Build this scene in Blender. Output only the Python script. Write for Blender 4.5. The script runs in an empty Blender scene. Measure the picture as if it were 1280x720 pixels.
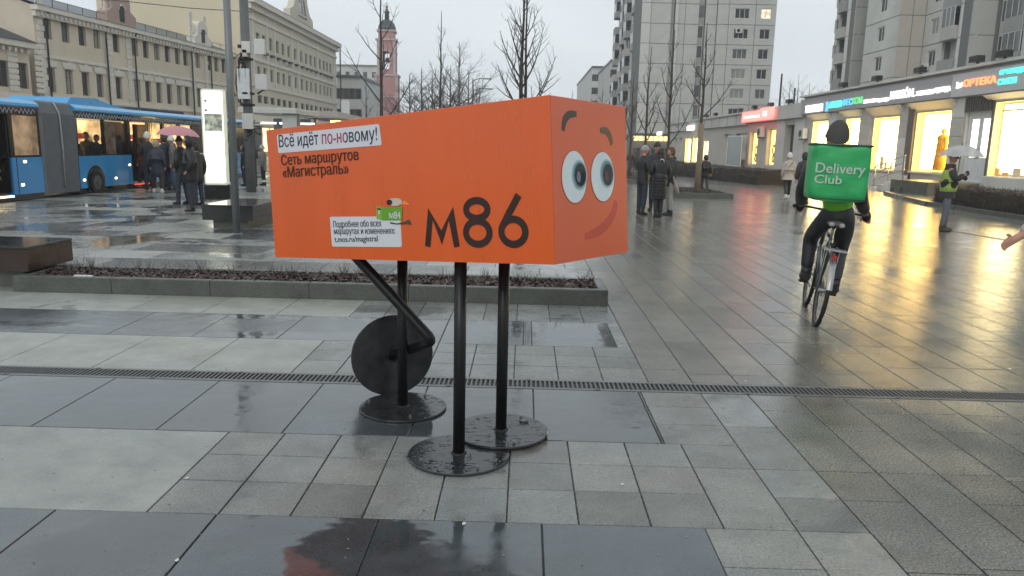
import bpy, bmesh, math, random, mathutils, mathutils.geometry
from mathutils import Vector, Matrix, Euler
random.seed(7)
SC = bpy.context.scene
COL = SC.collection
rad = math.radians
# ---------------------------------------------------------------- camera
F = 957.0; CAMH = 1.6
RM = Matrix(((0.9996014, -0.02487033, 0.01336063), (0.01766968, 0.18203876, -0.98313258), (0.02201868, 0.98297678, 0.18240565)))
cam = bpy.data.cameras.new('camera'); camo = bpy.data.objects.new('camera', cam); COL.objects.link(camo)
cam.sensor_width = 36; cam.lens = 36 * F / 1280; cam.clip_start = .05; cam.clip_end = 3000
camo.matrix_world = Matrix.Translation((0, 0, CAMH)) @ RM.to_4x4()
SC.camera = camo
# ---------------------------------------------------------------- world, sun, exposure
W = bpy.data.worlds.new("World"); SC.world = W; W.use_nodes = True
nt = W.node_tree; nt.nodes.clear()
def N(nt, t, **kw):
    n = nt.nodes.new(t)
    for k, v in kw.items():
        if k == 'inp':
            for a, b in v.items(): n.inputs[a].default_value = b
        else: setattr(n, k, v)
    return n
SUN_EL, SUN_ROT = 28, 200
sky = N(nt, 'ShaderNodeTexSky', sky_type='NISHITA', sun_disc=False, sun_elevation=rad(SUN_EL), sun_rotation=rad(SUN_ROT), air_density=1.0, dust_density=4.0, ozone_density=1.0)
tc = N(nt, 'ShaderNodeTexCoord')
sep = N(nt, 'ShaderNodeSeparateXYZ'); nt.links.new(tc.outputs['Generated'], sep.inputs[0])
mp = N(nt, 'ShaderNodeMapping', inp={'Scale': (1, 1, 3.2)}); nt.links.new(tc.outputs['Generated'], mp.inputs[0])
noi = N(nt, 'ShaderNodeTexNoise', inp={'Scale': 1.6, 'Detail': 5.0, 'Roughness': .5}); nt.links.new(mp.outputs[0], noi.inputs['Vector'])
ramp = N(nt, 'ShaderNodeValToRGB'); ramp.color_ramp.elements[0].position = .3; ramp.color_ramp.elements[0].color = (5.9, 6.6, 7.1, 1)
ramp.color_ramp.elements[1].position = .75; ramp.color_ramp.elements[1].color = (8.2, 8.7, 9.0, 1); nt.links.new(noi.outputs['Fac'], ramp.inputs[0])
mx = N(nt, 'ShaderNodeMix', data_type='RGBA', inp={0: .93}); nt.links.new(sky.outputs[0], mx.inputs[6]); nt.links.new(ramp.outputs[0], mx.inputs[7])
bg = N(nt, 'ShaderNodeBackground', inp={'Strength': .092}); nt.links.new(mx.outputs[2], bg.inputs[0])
wo = N(nt, 'ShaderNodeOutputWorld'); nt.links.new(bg.outputs[0], wo.inputs[0])
sl = bpy.data.lights.new('sun', 'SUN'); sl.energy = .5; sl.angle = rad(25); sl.color = (1, .97, .93)
so = bpy.data.objects.new('sun', sl); COL.objects.link(so)
a = rad(SUN_ROT); e = rad(SUN_EL)
so.rotation_euler = Vector((-math.sin(a) * math.cos(e), -math.cos(a) * math.cos(e), -math.sin(e))).to_track_quat('-Z', 'Y').to_euler()
SC.view_settings.view_transform = 'Standard'; SC.view_settings.look = 'None'; SC.view_settings.exposure = .42; SC.view_settings.gamma = 1
# ---------------------------------------------------------------- helpers
def ray(px, py): return RM @ Vector((px - 640, 360 - py, -F))
def atY(px, py, Y):
    d = ray(px, py); return Vector((0, 0, CAMH)) + d * (Y / d.y)
def gnd(px, py, z=0.0):
    d = ray(px, py); return Vector((0, 0, CAMH)) + d * ((z - CAMH) / d.z)
MATS = {}
def mat(name, col, rough=.6, metal=0.0, var=.12, vscale=6.0, bump=0.0, bscale=40.0, emit=None, es=0.0, spec=.5, coat=0.0, tone=False, stretch=None, alpha=None, dirt=0.0):
    if name in MATS: return MATS[name]
    m = bpy.data.materials.new(name); m.use_nodes = True; t = m.node_tree
    b = t.nodes['Principled BSDF']; L = t.links
    co = N(t, 'ShaderNodeTexCoord'); src = co.outputs['Object']
    if stretch:
        mp = N(t, 'ShaderNodeMapping', inp={'Scale': stretch}); L.new(src, mp.inputs[0]); src = mp.outputs[0]
    n1 = N(t, 'ShaderNodeTexNoise', inp={'Scale': vscale, 'Detail': 6.0, 'Roughness': .6}); L.new(src, n1.inputs['Vector'])
    mr = N(t, 'ShaderNodeMapRange', inp={1: .25, 2: .75, 3: 1 - var, 4: 1 + var}); L.new(n1.outputs['Fac'], mr.inputs[0])
    vm = N(t, 'ShaderNodeVectorMath', operation='SCALE', inp={0: col[:3]}); L.new(mr.outputs[0], vm.inputs['Scale'])
    out = vm.outputs[0]
    if tone:
        at = N(t, 'ShaderNodeAttribute', attribute_name='tone')
        v2 = N(t, 'ShaderNodeVectorMath', operation='MULTIPLY'); L.new(out, v2.inputs[0]); L.new(at.outputs['Color'], v2.inputs[1]); out = v2.outputs[0]
    if dirt:
        n3 = N(t, 'ShaderNodeTexNoise', inp={'Scale': vscale * .35, 'Detail': 9.0, 'Roughness': .7}); L.new(src, n3.inputs['Vector'])
        m3 = N(t, 'ShaderNodeMapRange', inp={1: .48, 2: .72, 3: 0, 4: dirt}); L.new(n3.outputs['Fac'], m3.inputs[0])
        mm = N(t, 'ShaderNodeMix', data_type='RGBA', inp={7: (col[0] * .35, col[1] * .34, col[2] * .32, 1)}); L.new(m3.outputs[0], mm.inputs[0]); L.new(out, mm.inputs[6]); out = mm.outputs[2]
    L.new(out, b.inputs['Base Color'])
    r2 = N(t, 'ShaderNodeMapRange', inp={1: .3, 2: .7, 3: max(.02, rough * .8), 4: min(1, rough * 1.2)}); L.new(n1.outputs['Fac'], r2.inputs[0]); L.new(r2.outputs[0], b.inputs['Roughness'])
    b.inputs['Metallic'].default_value = metal; b.inputs['Specular IOR Level'].default_value = spec; b.inputs['Coat Weight'].default_value = coat; b.inputs['Coat Roughness'].default_value = .08
    if bump:
        n2 = N(t, 'ShaderNodeTexNoise', inp={'Scale': bscale, 'Detail': 4.0}); L.new(src, n2.inputs['Vector'])
        bp = N(t, 'ShaderNodeBump', inp={'Strength': min(1, bump), 'Distance': .01 * max(1, bump)}); L.new(n2.outputs['Fac'], bp.inputs['Height']); L.new(bp.outputs[0], b.inputs['Normal'])
    if emit is not None:
        n4 = N(t, 'ShaderNodeTexNoise', inp={'Scale': vscale, 'Detail': 3.0}); L.new(src, n4.inputs['Vector'])
        m4 = N(t, 'ShaderNodeMapRange', inp={1: .3, 2: .7, 3: es * (1 - var), 4: es * (1 + var)}); L.new(n4.outputs['Fac'], m4.inputs[0])
        b.inputs['Emission Color'].default_value = (*emit[:3], 1); L.new(m4.outputs[0], b.inputs['Emission Strength'])
    if alpha is not None:
        b.inputs['Alpha'].default_value = alpha
    MATS[name] = m; return m
def glass(name, col, rough=.05):
    m = mat(name, col, rough, 0, var=.35, vscale=1.3, spec=.6); return m

class MB:
    def __init__(s): s.v = []; s.f = []; s.mi = []; s.cur = 0; s.M = None; s.sm = set()
    def _v(s, p):
        p = Vector(p)
        if s.M is not None: p = s.M @ p
        s.v.append(p); return len(s.v) - 1
    def face(s, idx, smooth=False):
        if smooth: s.sm.add(len(s.f))
        s.f.append(tuple(idx)); s.mi.append(s.cur)
    def poly(s, pts): s.face([s._v(p) for p in pts])
    def box(s, x0, y0, z0, x1, y1, z1, ch=0.0):
        if ch > 0:
            ids = []
            for (z, i) in ((z0, 0), (z1 - ch, 0), (z1, ch)):
                ids.append([s._v((x0 + i, y0 + i, z)), s._v((x1 - i, y0 + i, z)), s._v((x1 - i, y1 - i, z)), s._v((x0 + i, y1 - i, z))])
            for a, b in ((0, 1), (1, 2)):
                for k in range(4): s.face((ids[a][k], ids[a][(k + 1) % 4], ids[b][(k + 1) % 4], ids[b][k]))
            s.face(ids[2]); s.face(ids[0][::-1]); return
        i = [s._v(p) for p in ((x0, y0, z0), (x1, y0, z0), (x1, y1, z0), (x0, y1, z0), (x0, y0, z1), (x1, y0, z1), (x1, y1, z1), (x0, y1, z1))]
        for q in ((0, 3, 2, 1), (4, 5, 6, 7), (0, 1, 5, 4), (1, 2, 6, 5), (2, 3, 7, 6), (3, 0, 4, 7)): s.face([i[k] for k in q])
    def ring(s, c, ax, r, n, ref=None, r2=None):
        ax = Vector(ax).normalized()
        if ref is None: ref = Vector((0, 0, 1)) if abs(ax.z) < .9 else Vector((1, 0, 0))
        u = ax.cross(ref).normalized(); w = u.cross(ax).normalized() * 1
        r2 = r if r2 is None else r2
        return [s._v(Vector(c) + u * (math.cos(2 * math.pi * k / n) * r) + w * (math.sin(2 * math.pi * k / n) * r2)) for k in range(n)]
    def tube(s, pts, rs, n=8, cap=True, smooth=True, r2=None, ref=None):
        pts = [Vector(p) for p in pts]
        if not isinstance(rs, (list, tuple)): rs = [rs] * len(pts)
        R = []
        for i, p in enumerate(pts):
            d = (pts[min(i + 1, len(pts) - 1)] - pts[max(i - 1, 0)])
            if d.length < 1e-7: d = Vector((0, 0, 1))
            rf = ref
            if rf is None: rf = Vector((.13, .27, .95)) if abs(d.normalized().z) < .8 else Vector((1, .1, 0))
            R.append(s.ring(p, d, rs[i], n, ref=rf, r2=(r2[i] if r2 else None)))
        for a, b in zip(R, R[1:]):
            for k in range(n): s.face((a[k], a[(k + 1) % n], b[(k + 1) % n], b[k]), smooth)
        if cap: s.face(R[0][::-1]); s.face(R[-1])
    def cyl(s, c, ax, r, h, n=24, smooth=True):
        c = Vector(c); ax = Vector(ax).normalized(); s.tube([c, c + ax * h], [r, r], n, smooth=smooth)
    def ell(s, c, rx, ry, rz, nu=14, nv=9, fn=None, vmin=0.0, vmax=1.0):
        c = Vector(c); R = []
        for j in range(nv + 1):
            t = math.pi * (vmin + (vmax - vmin) * j / nv)
            row = []
            for i in range(nu):
                p = 2 * math.pi * i / nu
                q = Vector((math.sin(t) * math.cos(p), math.sin(t) * math.sin(p), math.cos(t)))
                if fn: q = fn(q)
                row.append(s._v(c + Vector((q.x * rx, q.y * ry, q.z * rz))))
            R.append(row)
        for a, b in zip(R, R[1:]):
            for k in range(nu): s.face((a[k], b[k], b[(k + 1) % nu], a[(k + 1) % nu]), True)
    def prism(s, pts, off):
        off = Vector(off); n = len(pts)
        a = [s._v(p) for p in pts]; b = [s._v(Vector(p) + off) for p in pts]
        s.face(a[::-1]); s.face(b)
        for k in range(n): s.face((a[k], a[(k + 1) % n], b[(k + 1) % n], b[k]))
    def mesh(s, name, mats):
        me = bpy.data.meshes.new(name); me.from_pydata([tuple(v) for v in s.v], [], s.f)
        if not isinstance(mats, (list, tuple)): mats = [mats]
        for m in mats: me.materials.append(m)
        me.polygons.foreach_set('material_index', s.mi)
        if s.sm: me.polygons.foreach_set('use_smooth', [i in s.sm for i in range(len(s.f))])
        me.update(); return me
    def build(s, name, mats, parent=None, recalc=True, **kw):
        me = s.mesh(name, mats)
        if recalc:
            bm = bmesh.new(); bm.from_mesh(me); bmesh.ops.recalc_face_normals(bm, faces=bm.faces); bm.to_mesh(me); bm.free()
        return link(name, me, parent, **kw)
def link(name, data, parent=None, loc=None, rot=None, label=None, cat=None, group=None, kind=None):
    o = bpy.data.objects.new(name, data); COL.objects.link(o)
    if parent: o.parent = parent
    if loc is not None: o.location = loc
    if rot is not None: o.rotation_euler = rot
    if label: o['label'] = label
    if cat: o['category'] = cat
    if group: o['group'] = group
    if kind: o['kind'] = kind
    return o
def thing(name, label, cat, loc=(0, 0, 0), rz=0.0, group=None, **kw):
    return link(name, None, None, loc=loc, rot=(0, 0, rz), label=label, cat=cat, group=group, **kw)
def copy_tree(o, parent=None):
    c = o.copy(); COL.objects.link(c)
    if parent: c.parent = parent
    for ch in list(CH.get(o.name, ())) or [x for x in o.children]: copy_tree(ch, c)
    return c
CH = {}
TXT = {}
def text_mesh(s, w, h, depth=.004, bold=0.0, shear=0.0):
    """letters as solid prisms, every outline filled on its own (overlapping strokes of a glyph stay clean); faces -y"""
    cu = bpy.data.curves.new('lettering', 'FONT'); cu.body = s; cu.shear = shear
    o = bpy.data.objects.new('lettering', cu); COL.objects.link(o); dg = bpy.context.evaluated_depsgraph_get(); dg.update()
    c2 = o.to_curve(dg); loops = []
    for sp_ in c2.splines:
        P = []
        if sp_.type == 'BEZIER':
            bp_ = sp_.bezier_points; n = len(bp_)
            for i in range(n):
                p0, p1 = bp_[i], bp_[(i + 1) % n]; a_, b_, c_, d_ = p0.co, p0.handle_right, p1.handle_left, p1.co
                st = abs((b_ - a_).cross(d_ - a_).length) + abs((c_ - a_).cross(d_ - a_).length) < 1e-6; m_ = 1 if st else 5
                for k in range(m_): t = k / m_; P.append((a_ * (1 - t) ** 3 + b_ * 3 * t * (1 - t) ** 2 + c_ * 3 * t * t * (1 - t) + d_ * t ** 3).to_2d())
        else: P = [Vector(p.co[:2]) for p in sp_.points]
        Q = [p for i, p in enumerate(P) if (p - P[i - 1]).length > 1e-5]
        if len(Q) > 2: loops.append(Q)
    o.to_curve_clear(); bpy.data.objects.remove(o); bpy.data.curves.remove(cu)
    area = lambda L: sum(L[i - 1].x * L[i].y - L[i].x * L[i - 1].y for i in range(len(L))) / 2
    def inside(p, L):
        r = False
        for i in range(len(L)):
            a_, b_ = L[i - 1], L[i]
            if (a_.y > p.y) != (b_.y > p.y) and p.x < (b_.x - a_.x) * (p.y - a_.y) / (b_.y - a_.y) + a_.x: r = not r
        return r
    big = max(loops, key=lambda L: abs(area(L))); sg = 1 if area(big) > 0 else -1
    if bold:
        for L in loops:
            n = len(L); N_ = []
            for i in range(n):
                d1 = (L[i] - L[i - 1]).normalized(); d2 = (L[(i + 1) % n] - L[i]).normalized(); n1 = Vector((d1.y, -d1.x)); n2 = Vector((d2.y, -d2.x)); m_ = (n1 + n2); m_ = m_.normalized() if m_.length > 1e-4 else n1; N_.append(m_ / max(.5, m_.dot(n1)))
            for i in range(n): L[i] = L[i] + N_[i] * bold * sg
    xs = [p.x for L in loops for p in L]; ys = [p.y for L in loops for p in L]; x0, x1, y0, y1 = min(xs), max(xs), min(ys), max(ys)
    groups = []                                     # loops whose boxes overlap sideways belong to one glyph
    for L in sorted(loops, key=lambda L: min(p.x for p in L)):
        a_, b_ = min(p.x for p in L), max(p.x for p in L)
        if groups and a_ <= groups[-1][1]: groups[-1][0].append(L); groups[-1][1] = max(groups[-1][1], b_)
        else: groups.append([[L], b_])
    def winding(p, Ls):
        w_ = 0
        for L in Ls:
            for i in range(len(L)):
                a_, b_ = L[i - 1], L[i]
                if (a_.y <= p.y) != (b_.y <= p.y) and p.x < (b_.x - a_.x) * (p.y - a_.y) / (b_.y - a_.y) + a_.x: w_ += 1 if b_.y > a_.y else -1
        return w_
    q = MB()
    for Ls, _ in groups:
        vs = []; es = []
        for L in Ls:
            o_ = len(vs); vs += L; es += [(o_ + i, o_ + (i + 1) % len(L)) for i in range(len(L))]
        V_, E_, F_, _a, _b, _c = mathutils.geometry.delaunay_2d_cdt(vs, es, [], 0, 1e-5)
        keep = [f for f in F_ if winding(sum((V_[i] for i in f), Vector((0, 0))) / len(f), Ls) != 0]
        T = {}
        def vid(i, y): 
            if (i, y) not in T: T[(i, y)] = q._v(((V_[i].x - x0) / (x1 - x0) * w, y, (V_[i].y - y0) / (y1 - y0) * h))
            return T[(i, y)]
        edges = {}
        for f in keep:
            q.face([vid(i, -depth) for i in f])
            for k in range(len(f)): edges[(f[k], f[(k + 1) % len(f)])] = 1
        if depth > .0005:
            for (i, j) in edges:
                if (j, i) not in edges: q.face((vid(i, -depth), vid(j, -depth), vid(j, 0), vid(i, 0)))
    me = q.mesh('lettering', []); bm = bmesh.new(); bm.from_mesh(me); bmesh.ops.recalc_face_normals(bm, faces=bm.faces); bm.to_mesh(me); bm.free(); return me
def lettering(s, x, z, w, h, m, parent, y=0.0, depth=.004, bold=0.0, shear=0.0, name='lettering', **kw):
    me = text_mesh(s, w, h, depth, bold, shear); me.materials.clear(); me.materials.append(m)
    return link(name, me, parent, loc=(x, y, z), **kw)
class Plane:
    """vertical facade: P0 world origin, ang = direction of local x; local y runs into the building"""
    def __init__(s, x, y, ang, z=0.0): s.o = Vector((x, y, z)); s.a = ang; s.u = Vector((math.cos(ang), math.sin(ang), 0)); s.n = Vector((-math.sin(ang), math.cos(ang), 0))
    def uv(s, px, py, off=0.0):
        d = ray(px, py); c = Vector((0, 0, CAMH)); t = ((s.o + s.n * off - c).dot(s.n)) / d.dot(s.n); p = c + d * t - s.o
        return p.dot(s.u), p.z
def holed(mb, x0, x1, z0, z1, rects, dep, y=0.0, reveal=True):
    """sheet in local xz at y with rectangular openings and their reveals"""
    xs = sorted({x0, x1, *[r[0] for r in rects], *[r[1] for r in rects]}); zs = sorted({z0, z1, *[r[2] for r in rects], *[r[3] for r in rects]})
    xs = [x for x in xs if x0 - 1e-6 <= x <= x1 + 1e-6]; zs = [z for z in zs if z0 - 1e-6 <= z <= z1 + 1e-6]
    vid = {}
    def g(i, j):
        if (i, j) not in vid: vid[(i, j)] = mb._v((xs[i], y, zs[j]))
        return vid[(i, j)]
    for i in range(len(xs) - 1):
        for j in range(len(zs) - 1):
            cx = (xs[i] + xs[i + 1]) / 2; cz = (zs[j] + zs[j + 1]) / 2
            if any(r[0] < cx < r[1] and r[2] < cz < r[3] for r in rects): continue
            mb.face((g(i, j), g(i + 1, j), g(i + 1, j + 1), g(i, j + 1)))
    if reveal:
        for r in rects:
            a, b, c, d = r[:4]
            mb.poly(((a, y, c), (b, y, c), (b, y + dep, c), (a, y + dep, c))); mb.poly(((a, y, d), (a, y + dep, d), (b, y + dep, d), (b, y, d)))
            mb.poly(((a, y, c), (a, y + dep, c), (a, y + dep, d), (a, y, d))); mb.poly(((b, y, c), (b, y, d), (b, y + dep, d), (b, y + dep, c)))
FM = {}
def window(parent, x0, x1, z0, z1, y, m_frame, m_pane, bars=(1, 0), fw=.07, fd=.06, sill=0.0, name='window'):
    """frame mesh with bars + pane child; shared data by size"""
    w = round(x1 - x0, 2); h = round(z1 - z0, 2); k = (w, h, bars, fw, fd, sill, m_frame.name)
    if k not in FM:
        b = MB(); b.box(0, 0, 0, fw, fd, h); b.box(w - fw, 0, 0, w, fd, h); b.box(fw, 0, 0, w - fw, fd, fw); b.box(fw, 0, h - fw, w - fw, fd, h)
        for i in range(bars[0]):
            cx = w * (i + 1) / (bars[0] + 1); b.box(cx - fw * .35, .004, fw, cx + fw * .35, fd - .004, h - fw)
        for i in range(bars[1]):
            cz = h * (.68 if bars[1] == 1 else (i + 1) / (bars[1] + 1)); b.box(fw, .008, cz - fw * .3, w - fw, fd - .008, cz + fw * .3)
        if sill: b.box(-.05, -sill, -.07, w + .05, fd, -.002)
        p = MB(); p.box(fw * .5, fd * .45, fw * .5, w - fw * .5, fd * .55, h - fw * .5)
        FM[k] = (b.mesh(name, m_frame), p)
    me, p = FM[k]
    pk = (k, m_pane.name)
    if pk not in FM: FM[pk] = p.mesh('pane', m_pane)
    o = link(name, me, parent, loc=(x0, y, z0)); link('pane', FM[pk], o); return o
def skin(joints, edges, radii, sub=2):
    """one continuous surface grown over a skeleton. joints: list of points, edges: index pairs, radii: (a,b) each"""
    me = bpy.data.meshes.new('sk'); me.from_pydata([tuple(j) for j in joints], edges, [])
    o = bpy.data.objects.new('sk', me); COL.objects.link(o)
    m = o.modifiers.new('s', 'SKIN'); m.use_smooth_shade = True; m.branch_smoothing = .3
    sv = me.skin_vertices[0].data if me.skin_vertices else None
    if sv is None:
        bm = bmesh.new(); bm.from_mesh(me); bm.verts.layers.skin.verify(); bm.to_mesh(me); bm.free(); sv = me.skin_vertices[0].data
    for i, r in enumerate(radii):
        sv[i].radius = r if isinstance(r, tuple) else (r, r); sv[i].use_root = (i == 0)
    s2 = o.modifiers.new('d', 'SUBSURF'); s2.levels = sub; s2.render_levels = sub
    dg = bpy.context.evaluated_depsgraph_get(); dg.update()
    out = bpy.data.meshes.new_from_object(o.evaluated_get(dg)); bpy.data.objects.remove(o); bpy.data.meshes.remove(me)
    for p in out.polygons: p.use_smooth = True
    return out
def join_mesh(name, meshes, mats):
    """meshes: list of (mesh, material index)"""
    V = []; Fc = []; mi = []
    for me, k in meshes:
        o = len(V); V += [tuple(v.co) for v in me.vertices]
        for p in me.polygons: Fc.append([o + i for i in p.vertices]); mi.append(k)
    me = bpy.data.meshes.new(name); me.from_pydata(V, [], Fc)
    for m in mats: me.materials.append(m)
    me.polygons.foreach_set('material_index', mi); me.polygons.foreach_set('use_smooth', [True] * len(Fc)); me.update(); return me
# ================================================================ SETTING
def wet_stone(name, col, rough, prough, speck, bump, pud=(.5, .62), tone=True, joints=False, ior=1.5, wave=.2, streak=1.0, wetdark=.72):
    m = bpy.data.materials.new(name); m.use_nodes = True; t = m.node_tree; L = t.links; b = t.nodes['Principled BSDF']
    g = N(t, 'ShaderNodeNewGeometry'); P = g.outputs['Position']
    pn = N(t, 'ShaderNodeTexNoise', inp={'Scale': .7, 'Detail': 9.0, 'Roughness': .6, 'Distortion': .5}); pmap = N(t, 'ShaderNodeMapping', inp={'Scale': (streak, 1, 1)}); L.new(P, pmap.inputs[0]); L.new(pmap.outputs[0], pn.inputs['Vector'])
    pm = N(t, 'ShaderNodeMapRange', interpolation_type='SMOOTHSTEP', inp={1: pud[0], 2: pud[1], 3: 0, 4: 1}); L.new(pn.outputs['Fac'], pm.inputs[0])
    sp = N(t, 'ShaderNodeTexNoise', inp={'Scale': 95.0, 'Detail': 3.0, 'Roughness': .7}); L.new(P, sp.inputs['Vector'])
    sr = N(t, 'ShaderNodeMapRange', inp={1: .35, 2: .65, 3: 1 - speck, 4: 1 + speck}); L.new(sp.outputs['Fac'], sr.inputs[0])
    st = N(t, 'ShaderNodeTexNoise', inp={'Scale': 3.2, 'Detail': 7.0, 'Roughness': .65}); L.new(P, st.inputs['Vector'])
    s2 = N(t, 'ShaderNodeMapRange', inp={1: .3, 2: .7, 3: .74, 4: 1.18}); L.new(st.outputs['Fac'], s2.inputs[0])
    mu = N(t, 'ShaderNodeMath', operation='MULTIPLY'); L.new(sr.outputs[0], mu.inputs[0]); L.new(s2.outputs[0], mu.inputs[1])
    pd = N(t, 'ShaderNodeMapRange', inp={3: 1.0, 4: wetdark}); L.new(pm.outputs[0], pd.inputs[0])
    m2 = N(t, 'ShaderNodeMath', operation='MULTIPLY'); L.new(mu.outputs[0], m2.inputs[0]); L.new(pd.outputs[0], m2.inputs[1])
    v = N(t, 'ShaderNodeVectorMath', operation='SCALE', inp={0: col}); L.new(m2.outputs[0], v.inputs['Scale']); out = v.outputs[0]
    if tone:
        at = N(t, 'ShaderNodeAttribute', attribute_name='tone'); v2 = N(t, 'ShaderNodeVectorMath', operation='MULTIPLY'); L.new(out, v2.inputs[0]); L.new(at.outputs['Color'], v2.inputs[1]); out = v2.outputs[0]
    hgt = None
    if joints:
        br = N(t, 'ShaderNodeTexBrick', offset=.5, inp={'Scale': 1.0, 'Mortar Size': .008, 'Brick Width': .94, 'Row Height': .627, 'Color1': (1, 1, 1, 1), 'Color2': (.78, .78, .78, 1), 'Mortar': (.3, .3, .3, 1)})
        mp = N(t, 'ShaderNodeMapping', inp={'Rotation': (0, 0, rad(90))}); L.new(P, mp.inputs[0]); L.new(mp.outputs[0], br.inputs['Vector'])
        v3 = N(t, 'ShaderNodeVectorMath', operation='MULTIPLY'); L.new(out, v3.inputs[0]); L.new(br.outputs['Color'], v3.inputs[1]); out = v3.outputs[0]
    L.new(out, b.inputs['Base Color'])
    rn = N(t, 'ShaderNodeTexNoise', inp={'Scale': 7.0, 'Detail': 8.0, 'Roughness': .7}); L.new(P, rn.inputs['Vector'])
    r1 = N(t, 'ShaderNodeMapRange', inp={1: .3, 2: .7, 3: rough * .72, 4: rough * 1.25}); L.new(rn.outputs['Fac'], r1.inputs[0])
    rm = N(t, 'ShaderNodeMix', data_type='FLOAT', inp={3: prough}); L.new(pm.outputs[0], rm.inputs[0]); L.new(r1.outputs[0], rm.inputs[2]); L.new(rm.outputs[0], b.inputs['Roughness'])
    b.inputs['Specular IOR Level'].default_value = .5; b.inputs['IOR'].default_value = ior
    bn = N(t, 'ShaderNodeTexNoise', inp={'Scale': 85.0, 'Detail': 5.0, 'Roughness': .65}); L.new(P, bn.inputs['Vector'])
    bs = N(t, 'ShaderNodeMapRange', inp={3: bump, 4: bump * .12}); L.new(pm.outputs[0], bs.inputs[0])
    bp = N(t, 'ShaderNodeBump', inp={'Distance': .003}); L.new(bs.outputs[0], bp.inputs['Strength']); L.new(bn.outputs['Fac'], bp.inputs['Height'])
    # long soft waves of standing water / uneven setting
    wn = N(t, 'ShaderNodeTexNoise', inp={'Scale': 5.0, 'Detail': 2.0}); L.new(P, wn.inputs['Vector'])
    b2 = N(t, 'ShaderNodeBump', inp={'Distance': .003, 'Strength': wave}); L.new(wn.outputs['Fac'], b2.inputs['Height']); L.new(bp.outputs[0], b2.inputs['Normal'])
    L.new(b2.outputs[0], b.inputs['Normal'])
    MATS[name] = m; return m
M_light = wet_stone('pale smooth granite, wet', (.31, .32, .285), .36, .09, .12, .25, pud=(.55, .62))
M_dark = wet_stone('dark smooth granite, wet', (.075, .088, .094), .19, .06, .14, .15, pud=(.46, .54), ior=1.9, streak=.45, wave=1.0)
M_dark2 = wet_stone('black granite inlay slab, wet', (.05, .055, .058), .26, .14, .15, .25)
M_gran = wet_stone('grey flamed granite, wet', (.225, .23, .212), .30, .06, .34, .7, pud=(.49, .57))
M_gran2 = wet_stone('grey flamed granite of the footway, wet', (.175, .168, .142), .175, .13, .6, .7, pud=(.35, .75), ior=1.75, wave=.03, wetdark=.88)
M_far = wet_stone('distant granite paving, wet', (.12, .122, .115), .2, .13, .2, .3, pud=(.45, .65), ior=1.7, wave=.04, tone=False, joints=True)
M_joint = mat('dark wet joint sand', (.02, .02, .019), .5, var=.3, vscale=30)
M_asphalt = wet_stone('wet asphalt', (.03, .031, .033), .3, .05, .4, .7, tone=False)
M_kerb = wet_stone('grey kerb granite', (.078, .085, .072), .42, .2, .35, .6, tone=False)

gb = MB(); gb.poly(((-1500, -1500, -.14), (1500, -1500, -.14), (1500, 1500, -.14), (-1500, 1500, -.14))); gb.build('ground', M_asphalt, kind='structure', recalc=False)
pb = MB(); pb.box(-12.75, -8, -.13, 18.6, 46, -.007); pv = pb.build('pavement', M_joint, kind='structure')
rb = MB(); rb.poly(((-45, -30, -.136), (-12.75, -30, -.136), (-12.75, 400, -.136), (-45, 400, -.136))); rb.build('road', M_asphalt, kind='structure', recalc=False)
fb = MB(); fb.box(-12.75, 46.0, -.13, 60, 420, -.002); fb.box(18.6, -8, -.13, 60, 46.0, -.0025); fb.build('far_pavement', M_far, kind='structure')
kb = MB()
for k in range(-3, 60): kb.box(-12.9, k * 2.0 - 2, -.13, -12.752, k * 2.0 - .012, .006, .006)
kb.build('kerb', M_kerb, kind='structure')

G = .3135; X0 = .27
def gx(k): return X0 + G * k      # grid line k of the paving module
slabs = []                         # x0,x1,y0,y1,type
def row_cells(x0, x1, y0, y1, typ, xs=None):
    xs = xs or []
    e = [x0] + [x for x in xs if x0 < x < x1] + [x1]
    for a, b in zip(e, e[1:]): slabs.append((a, b, y0, y1, typ))
P7 = .7045
def steps(start, n, st=P7): return [start + st * k for k in range(-n, n)]
def grid_small(k0, k1, ys, typ='g'):
    for k in range(k0, k1):
        for a, b in zip(ys, ys[1:]): slabs.append((gx(k), gx(k + 1), a, b, typ))
# bands left of the footway, near to far
bands = [(-1.0, .0, 'd'), (0, 1.15, 'l'), (1.15, 2.1, 'l')]
for a, b, t in bands: row_cells(-5.2, gx(2), a, b, t, steps(-2.0, 6))
row_cells(-5.2, .82, 2.1, 3.07, 'd', steps(-1.30, 6))
row_cells(-6.0, gx(-6), 3.07, 4.02, 'l', steps(gx(-6), 6, 1.41)); grid_small(-6, 2, (3.07, 3.40, 3.71, 4.02))
row_cells(-6.0, .81, 4.02, 4.93, 'd', steps(-1.32, 8))
row_cells(-7.0, gx(-6), 5.15, 6.07, 'l', steps(gx(-6), 9)); grid_small(-6, 2, (5.15, 5.48, 5.79, 6.07))
row_cells(-7.0, gx(-3), 6.07, 6.95, 'd', steps(-2.01, 9)); row_cells(gx(-3), .79, 6.07, 6.95, 'd', [.02, .09])
row_cells(-8.0, gx(-6), 6.95, 7.72, 'l', steps(-2.3, 10)); grid_small(-6, 2, (6.95, 7.52, 7.72))
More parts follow.
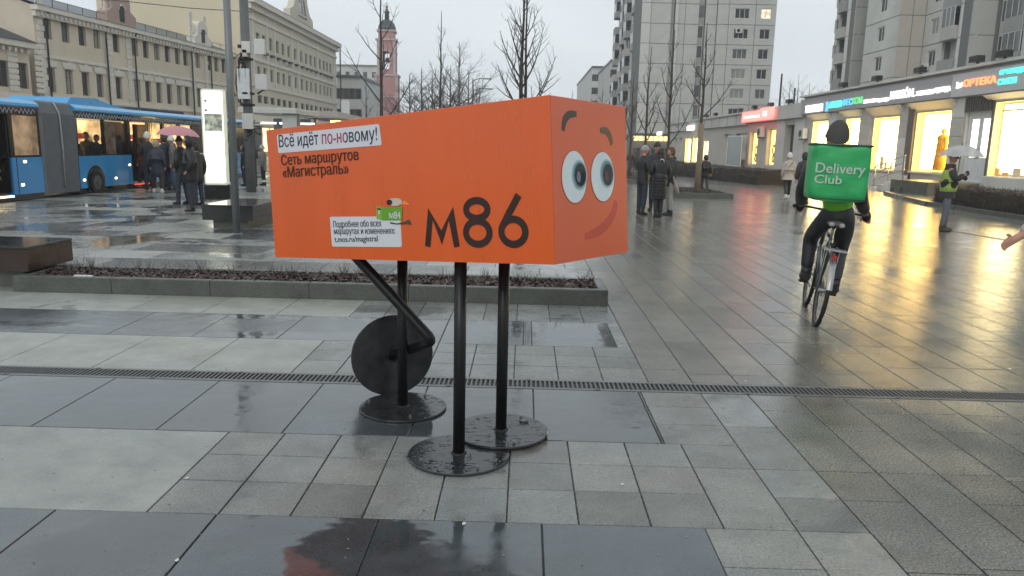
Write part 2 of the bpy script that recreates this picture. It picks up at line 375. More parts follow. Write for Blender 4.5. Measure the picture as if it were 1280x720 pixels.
# beyond the planting bed
far_dark = [(-8.0, -7.35, 12.58, 13.28), (-8.0, -7.2, 14.1, 14.95), (-5.1, -3.75, 11.08, 11.8), (-5.15, -3.9, 9.52, 10.22), (-3.8, -3.1, 9.65, 10.3), (-5.1, -4.2, 12.7, 13.4), (-2.4, -1.7, 9.5, 10.2), (-10.6, -9.8, 19.6, 20.6), (-3.2, -2.5, 12.7, 13.4), (-9.5, -8.8, 16.0, 16.7)]
ys = [7.72, 8.5, 9.36]
while ys[-1] < 46: ys.append(ys[-1] + (.78 if len(ys) % 2 else .72))
for j, (a, b) in enumerate(zip(ys, ys[1:])):
    xl = -12.7
    off = -12.7 + (j * .35) % .94
    e = [xl] + [off + .94 * k for k in range(1, 20) if off + .94 * k < gx(2) - .2] + [gx(2)]
    for c, d in zip(e, e[1:]):
        if False: continue
        cx, cy = (c + d) / 2, (a + b) / 2
        typ = 'b' if any(r[0] - .1 < cx < r[1] + .1 and r[2] - .1 < cy < r[3] + .15 for r in far_dark) else ('m' if (j % 3 or random.random() < .6) else 'l')
        slabs.append((c, d, a, b, typ))
# footway to the right, long courses running away
rnd = random.Random(3)
pre = {2: [2.1, 2.76, 3.07, 3.71, 4.02, 4.33, 4.64, 4.93], 3: [3.07, 3.39, 3.71, 4.32, 4.93], 4: [2.76, 3.38, 3.71, 4.62, 4.93], 5: [2.8, 3.71, 4.3, 4.93], 6: [2.6, 3.38, 3.71, 4.62, 4.93]}
pre2 = {2: [5.15, 5.48, 6.37, 7.28, 7.5], 3: [5.15, 5.38, 6.31, 7.14], 4: [5.15, 5.38, 6.68, 7.47], 5: [5.15, 5.69, 6.32, 6.89], 8: [5.15, 5.68, 6.31], 9: [5.15, 5.71, 6.33], 10: [5.15, 5.71, 6.63]}
for k in range(2, 59):
    x0 = gx(k) if k > 2 else (gx(2)); x1 = gx(k + 1)
    y = -1.0 + rnd.choice((0, .31, .62)); e = [y]
    first = (pre.get(k) or [3.71])[0]
    while e[-1] < first - .5: e.append(min(first, e[-1] + rnd.choice((.62, .62, .93))))
    e = [v for v in e if v < first - .05] + (pre.get(k) or [3.71])
    while e[-1] < 4.93 - .02: e.append(min(4.93, e[-1] + rnd.choice((.31, .62, .61))))
    for a, b in zip(e, e[1:]): slabs.append((.81 if (k == 2 and (4.0 < a or 2.0 < a < 3.0)) else x0, x1, a, b, 'r' if k > 3 else 'g'))
    e = list(pre2.get(k) or [5.15, 5.15 + rnd.choice((.31, .55, .62, .93))])
    while e[-1] < 46: e.append(min(46, e[-1] + rnd.choice((.31, .62, .62, .62, .93, .93))))
    for a, b in zip(e, e[1:]):
        if k >= 14 and 25.9 < (a + b) / 2 < 29.8 and 4.8 < x0 < 7: pass
        slabs.append((x0, x1, a, b, 'r'))
# dark strip left of grid line at the near band edges

slabs.append((.79, gx(2), 6.07, 6.95, 'g'))
SM = {'l': M_light, 'b': M_dark2, 'd': M_dark, 'g': M_gran, 'r': M_gran2, 'm': M_gran}
fwd = Vector((RM[0][2], RM[1][2], RM[2][2])) * -1
def px_of(p):
    c = RM.transposed() @ (Vector(p) - Vector((0, 0, CAMH)))
    return (640 - F * c.x / c.z, 360 + F * c.y / c.z) if c.z < -.05 else None
def score(s):
    p = [px_of((x, y, 0)) for x in s[:2] for y in s[2:4]]
    if any(q is None for q in p): return 0
    q = [(min(1280, max(0, a)), min(720, max(0, b))) for a, b in p]
    w = max(a for a, b in q) - min(a for a, b in q); h = max(b for a, b in q) - min(b for a, b in q)
    return w * h
def slab_geo(mb, s, seed, tones):
    r = random.Random(seed); g = .0032 if s[4] != 'r' else .0048
    x0, x1, y0, y1 = s[0] + g, s[1] - g, s[2] + g, s[3] - g
    dz = [r.uniform(-.0005, .0005) for _ in range(4)]; b0 = len(mb.v); ch = .0025
    lo = [mb._v((x, y, -.007)) for x, y in ((x0, y0), (x1, y0), (x1, y1), (x0, y1))]
    md = [mb._v((x, y, -ch + d)) for (x, y), d in zip(((x0, y0), (x1, y0), (x1, y1), (x0, y1)), dz)]
    tp = [mb._v((x, y, d)) for (x, y), d in zip(((x0 + ch, y0 + ch), (x1 - ch, y0 + ch), (x1 - ch, y1 - ch), (x0 + ch, y1 - ch)), dz)]
    for A, B in ((lo, md), (md, tp)):
        for k in range(4): mb.face((A[k], A[(k + 1) % 4], B[(k + 1) % 4], B[k]))
    mb.face(tp)
    v = min(1.3, max(.72, r.gauss(1, .10 if s[4] in 'rgm' else .05))); w = r.gauss(0, .015)
    tones += [(v * (1 + w), v, v * (1 - w), 1)] * (len(mb.v) - b0)
def set_tone(me, tones):
    a = me.color_attributes.new('tone', 'FLOAT_COLOR', 'POINT'); a.data.foreach_set('color', [c for t in tones for c in t])
vis = sorted([(score(s), i) for i, s in enumerate(slabs)], reverse=True)
big = {i for sc_, i in vis[:300] if sc_ > 0}
restmb = {}; 
for i, s in enumerate(slabs):
    cx, cy = (s[0] + s[1]) / 2, (s[2] + s[3]) / 2
    if i in big:
        mb = MB(); tn = []; slab_geo(mb, s, i, tn)
        for v in mb.v: v.x -= cx; v.y -= cy
        me = mb.mesh('slab', SM[s[4]]); set_tone(me, tn); link('slab', me, pv, loc=(cx, cy, 0))
    else:
        mb, tn = restmb.setdefault('x', (MB(), []))
        mb.cur = 'ldgrmb'.index(s[4]); slab_geo(mb, s, i, tn)
mb, tn = restmb['x']; me = mb.mesh('slab_field', [SM[c] for c in 'ldgrmb']); set_tone(me, tn); link('slab_field', me, pv, kind='stuff')
# little white specks of gum / paper on the slabs
sb = MB()
for px, py in ((221, 701), (234, 598), (778, 606), (655, 526), (340, 458), (932, 477), (580, 655), (1262, 461)):
    p = gnd(px, py); r = random.Random(px); k = 6
    sb.poly([(p.x + math.cos(t * 6.283 / k) * r.uniform(.006, .012), p.y + math.sin(t * 6.283 / k) * r.uniform(.008, .016), .003) for t in range(k)])
sb.build('chewing_gum', mat('whitish gum', (.6, .6, .56), .5), kind='stuff', label='small whitish gum spots scattered on the wet slabs', cat='litter', recalc=False)

sb = MB(); r_ = random.Random(77)
for _ in range(900):
    k = r_.random()
    if k < .6: x = gx(r_.randint(-12, 22)) + r_.gauss(0, .012); y = r_.uniform(2.2, 8)
    else: x = r_.uniform(-3, 6); y = r_.uniform(2.2, 8)
    s_ = r_.uniform(.0015, .0048); a_ = r_.uniform(0, 3); sb.cur = r_.choice((0, 0, 1)); sb.poly([(x + math.cos(a_ + t) * s_ * r_.uniform(.6, 1.6), y + math.sin(a_ + t) * s_, .0028) for t in (0, 1.3, 2.6, 3.9, 5.1)])
sb.build('grit', [mat('dark grit', (.03, .027, .022), .7), mat('pale grit', (.3, .28, .24), .7)], kind='stuff', label='fine grit and crumbs scattered in the joints of the near slabs', cat='grit', recalc=False)
# slot drain: rails, slotted bars, joining clips
M_iron = mat('dark cast iron, wet', (.13, .13, .128), .4, .3, var=.25, vscale=20, bump=.2)
M_steel = mat('galvanised steel rail, wet', (.22, .225, .22), .35, .6, var=.2, vscale=15)
dr = thing('slot_drain', 'long narrow slotted metal drain crossing the whole wet pavement', 'drain', (0, 5.04, 0))
mb = MB(); mb.box(-12, -.105, -.006, 14, -.085, .002); mb.box(-12, .085, -.006, 14, .105, .002); mb.build('rail', M_steel, dr)
mb = MB(); mb.box(-12, -.085, -.0068, 14, .085, -.0058); mb.build('channel', mat('black gap under grate', (.006, .006, .006), .6), dr)
seg = MB(); 
for k in range(16):
    x = .0 + k * .03135; seg.box(x, -.072, -.0055, x + .0135, .072, .0025, .0015)
seg.box(0, -.085, -.0055, .5, -.0725, .0024); seg.box(0, .0725, -.0055, .5, .085, .0024)
segm = seg.mesh('grate', M_iron)
cl = MB(); cl.box(-.03, -.1, .0026, -.006, -.074, .006, .001); clm = cl.mesh('clip', M_iron)
cl = MB(); cl.box(.006, .074, .0026, .03, .1, .006, .001); clm2 = cl.mesh('clip', M_iron)
for k in range(26 * 2 - 2):
    x = -8 + k * .5025
    if x > 13.5: break
    link('grate', segm, dr, loc=(x, 0, 0))
    link('clip', clm if k % 2 else clm2, dr, loc=(x, 0, 0))
# manhole frame slab lines (brushed slab with grooves)
mb = MB()
for x in (.035, .05, .065): mb.box(x, 6.12, -.001, x + .004, 6.9, .0014)
for x in (.70, .715, .73, .745, .76): mb.box(x, 6.12, -.001, x + .004, 6.9, .0014)
mb.build('groove', M_joint, pv)

# kerb bed with dark red mulch
def kerb_bed(x0, x1, y0, y1, h, label, unit=1.0, wid=.10, seed=0, chips=2500, twigs=30, mulch=(.06, .028, .022), group='planting beds', labelm=None):
    t = thing('planting_bed', label, 'planting bed', (x0, y0, 0), group=group)
    W_, D_ = x1 - x0, y1 - y0; r = random.Random(seed)
    def run(L_, put):
        n = max(1, round(L_ / unit)); 
        for i in range(n): put(L_ * i / n + .003, L_ * (i + 1) / n - .003)
    def horiz(y):
        def f(a, b):
            m = MB(); m.box(0, 0, -.006, b - a, wid, h + r.uniform(-.003, .003), .008); m.build('kerbstone', M_kerb, t).location = (a, y, 0)
        return f
    def vert(x):
        def f(a, b):
            m = MB(); m.box(0, 0, -.006, wid, b - a, h + r.uniform(-.003, .003), .008); m.build('kerbstone', M_kerb, t).location = (x, wid + a, 0)
        return f
    run(W_, horiz(0)); run(W_, horiz(D_ - wid)); run(D_ - 2 * wid, vert(0)); run(D_ - 2 * wid, vert(W_ - wid))
    m = MB(); nx, ny = max(6, int(W_ / .15)), max(4, int(D_ / .15))
    g = [[m._v((wid + (W_ - 2 * wid) * i / nx, wid + (D_ - 2 * wid) * j / ny, h - .035 + r.uniform(-.012, .018) + .02 * math.sin(i * .7) * math.cos(j))) for i in range(nx + 1)] for j in range(ny + 1)]
    for j in range(ny):
        for i in range(nx): m.face((g[j][i], g[j][i + 1], g[j + 1][i + 1], g[j + 1][i]), True)
    m.build('soil', mat('dark wet soil', (.022, .015, .012), .8, var=.4, vscale=20, bump=.8), t, recalc=False)
    m = MB()
    for _ in range(chips):
        x, y = r.uniform(wid, W_ - wid), r.uniform(wid, D_ - wid); z = h - .028 + r.uniform(0, .03); s_ = r.uniform(.012, .032)
        q = Euler((r.uniform(-.7, .7), r.uniform(-.7, .7), r.uniform(0, 6.3))).to_matrix(); m.cur = r.choice((0, 0, 0, 1, 2))
        m.poly([Vector((x, y, z)) + q @ Vector(p) for p in ((-s_, -s_ * .4, 0), (s_, -s_ * .5, 0), (s_ * .8, s_ * .5, 0), (-s_ * .7, s_ * .4, 0))])
    m.build('mulch', [mat('red bark mulch' + str(mulch), mulch, .5, var=.4, vscale=30), mat('brown bark mulch', (.03, .02, .016), .55), mat('pale bark chip', (.14, .10, .09), .5)], t, recalc=False, kind='stuff')
    if twigs:
        m = MB()
        for _ in range(twigs):
            x, y = r.uniform(wid, W_ - wid), r.uniform(wid, D_ - wid)
            for q in range(r.randint(3, 7)):
                d = Vector((r.uniform(-.5, .5), r.uniform(-.5, .5), 1)).normalized(); p = Vector((x, y, h - .03)); L_ = r.uniform(.06, .2)
                m.tube([p, p + d * L_ * .5, p + d * L_ + Vector((r.uniform(-.03, .03), 0, 0))], [.003, .002, .001], 3, cap=False)
        m.build('twig', mat('dry shrub twig', (.05, .035, .028), .8), t, kind='stuff')
    return t
kerb_bed(-5.28, .885, 7.72, 8.50, .165, 'long kerbed bed of dark red mulch behind the orange box', seed=5, chips=5200, twigs=110)
kerb_bed(4.85, 7.05, 26.1, 30.2, .17, 'kerbed bed around the tree with the pale wrapped trunk', seed=6, chips=900, twigs=60, mulch=(.035, .028, .02))
kerb_bed(4.85, 7.05, 36.5, 41.0, .17, 'far kerbed bed behind the group of four people', seed=7, chips=500, twigs=40, mulch=(.035, .028, .02))
kerb_bed(4.95, 7.05, 46.5, 52.0, .17, 'farthest kerbed bed on the boulevard', seed=8, chips=300, twigs=20, mulch=(.035, .028, .02))
# fallen pale leaf / paper on mulch
m = MB(); p = gnd(104, 346, .16); m.box(-.09, -.02, 0, .1, .02, .012); m.box(-.02, -.03, .002, .05, .0, .016)
m.build('paper_scrap', mat('whitish paper', (.6, .6, .58), .5), label='crumpled white paper scrap on the dark red mulch', cat='litter').location = (p.x, p.y, .165)
# ================================================================ ORANGE BOX FIGURE
ba, bb, bc = -.5993, -.0838, -.0187
BM = (Matrix.Rotation(ba, 3, 'Z') @ Matrix.Rotation(bb, 3, 'Y') @ Matrix.Rotation(bc, 3, 'X'))
BO = Vector((.1406, 3.3459, 1.0883)); BL, BD, BH = 1.9405, .7093, .7339
box = thing('route_sign_box', 'big orange box figure with a printed face and M86, standing on black disc feet', 'advertising figure', (-.3, 3.9, 0))
# all parts share one tilted frame
def bx_link(o):
    o.matrix_local = Matrix.Translation(BO - Vector((-.3, 3.9, 0))) @ BM.to_4x4(); return o
def bside(px, py):   # point of the long side, local x,z
    n = BM.col[1]; d = ray(px, py); c = Vector((0, 0, CAMH)); t = (BO - c).dot(n) / d.dot(n); q = BM.transposed() @ (c + d * t - BO); return q.x, q.z
def bface(px, py):   # point of the face, local y,z
    n = BM.col[0]; d = ray(px, py); c = Vector((0, 0, CAMH)); t = (BO - c).dot(n) / d.dot(n); q = BM.transposed() @ (c + d * t - BO); return q.y, q.z
M_or = mat('orange painted panel', (.70, .108, .014), .30, var=.06, vscale=1.6, coat=.25, dirt=.16, stretch=(2.5, 2.5, .5))
M_or2 = mat('red orange face panel', (.66, .11, .035), .32, var=.05, vscale=1.2, coat=.2)
M_brown = mat('dark brown print', (.028, .010, .006), .35, var=.1)
M_white = mat('white vinyl sticker', (.62, .64, .68), .32, var=.04)
M_navy = mat('dark blue grey print', (.02, .022, .05), .4, var=.05)
M_pink = mat('magenta print', (.35, .03, .12), .4, var=.05)
b = MB(); b.box(-BL, 0.006, .004, -.006, BD - .006, BH - .004, .004); bx_link(b.build('core', M_or, box))
b = MB(); b.box(-BL, 0, 0, -.001, .0055, BH, .0015); bx_link(b.build('side_panel', M_or, box))
b = MB(); b.box(-BL, BD - .0055, 0, -.001, BD, BH, .0015); bx_link(b.build('side_panel', M_or, box))
b = MB(); b.box(-.0055, .0065, 0, 0, BD - .0065, BH, .0015); bx_link(b.build('face_panel', M_or2, box))
b = MB()
for (x, z) in ((-.02, .09), (-.02, .38), (-.02, .66), (-BL + .02, .06), (-BL + .02, .68), (-.9, .715), (-.9, .02)): b.cyl((x, .001, z), (0, -1, 0), .005, .003, 8)
bx_link(b.build('rivet', M_or2, box))
def sticker(name, pts, m, y=-.0022, th=.0022, rnd_=.012, parent=None):
    """rounded flat sticker; pts = local (x,z) corners, counter clockwise"""
    out = []; n = len(pts)
    for i in range(n):
        p0, p1, p2 = Vector(pts[i - 1]), Vector(pts[i]), Vector(pts[(i + 1) % n])
        a_ = p1 + (p0 - p1).normalized() * rnd_; c_ = p1 + (p2 - p1).normalized() * rnd_
        for k in range(5): t = k / 4; out.append((a_ * (1 - t) ** 2 + p1 * 2 * t * (1 - t) + c_ * t * t))
    b = MB(); b.prism([(q.x, y, q.y) for q in out], (0, th, 0)); return b.build(name, m, parent)
def bsticker(name, px, m, **k): return bx_link(sticker(name, [bside(*p) for p in px], m, parent=box, **k))
def btext(s, bl, tr, m, bold=0.0, y=-.0026, dep=.0014, tilt=True, name='lettering'):
    """text between baseline-left pixel and top-right pixel"""
    x0, z0 = bside(*bl); x1, z1 = bside(*tr)
    me = text_mesh(s, x1 - x0, z1 - z0, dep, bold); me.materials.clear(); me.materials.append(m)
    for v in me.vertices: v.co.x += x0; v.co.z += z0; v.co.y += y
    return bx_link(link(name, me, box))
st1 = bsticker('sticker', [(348.3, 191.5), (477.5, 181.5), (474.0, 155), (346.3, 168.5)], M_white, rnd_=.012)
# the slogan follows the slope of the sticker
def slanted(s, p0, p1, ptop, m, bold=0.0, y=-.0026, dep=.0014):
    """p0 baseline left px, p1 baseline right px, ptop = top at the left px"""
    a0 = Vector(bside(*p0)); a1 = Vector(bside(*p1)); at_ = Vector(bside(*ptop)); u = a1 - a0; w = at_ - a0; h = w.length
    me = text_mesh(s, u.length, h, dep, bold); me.materials.clear(); me.materials.append(m); un = u.normalized(); wn = Vector((-un.y, un.x))
    for v in me.vertices: x, z = v.co.x, v.co.z; q = a0 + un * x + wn * z; v.co = Vector((q.x, v.co.y + y, q.y))
    return bx_link(link('lettering', me, box))
slg = slanted('Всё идёт по-новому!', (349.8, 188.6), (472.3, 180.0), (349.3, 168.2), M_navy, .001)
slg.data.materials.append(M_pink); xs_ = [v.co.x for v in slg.data.vertices]; xa_, xb_ = min(xs_), max(xs_)
for p in slg.data.polygons:
    f_ = (p.center.x - xa_) / (xb_ - xa_); p.material_index = 1 if .425 < f_ < .70 else 0
slanted('Сеть маршрутов', (352.5, 210.5), (448.8, 203.8), (352.0, 193.6), M_brown, .002)
slanted('«Магистраль»', (354.3, 225.8), (436.3, 220.8), (353.9, 208.5), M_brown, .002)
bsticker('sticker', [(415.5, 308.2), (502.6, 308.8), (500.5, 270.5), (412.6, 271.0)], M_white, rnd_=.010)
slanted('Подробнее обо всех', (417.7, 286.5), (477.6, 285.2), (417.4, 276.3), M_navy, 0)
slanted('маршрутах и изменениях:', (418.3, 294.8), (494.8, 294.4), (418.0, 286.8), M_navy, 0)
slanted('t.mos.ru/magistral', (419.0, 304.8), (473.0, 303.8), (418.7, 295.8), M_navy, .004)
q = MB(); r_ = random.Random(12)
for _ in range(150):
    x, z = -r_.uniform(.01, BL - .01), r_.uniform(.02, BH - .01) if r_.random() < .6 else BH - r_.uniform(.0, .06); s_ = r_.uniform(.0012, .0030); L_ = s_ * r_.choice((1, 1, 1.5, 4, 7))
    q.ell((x, -.0006, z), s_, .0012, L_, 6, 4)
bx_link(q.build('rain_drops', mat('rain drop', (.62, .2, .1), .05, spec=.8), box, kind='stuff'))
q = MB()
for (x, z) in ((-.03, .735), (-.65, .735), (-1.3, .735), (-1.92, .735)): q.box(x - .012, .02, BH - .001, x + .012, .05, BH + .003)
bx_link(q.build('screw_plate', M_steel, box, kind='stuff'))
# small printed green route figure
def bpoly(name, px, m, y): 
    q = MB(); q.prism([(bside(*p)[0], y, bside(*p)[1]) for p in px], (0, .0012, 0)); return bx_link(q.build(name, m, box))
M_grn = mat('green print', (.13, .33, .02), .35, var=.05); M_grn2 = mat('pale green print', (.20, .42, .05), .35, var=.05)
bpoly('route_print', [(478.5, 275.5), (503, 275.5), (503.3, 258.5), (477.5, 259)], M_grn, -.0040)
bpoly('route_print', [(471.5, 273.5), (478.3, 275.3), (477.3, 258.6), (471.2, 257.2)], M_grn2, -.0041)
bpoly('route_print', [(474, 268), (475.3, 268), (475.3, 263), (474, 263)], M_white, -.0052)
bpoly('route_print', [(472.5, 262), (476.8, 262.6), (476.6, 260.7), (472.6, 260.2)], M_brown, -.0053)
slanted('м84', (487.5, 273.0), (501.5, 273.6), (487.5, 264.0), M_white, 0, y=-.0042)
def bell(c, rx, rz, m, y, rot=0.0):
    x, z = bside(*c); sx = rx / 957 * 4.2 * 1.25; sz = rz / 957 * 4.2; q = MB()
    q.prism([(x + math.cos(t) * sx * math.cos(rot) - math.sin(t) * sz * math.sin(rot), y, z + math.cos(t) * sx * math.sin(rot) + math.sin(t) * sz * math.cos(rot)) for t in [k * math.pi / 12 for k in range(24)]], (0, .0012, 0))
    return bx_link(q.build('route_print', m, box))
bell((494, 252.5), 9.5, 4.6, mat('cream print', (.5, .45, .38), .4), -.0041)
bpoly('route_print', [(502, 255.5), (513, 256), (506, 250.5)], mat('orange glow print', (.85, .25, .06), .4), -.0040)
bell((487.5, 253), 3.6, 3.2, M_brown, -.0052)
bpoly('route_print', [(488, 277.5), (497, 279.2), (506, 277.2), (512, 274.6), (515, 281), (509, 279.8), (497, 280.6), (489, 279.6)], mat('dark teal print', (.03, .05, .05), .4), -.0053)
# м86 as strokes
def strokes(polys, m, y=-.0028, name='route_number', plane='side'):
    q = MB()
    for pts, wd in polys:
        pts = [Vector(p) for p in pts]; L_ = []; R_ = []
        for i, p in enumerate(pts):
            closed = (pts[0] - pts[-1]).length < 1e-6
            a_ = pts[i - 1] if i > 0 else (pts[-2] if closed else None); c_ = pts[i + 1] if i < len(pts) - 1 else (pts[1] if closed else None)
            d = ((c_ or p) - (a_ or p)).normalized(); n_ = Vector((-d.y, d.x)); k = 1.0
            if a_ and c_:
                d1 = (p - a_).normalized(); n1 = Vector((-d1.y, d1.x)); k = 1 / max(.5, n_.dot(n1))
            wi = wd[i] if isinstance(wd, (list, tuple)) else wd
            L_.append(p + n_ * wi * k / 2); R_.append(p - n_ * wi * k / 2)
        for i in range(len(pts) - 1):
            quad = [L_[i], L_[i + 1], R_[i + 1], R_[i]]
            if plane == 'side': q.prism([(v.x, y, v.y) for v in quad], (0, .0014, 0))
            else: q.prism([(-y, v.x, v.y) for v in quad], (-.0014, 0, 0))
    return bx_link(q.build(name, m, box))
def sp(p): return bside(*p)
def circ(c, rx, rz, n=36, a0=0, a1=360): return [(c[0] + math.cos(rad(a0 + (a1 - a0) * k / n)) * rx, c[1] + math.sin(rad(a0 + (a1 - a0) * k / n)) * rz) for k in range(n + 1)]
x0, zb = sp((531.5, 308.2)); x1, _ = sp((575, 309)); _, zt = sp((553, 266)); w = .036
mid = (x0 + x1) / 2
strokes([([(x0 + .018, zb), (x0 + .046, zt - .004), (mid, zb + .045), (x1 - .046, zt - .004), (x1 - .018, zb)], w * .95)], M_brown)
xa, zb = sp((580, 309.5)); xb, _ = sp((616.5, 309.8)); _, zt = sp((598, 246)); cx = (xa + xb) / 2; w = .034; Hh = zt - zb
rl = Hh * .30; ru = Hh * .245
strokes([(circ((cx, zb + rl), (xb - xa) / 2 - w / 2, rl - w / 2), w)], M_brown)
strokes([(circ((cx, zt - ru), (xb - xa) / 2 * .92 - w / 2, ru - w / 2), w)], M_brown, y=-.0030)
xa, zb = sp((624, 309.8)); xb, _ = sp((661.5, 310)); _, zt = sp((643, 244)); cx = (xa + xb) / 2
R6x = (xb - xa) / 2 - w / 2; R6z = Hh * .31 - w / 2; c6 = (cx, zb + R6z + w / 2)
strokes([(circ(c6, R6x, R6z), w)], M_brown)
strokes([([(c6[0] - R6x * .93, c6[1] + R6z * .36), (c6[0] - R6x * .45, c6[1] + R6z * 1.25), (c6[0] + R6x * .55, zt)], [w, w, w * 1.05])], M_brown, y=-.0030)
# face print
def fell(c, rx, rz, m, x, name):
    y_, z_ = bface(*c); ya = bface(c[0] - rx, c[1])[0]; yb = bface(c[0] + rx, c[1])[0]; zb_ = bface(c[0], c[1] + rz)[1]; zt_ = bface(c[0], c[1] - rz)[1]
    q = MB(); q.prism([(x, (ya + yb) / 2 + math.cos(t) * (yb - ya) / 2, (zb_ + zt_) / 2 + math.sin(t) * (zt_ - zb_) / 2) for t in [k * math.pi / 20 for k in range(40)]], (-.0012, 0, 0))
    return bx_link(q.build(name, m, box))
M_eyew = mat('white eye print', (.66, .74, .76), .25, var=.05, coat=.3); M_iris = mat('grey teal iris print', (.12, .24, .27), .25); M_iris2 = mat('pale iris rim print', (.35, .50, .52), .25)
M_pup = mat('dark pupil print', (.012, .016, .025), .12, coat=.5); M_hi = mat('grey pupil highlight', (.16, .18, .22), .2); M_hi2 = mat('reddish pupil highlight', (.14, .05, .06), .2)
M_edge = mat('darker red rim print', (.36, .04, .02), .3)
for (c, r_, i_, ir, pc, pr, hm) in (((717.5, 221.2), (15.4, 32.6), (723.6, 218.8), (9.6, 19.2), (724.3, 218.6), (6.9, 14.3), M_hi), ((753.0, 220.9), (14.2, 30.9), (758.0, 216.8), (8.6, 18.0), (758.9, 218.4), (6.0, 13.5), M_hi2)):
    fell((c[0], c[1] + .3), r_[0] + .8 if 0 else r_[0] * 1.05, r_[1] * 1.03, M_edge, .0012, 'eye_rim')
    fell(c, r_[0], r_[1], M_eyew, .0024, 'eye'); fell(i_, ir[0], ir[1], M_iris2, .0036, 'iris'); fell(i_, ir[0] * .84, ir[1] * .86, M_iris, .0048, 'iris'); fell(pc, pr[0], pr[1], M_pup, .0060, 'pupil')
    fell((pc[0] - pr[0] * .35, pc[1] + pr[1] * .18), pr[0] * .35, pr[1] * .5, hm, .0072, 'highlight')
def fstroke(pxs, wd, m, name, y=-.0014, n=8):
    P = [Vector(bface(*p)) for p in pxs]; out = []
    for i in range(len(P) - 1):
        p0 = P[max(0, i - 1)]; p1 = P[i]; p2 = P[i + 1]; p3 = P[min(len(P) - 1, i + 2)]
        for k in range(n):
            t = k / n; out.append(.5 * ((2 * p1) + (p2 - p0) * t + (2 * p0 - 5 * p1 + 4 * p2 - p3) * t * t + (3 * p1 - p0 - 3 * p2 + p3) * t ** 3))
    out.append(P[-1]); L_ = len(out); ws = [wd * (.62 + .38 * math.sin(math.pi * min(1, max(0, (k + .8) / (L_ + .6))))) for k in range(L_)]
    strokes([(out, ws)], m, y=y, name=name, plane='face')
fstroke([(703.6, 163.5), (705.6, 151), (711, 143.5), (720.5, 142.5)], .036, mat('dark olive brow print', (.035, .03, .022), .4), 'eyebrow')
fstroke([(750.3, 163.0), (757, 163.5), (762, 170), (764.8, 181)], .036, mat('brown brow print', (.11, .055, .022), .4), 'eyebrow')
fstroke([(770.0, 251.5), (766.5, 267), (757, 281.5), (744, 291), (731.5, 295.5)], .050, mat('red smile print', (.52, .058, .032), .4), 'smile')
# legs, disc feet, bent leg
M_blk = mat('black painted steel, wet', (.010, .0105, .011), .34, var=.3, vscale=8, bump=.12, bscale=60, spec=.35)
M_blkplate = mat('black wet steel disc', (.028, .03, .032), .16, var=.5, vscale=9, bump=.2, bscale=30)
RO = Vector((-.3, 3.9, 0))
def foot_disc(cx, cy, rz0, tilt=None):
    q = MB(); prof = [(0, .0), (.262, .0), (.266, .004), (.266, .010), (.262, .014), (0, .014)]; n = 64; rings = []
    for r_, z_ in prof: rings.append([q._v((math.cos(6.28318 * k / n) * r_, math.sin(6.28318 * k / n) * r_, z_)) for k in range(n)] if r_ > 0 else [q._v((0, 0, z_))])
    for a_, c_ in zip(rings, rings[1:]):
        for k in range(n):
            if len(a_) == 1: q.face((a_[0], c_[(k + 1) % n], c_[k]))
            elif len(c_) == 1: q.face((a_[k], a_[(k + 1) % n], c_[0]))
            else: q.face((a_[k], a_[(k + 1) % n], c_[(k + 1) % n], c_[k]))
    o = q.build('foot_disc', M_blkplate, box); o.location = (cx - RO.x, cy - RO.y, rz0); return o
water = mat('standing water film', (.02, .022, .024), .02, var=.05, spec=.6)
for n_, (cx, cy, tz, z0) in enumerate(((-.31, 3.775, 1.12, .001), (-.715, 4.485, 1.05, .001), (-.10, 4.09, 1.12, .0175))):
    foot_disc(cx, cy, z0)
    q = MB(); q.tube([(0, 0, .014), (0, 0, tz)], .031, 20); q.tube([(0, 0, .013), (0, 0, .017), (0, 0, .024)], [.042, .041, .032], 20)
    q.build('leg', M_blk, box).location = (cx - RO.x, cy - RO.y, z0)
    q = MB()
    for t in ((35, 215, 300) if n_ == 0 else (60, 170, 290)):
        q.cyl((math.cos(rad(t)) * .22, math.sin(rad(t)) * .22, .014), (0, 0, 1), .009, .008, 6, False); q.cyl((math.cos(rad(t)) * .22, math.sin(rad(t)) * .22, .022), (0, 0, 1), .005, .009, 8)
    q.build('bolt', M_steel, box).location = (cx - RO.x, cy - RO.y, z0)
    q = MB(); r_ = random.Random(n_ + 2)
    for _ in range(90):
        t, d = r_.uniform(0, 6.283), .255 * math.sqrt(r_.random()); s_ = r_.uniform(.003, .016); st = r_.uniform(.4, 1.6)
        if d < .05: continue
        c_ = Vector((math.cos(t) * d, math.sin(t) * d, .0142)); pts = []
        for k in range(9): a_ = k * 6.283 / 9; rr = s_ * r_.uniform(.6, 1.25); pts.append((c_.x + math.cos(a_) * rr * 1.5 * st, c_.y + math.sin(a_) * rr, c_.z))
        i_ = [q._v(p) for p in pts]; top = [q._v((c_.x + (p[0] - c_.x) * .7, c_.y + (p[1] - c_.y) * .7, c_.z + .0014)) for p in pts]
        for k in range(9): q.face((i_[k], i_[(k + 1) % 9], top[(k + 1) % 9], top[k]), True)
        q.face(top, True)
    q.build('water_drops', water, box, kind='stuff').location = (cx - RO.x, cy - RO.y, z0)
q = MB(); q.cyl((-.025, 0, .008), (1, .15, 0), .008, .05, 10); o = q.build('bolt', M_steel, box); p = gnd(655, 527, .035); o.location = (p.x - RO.x, p.y - RO.y, .033)
top = atY(446, 322, 4.40); knee = atY(541, 426, 4.30); wc = atY(491, 444.5, 4.74)
q = MB(); pts = [top + Vector((-.02, 0, .06)), top]; 
A_ = top; Bk = knee; Cc = wc
d1 = (Bk - A_).normalized(); d2 = (Cc - Bk).normalized(); r_ = .055
curve = [A_ + d1 * t for t in (0, (Bk - A_).length - r_)]
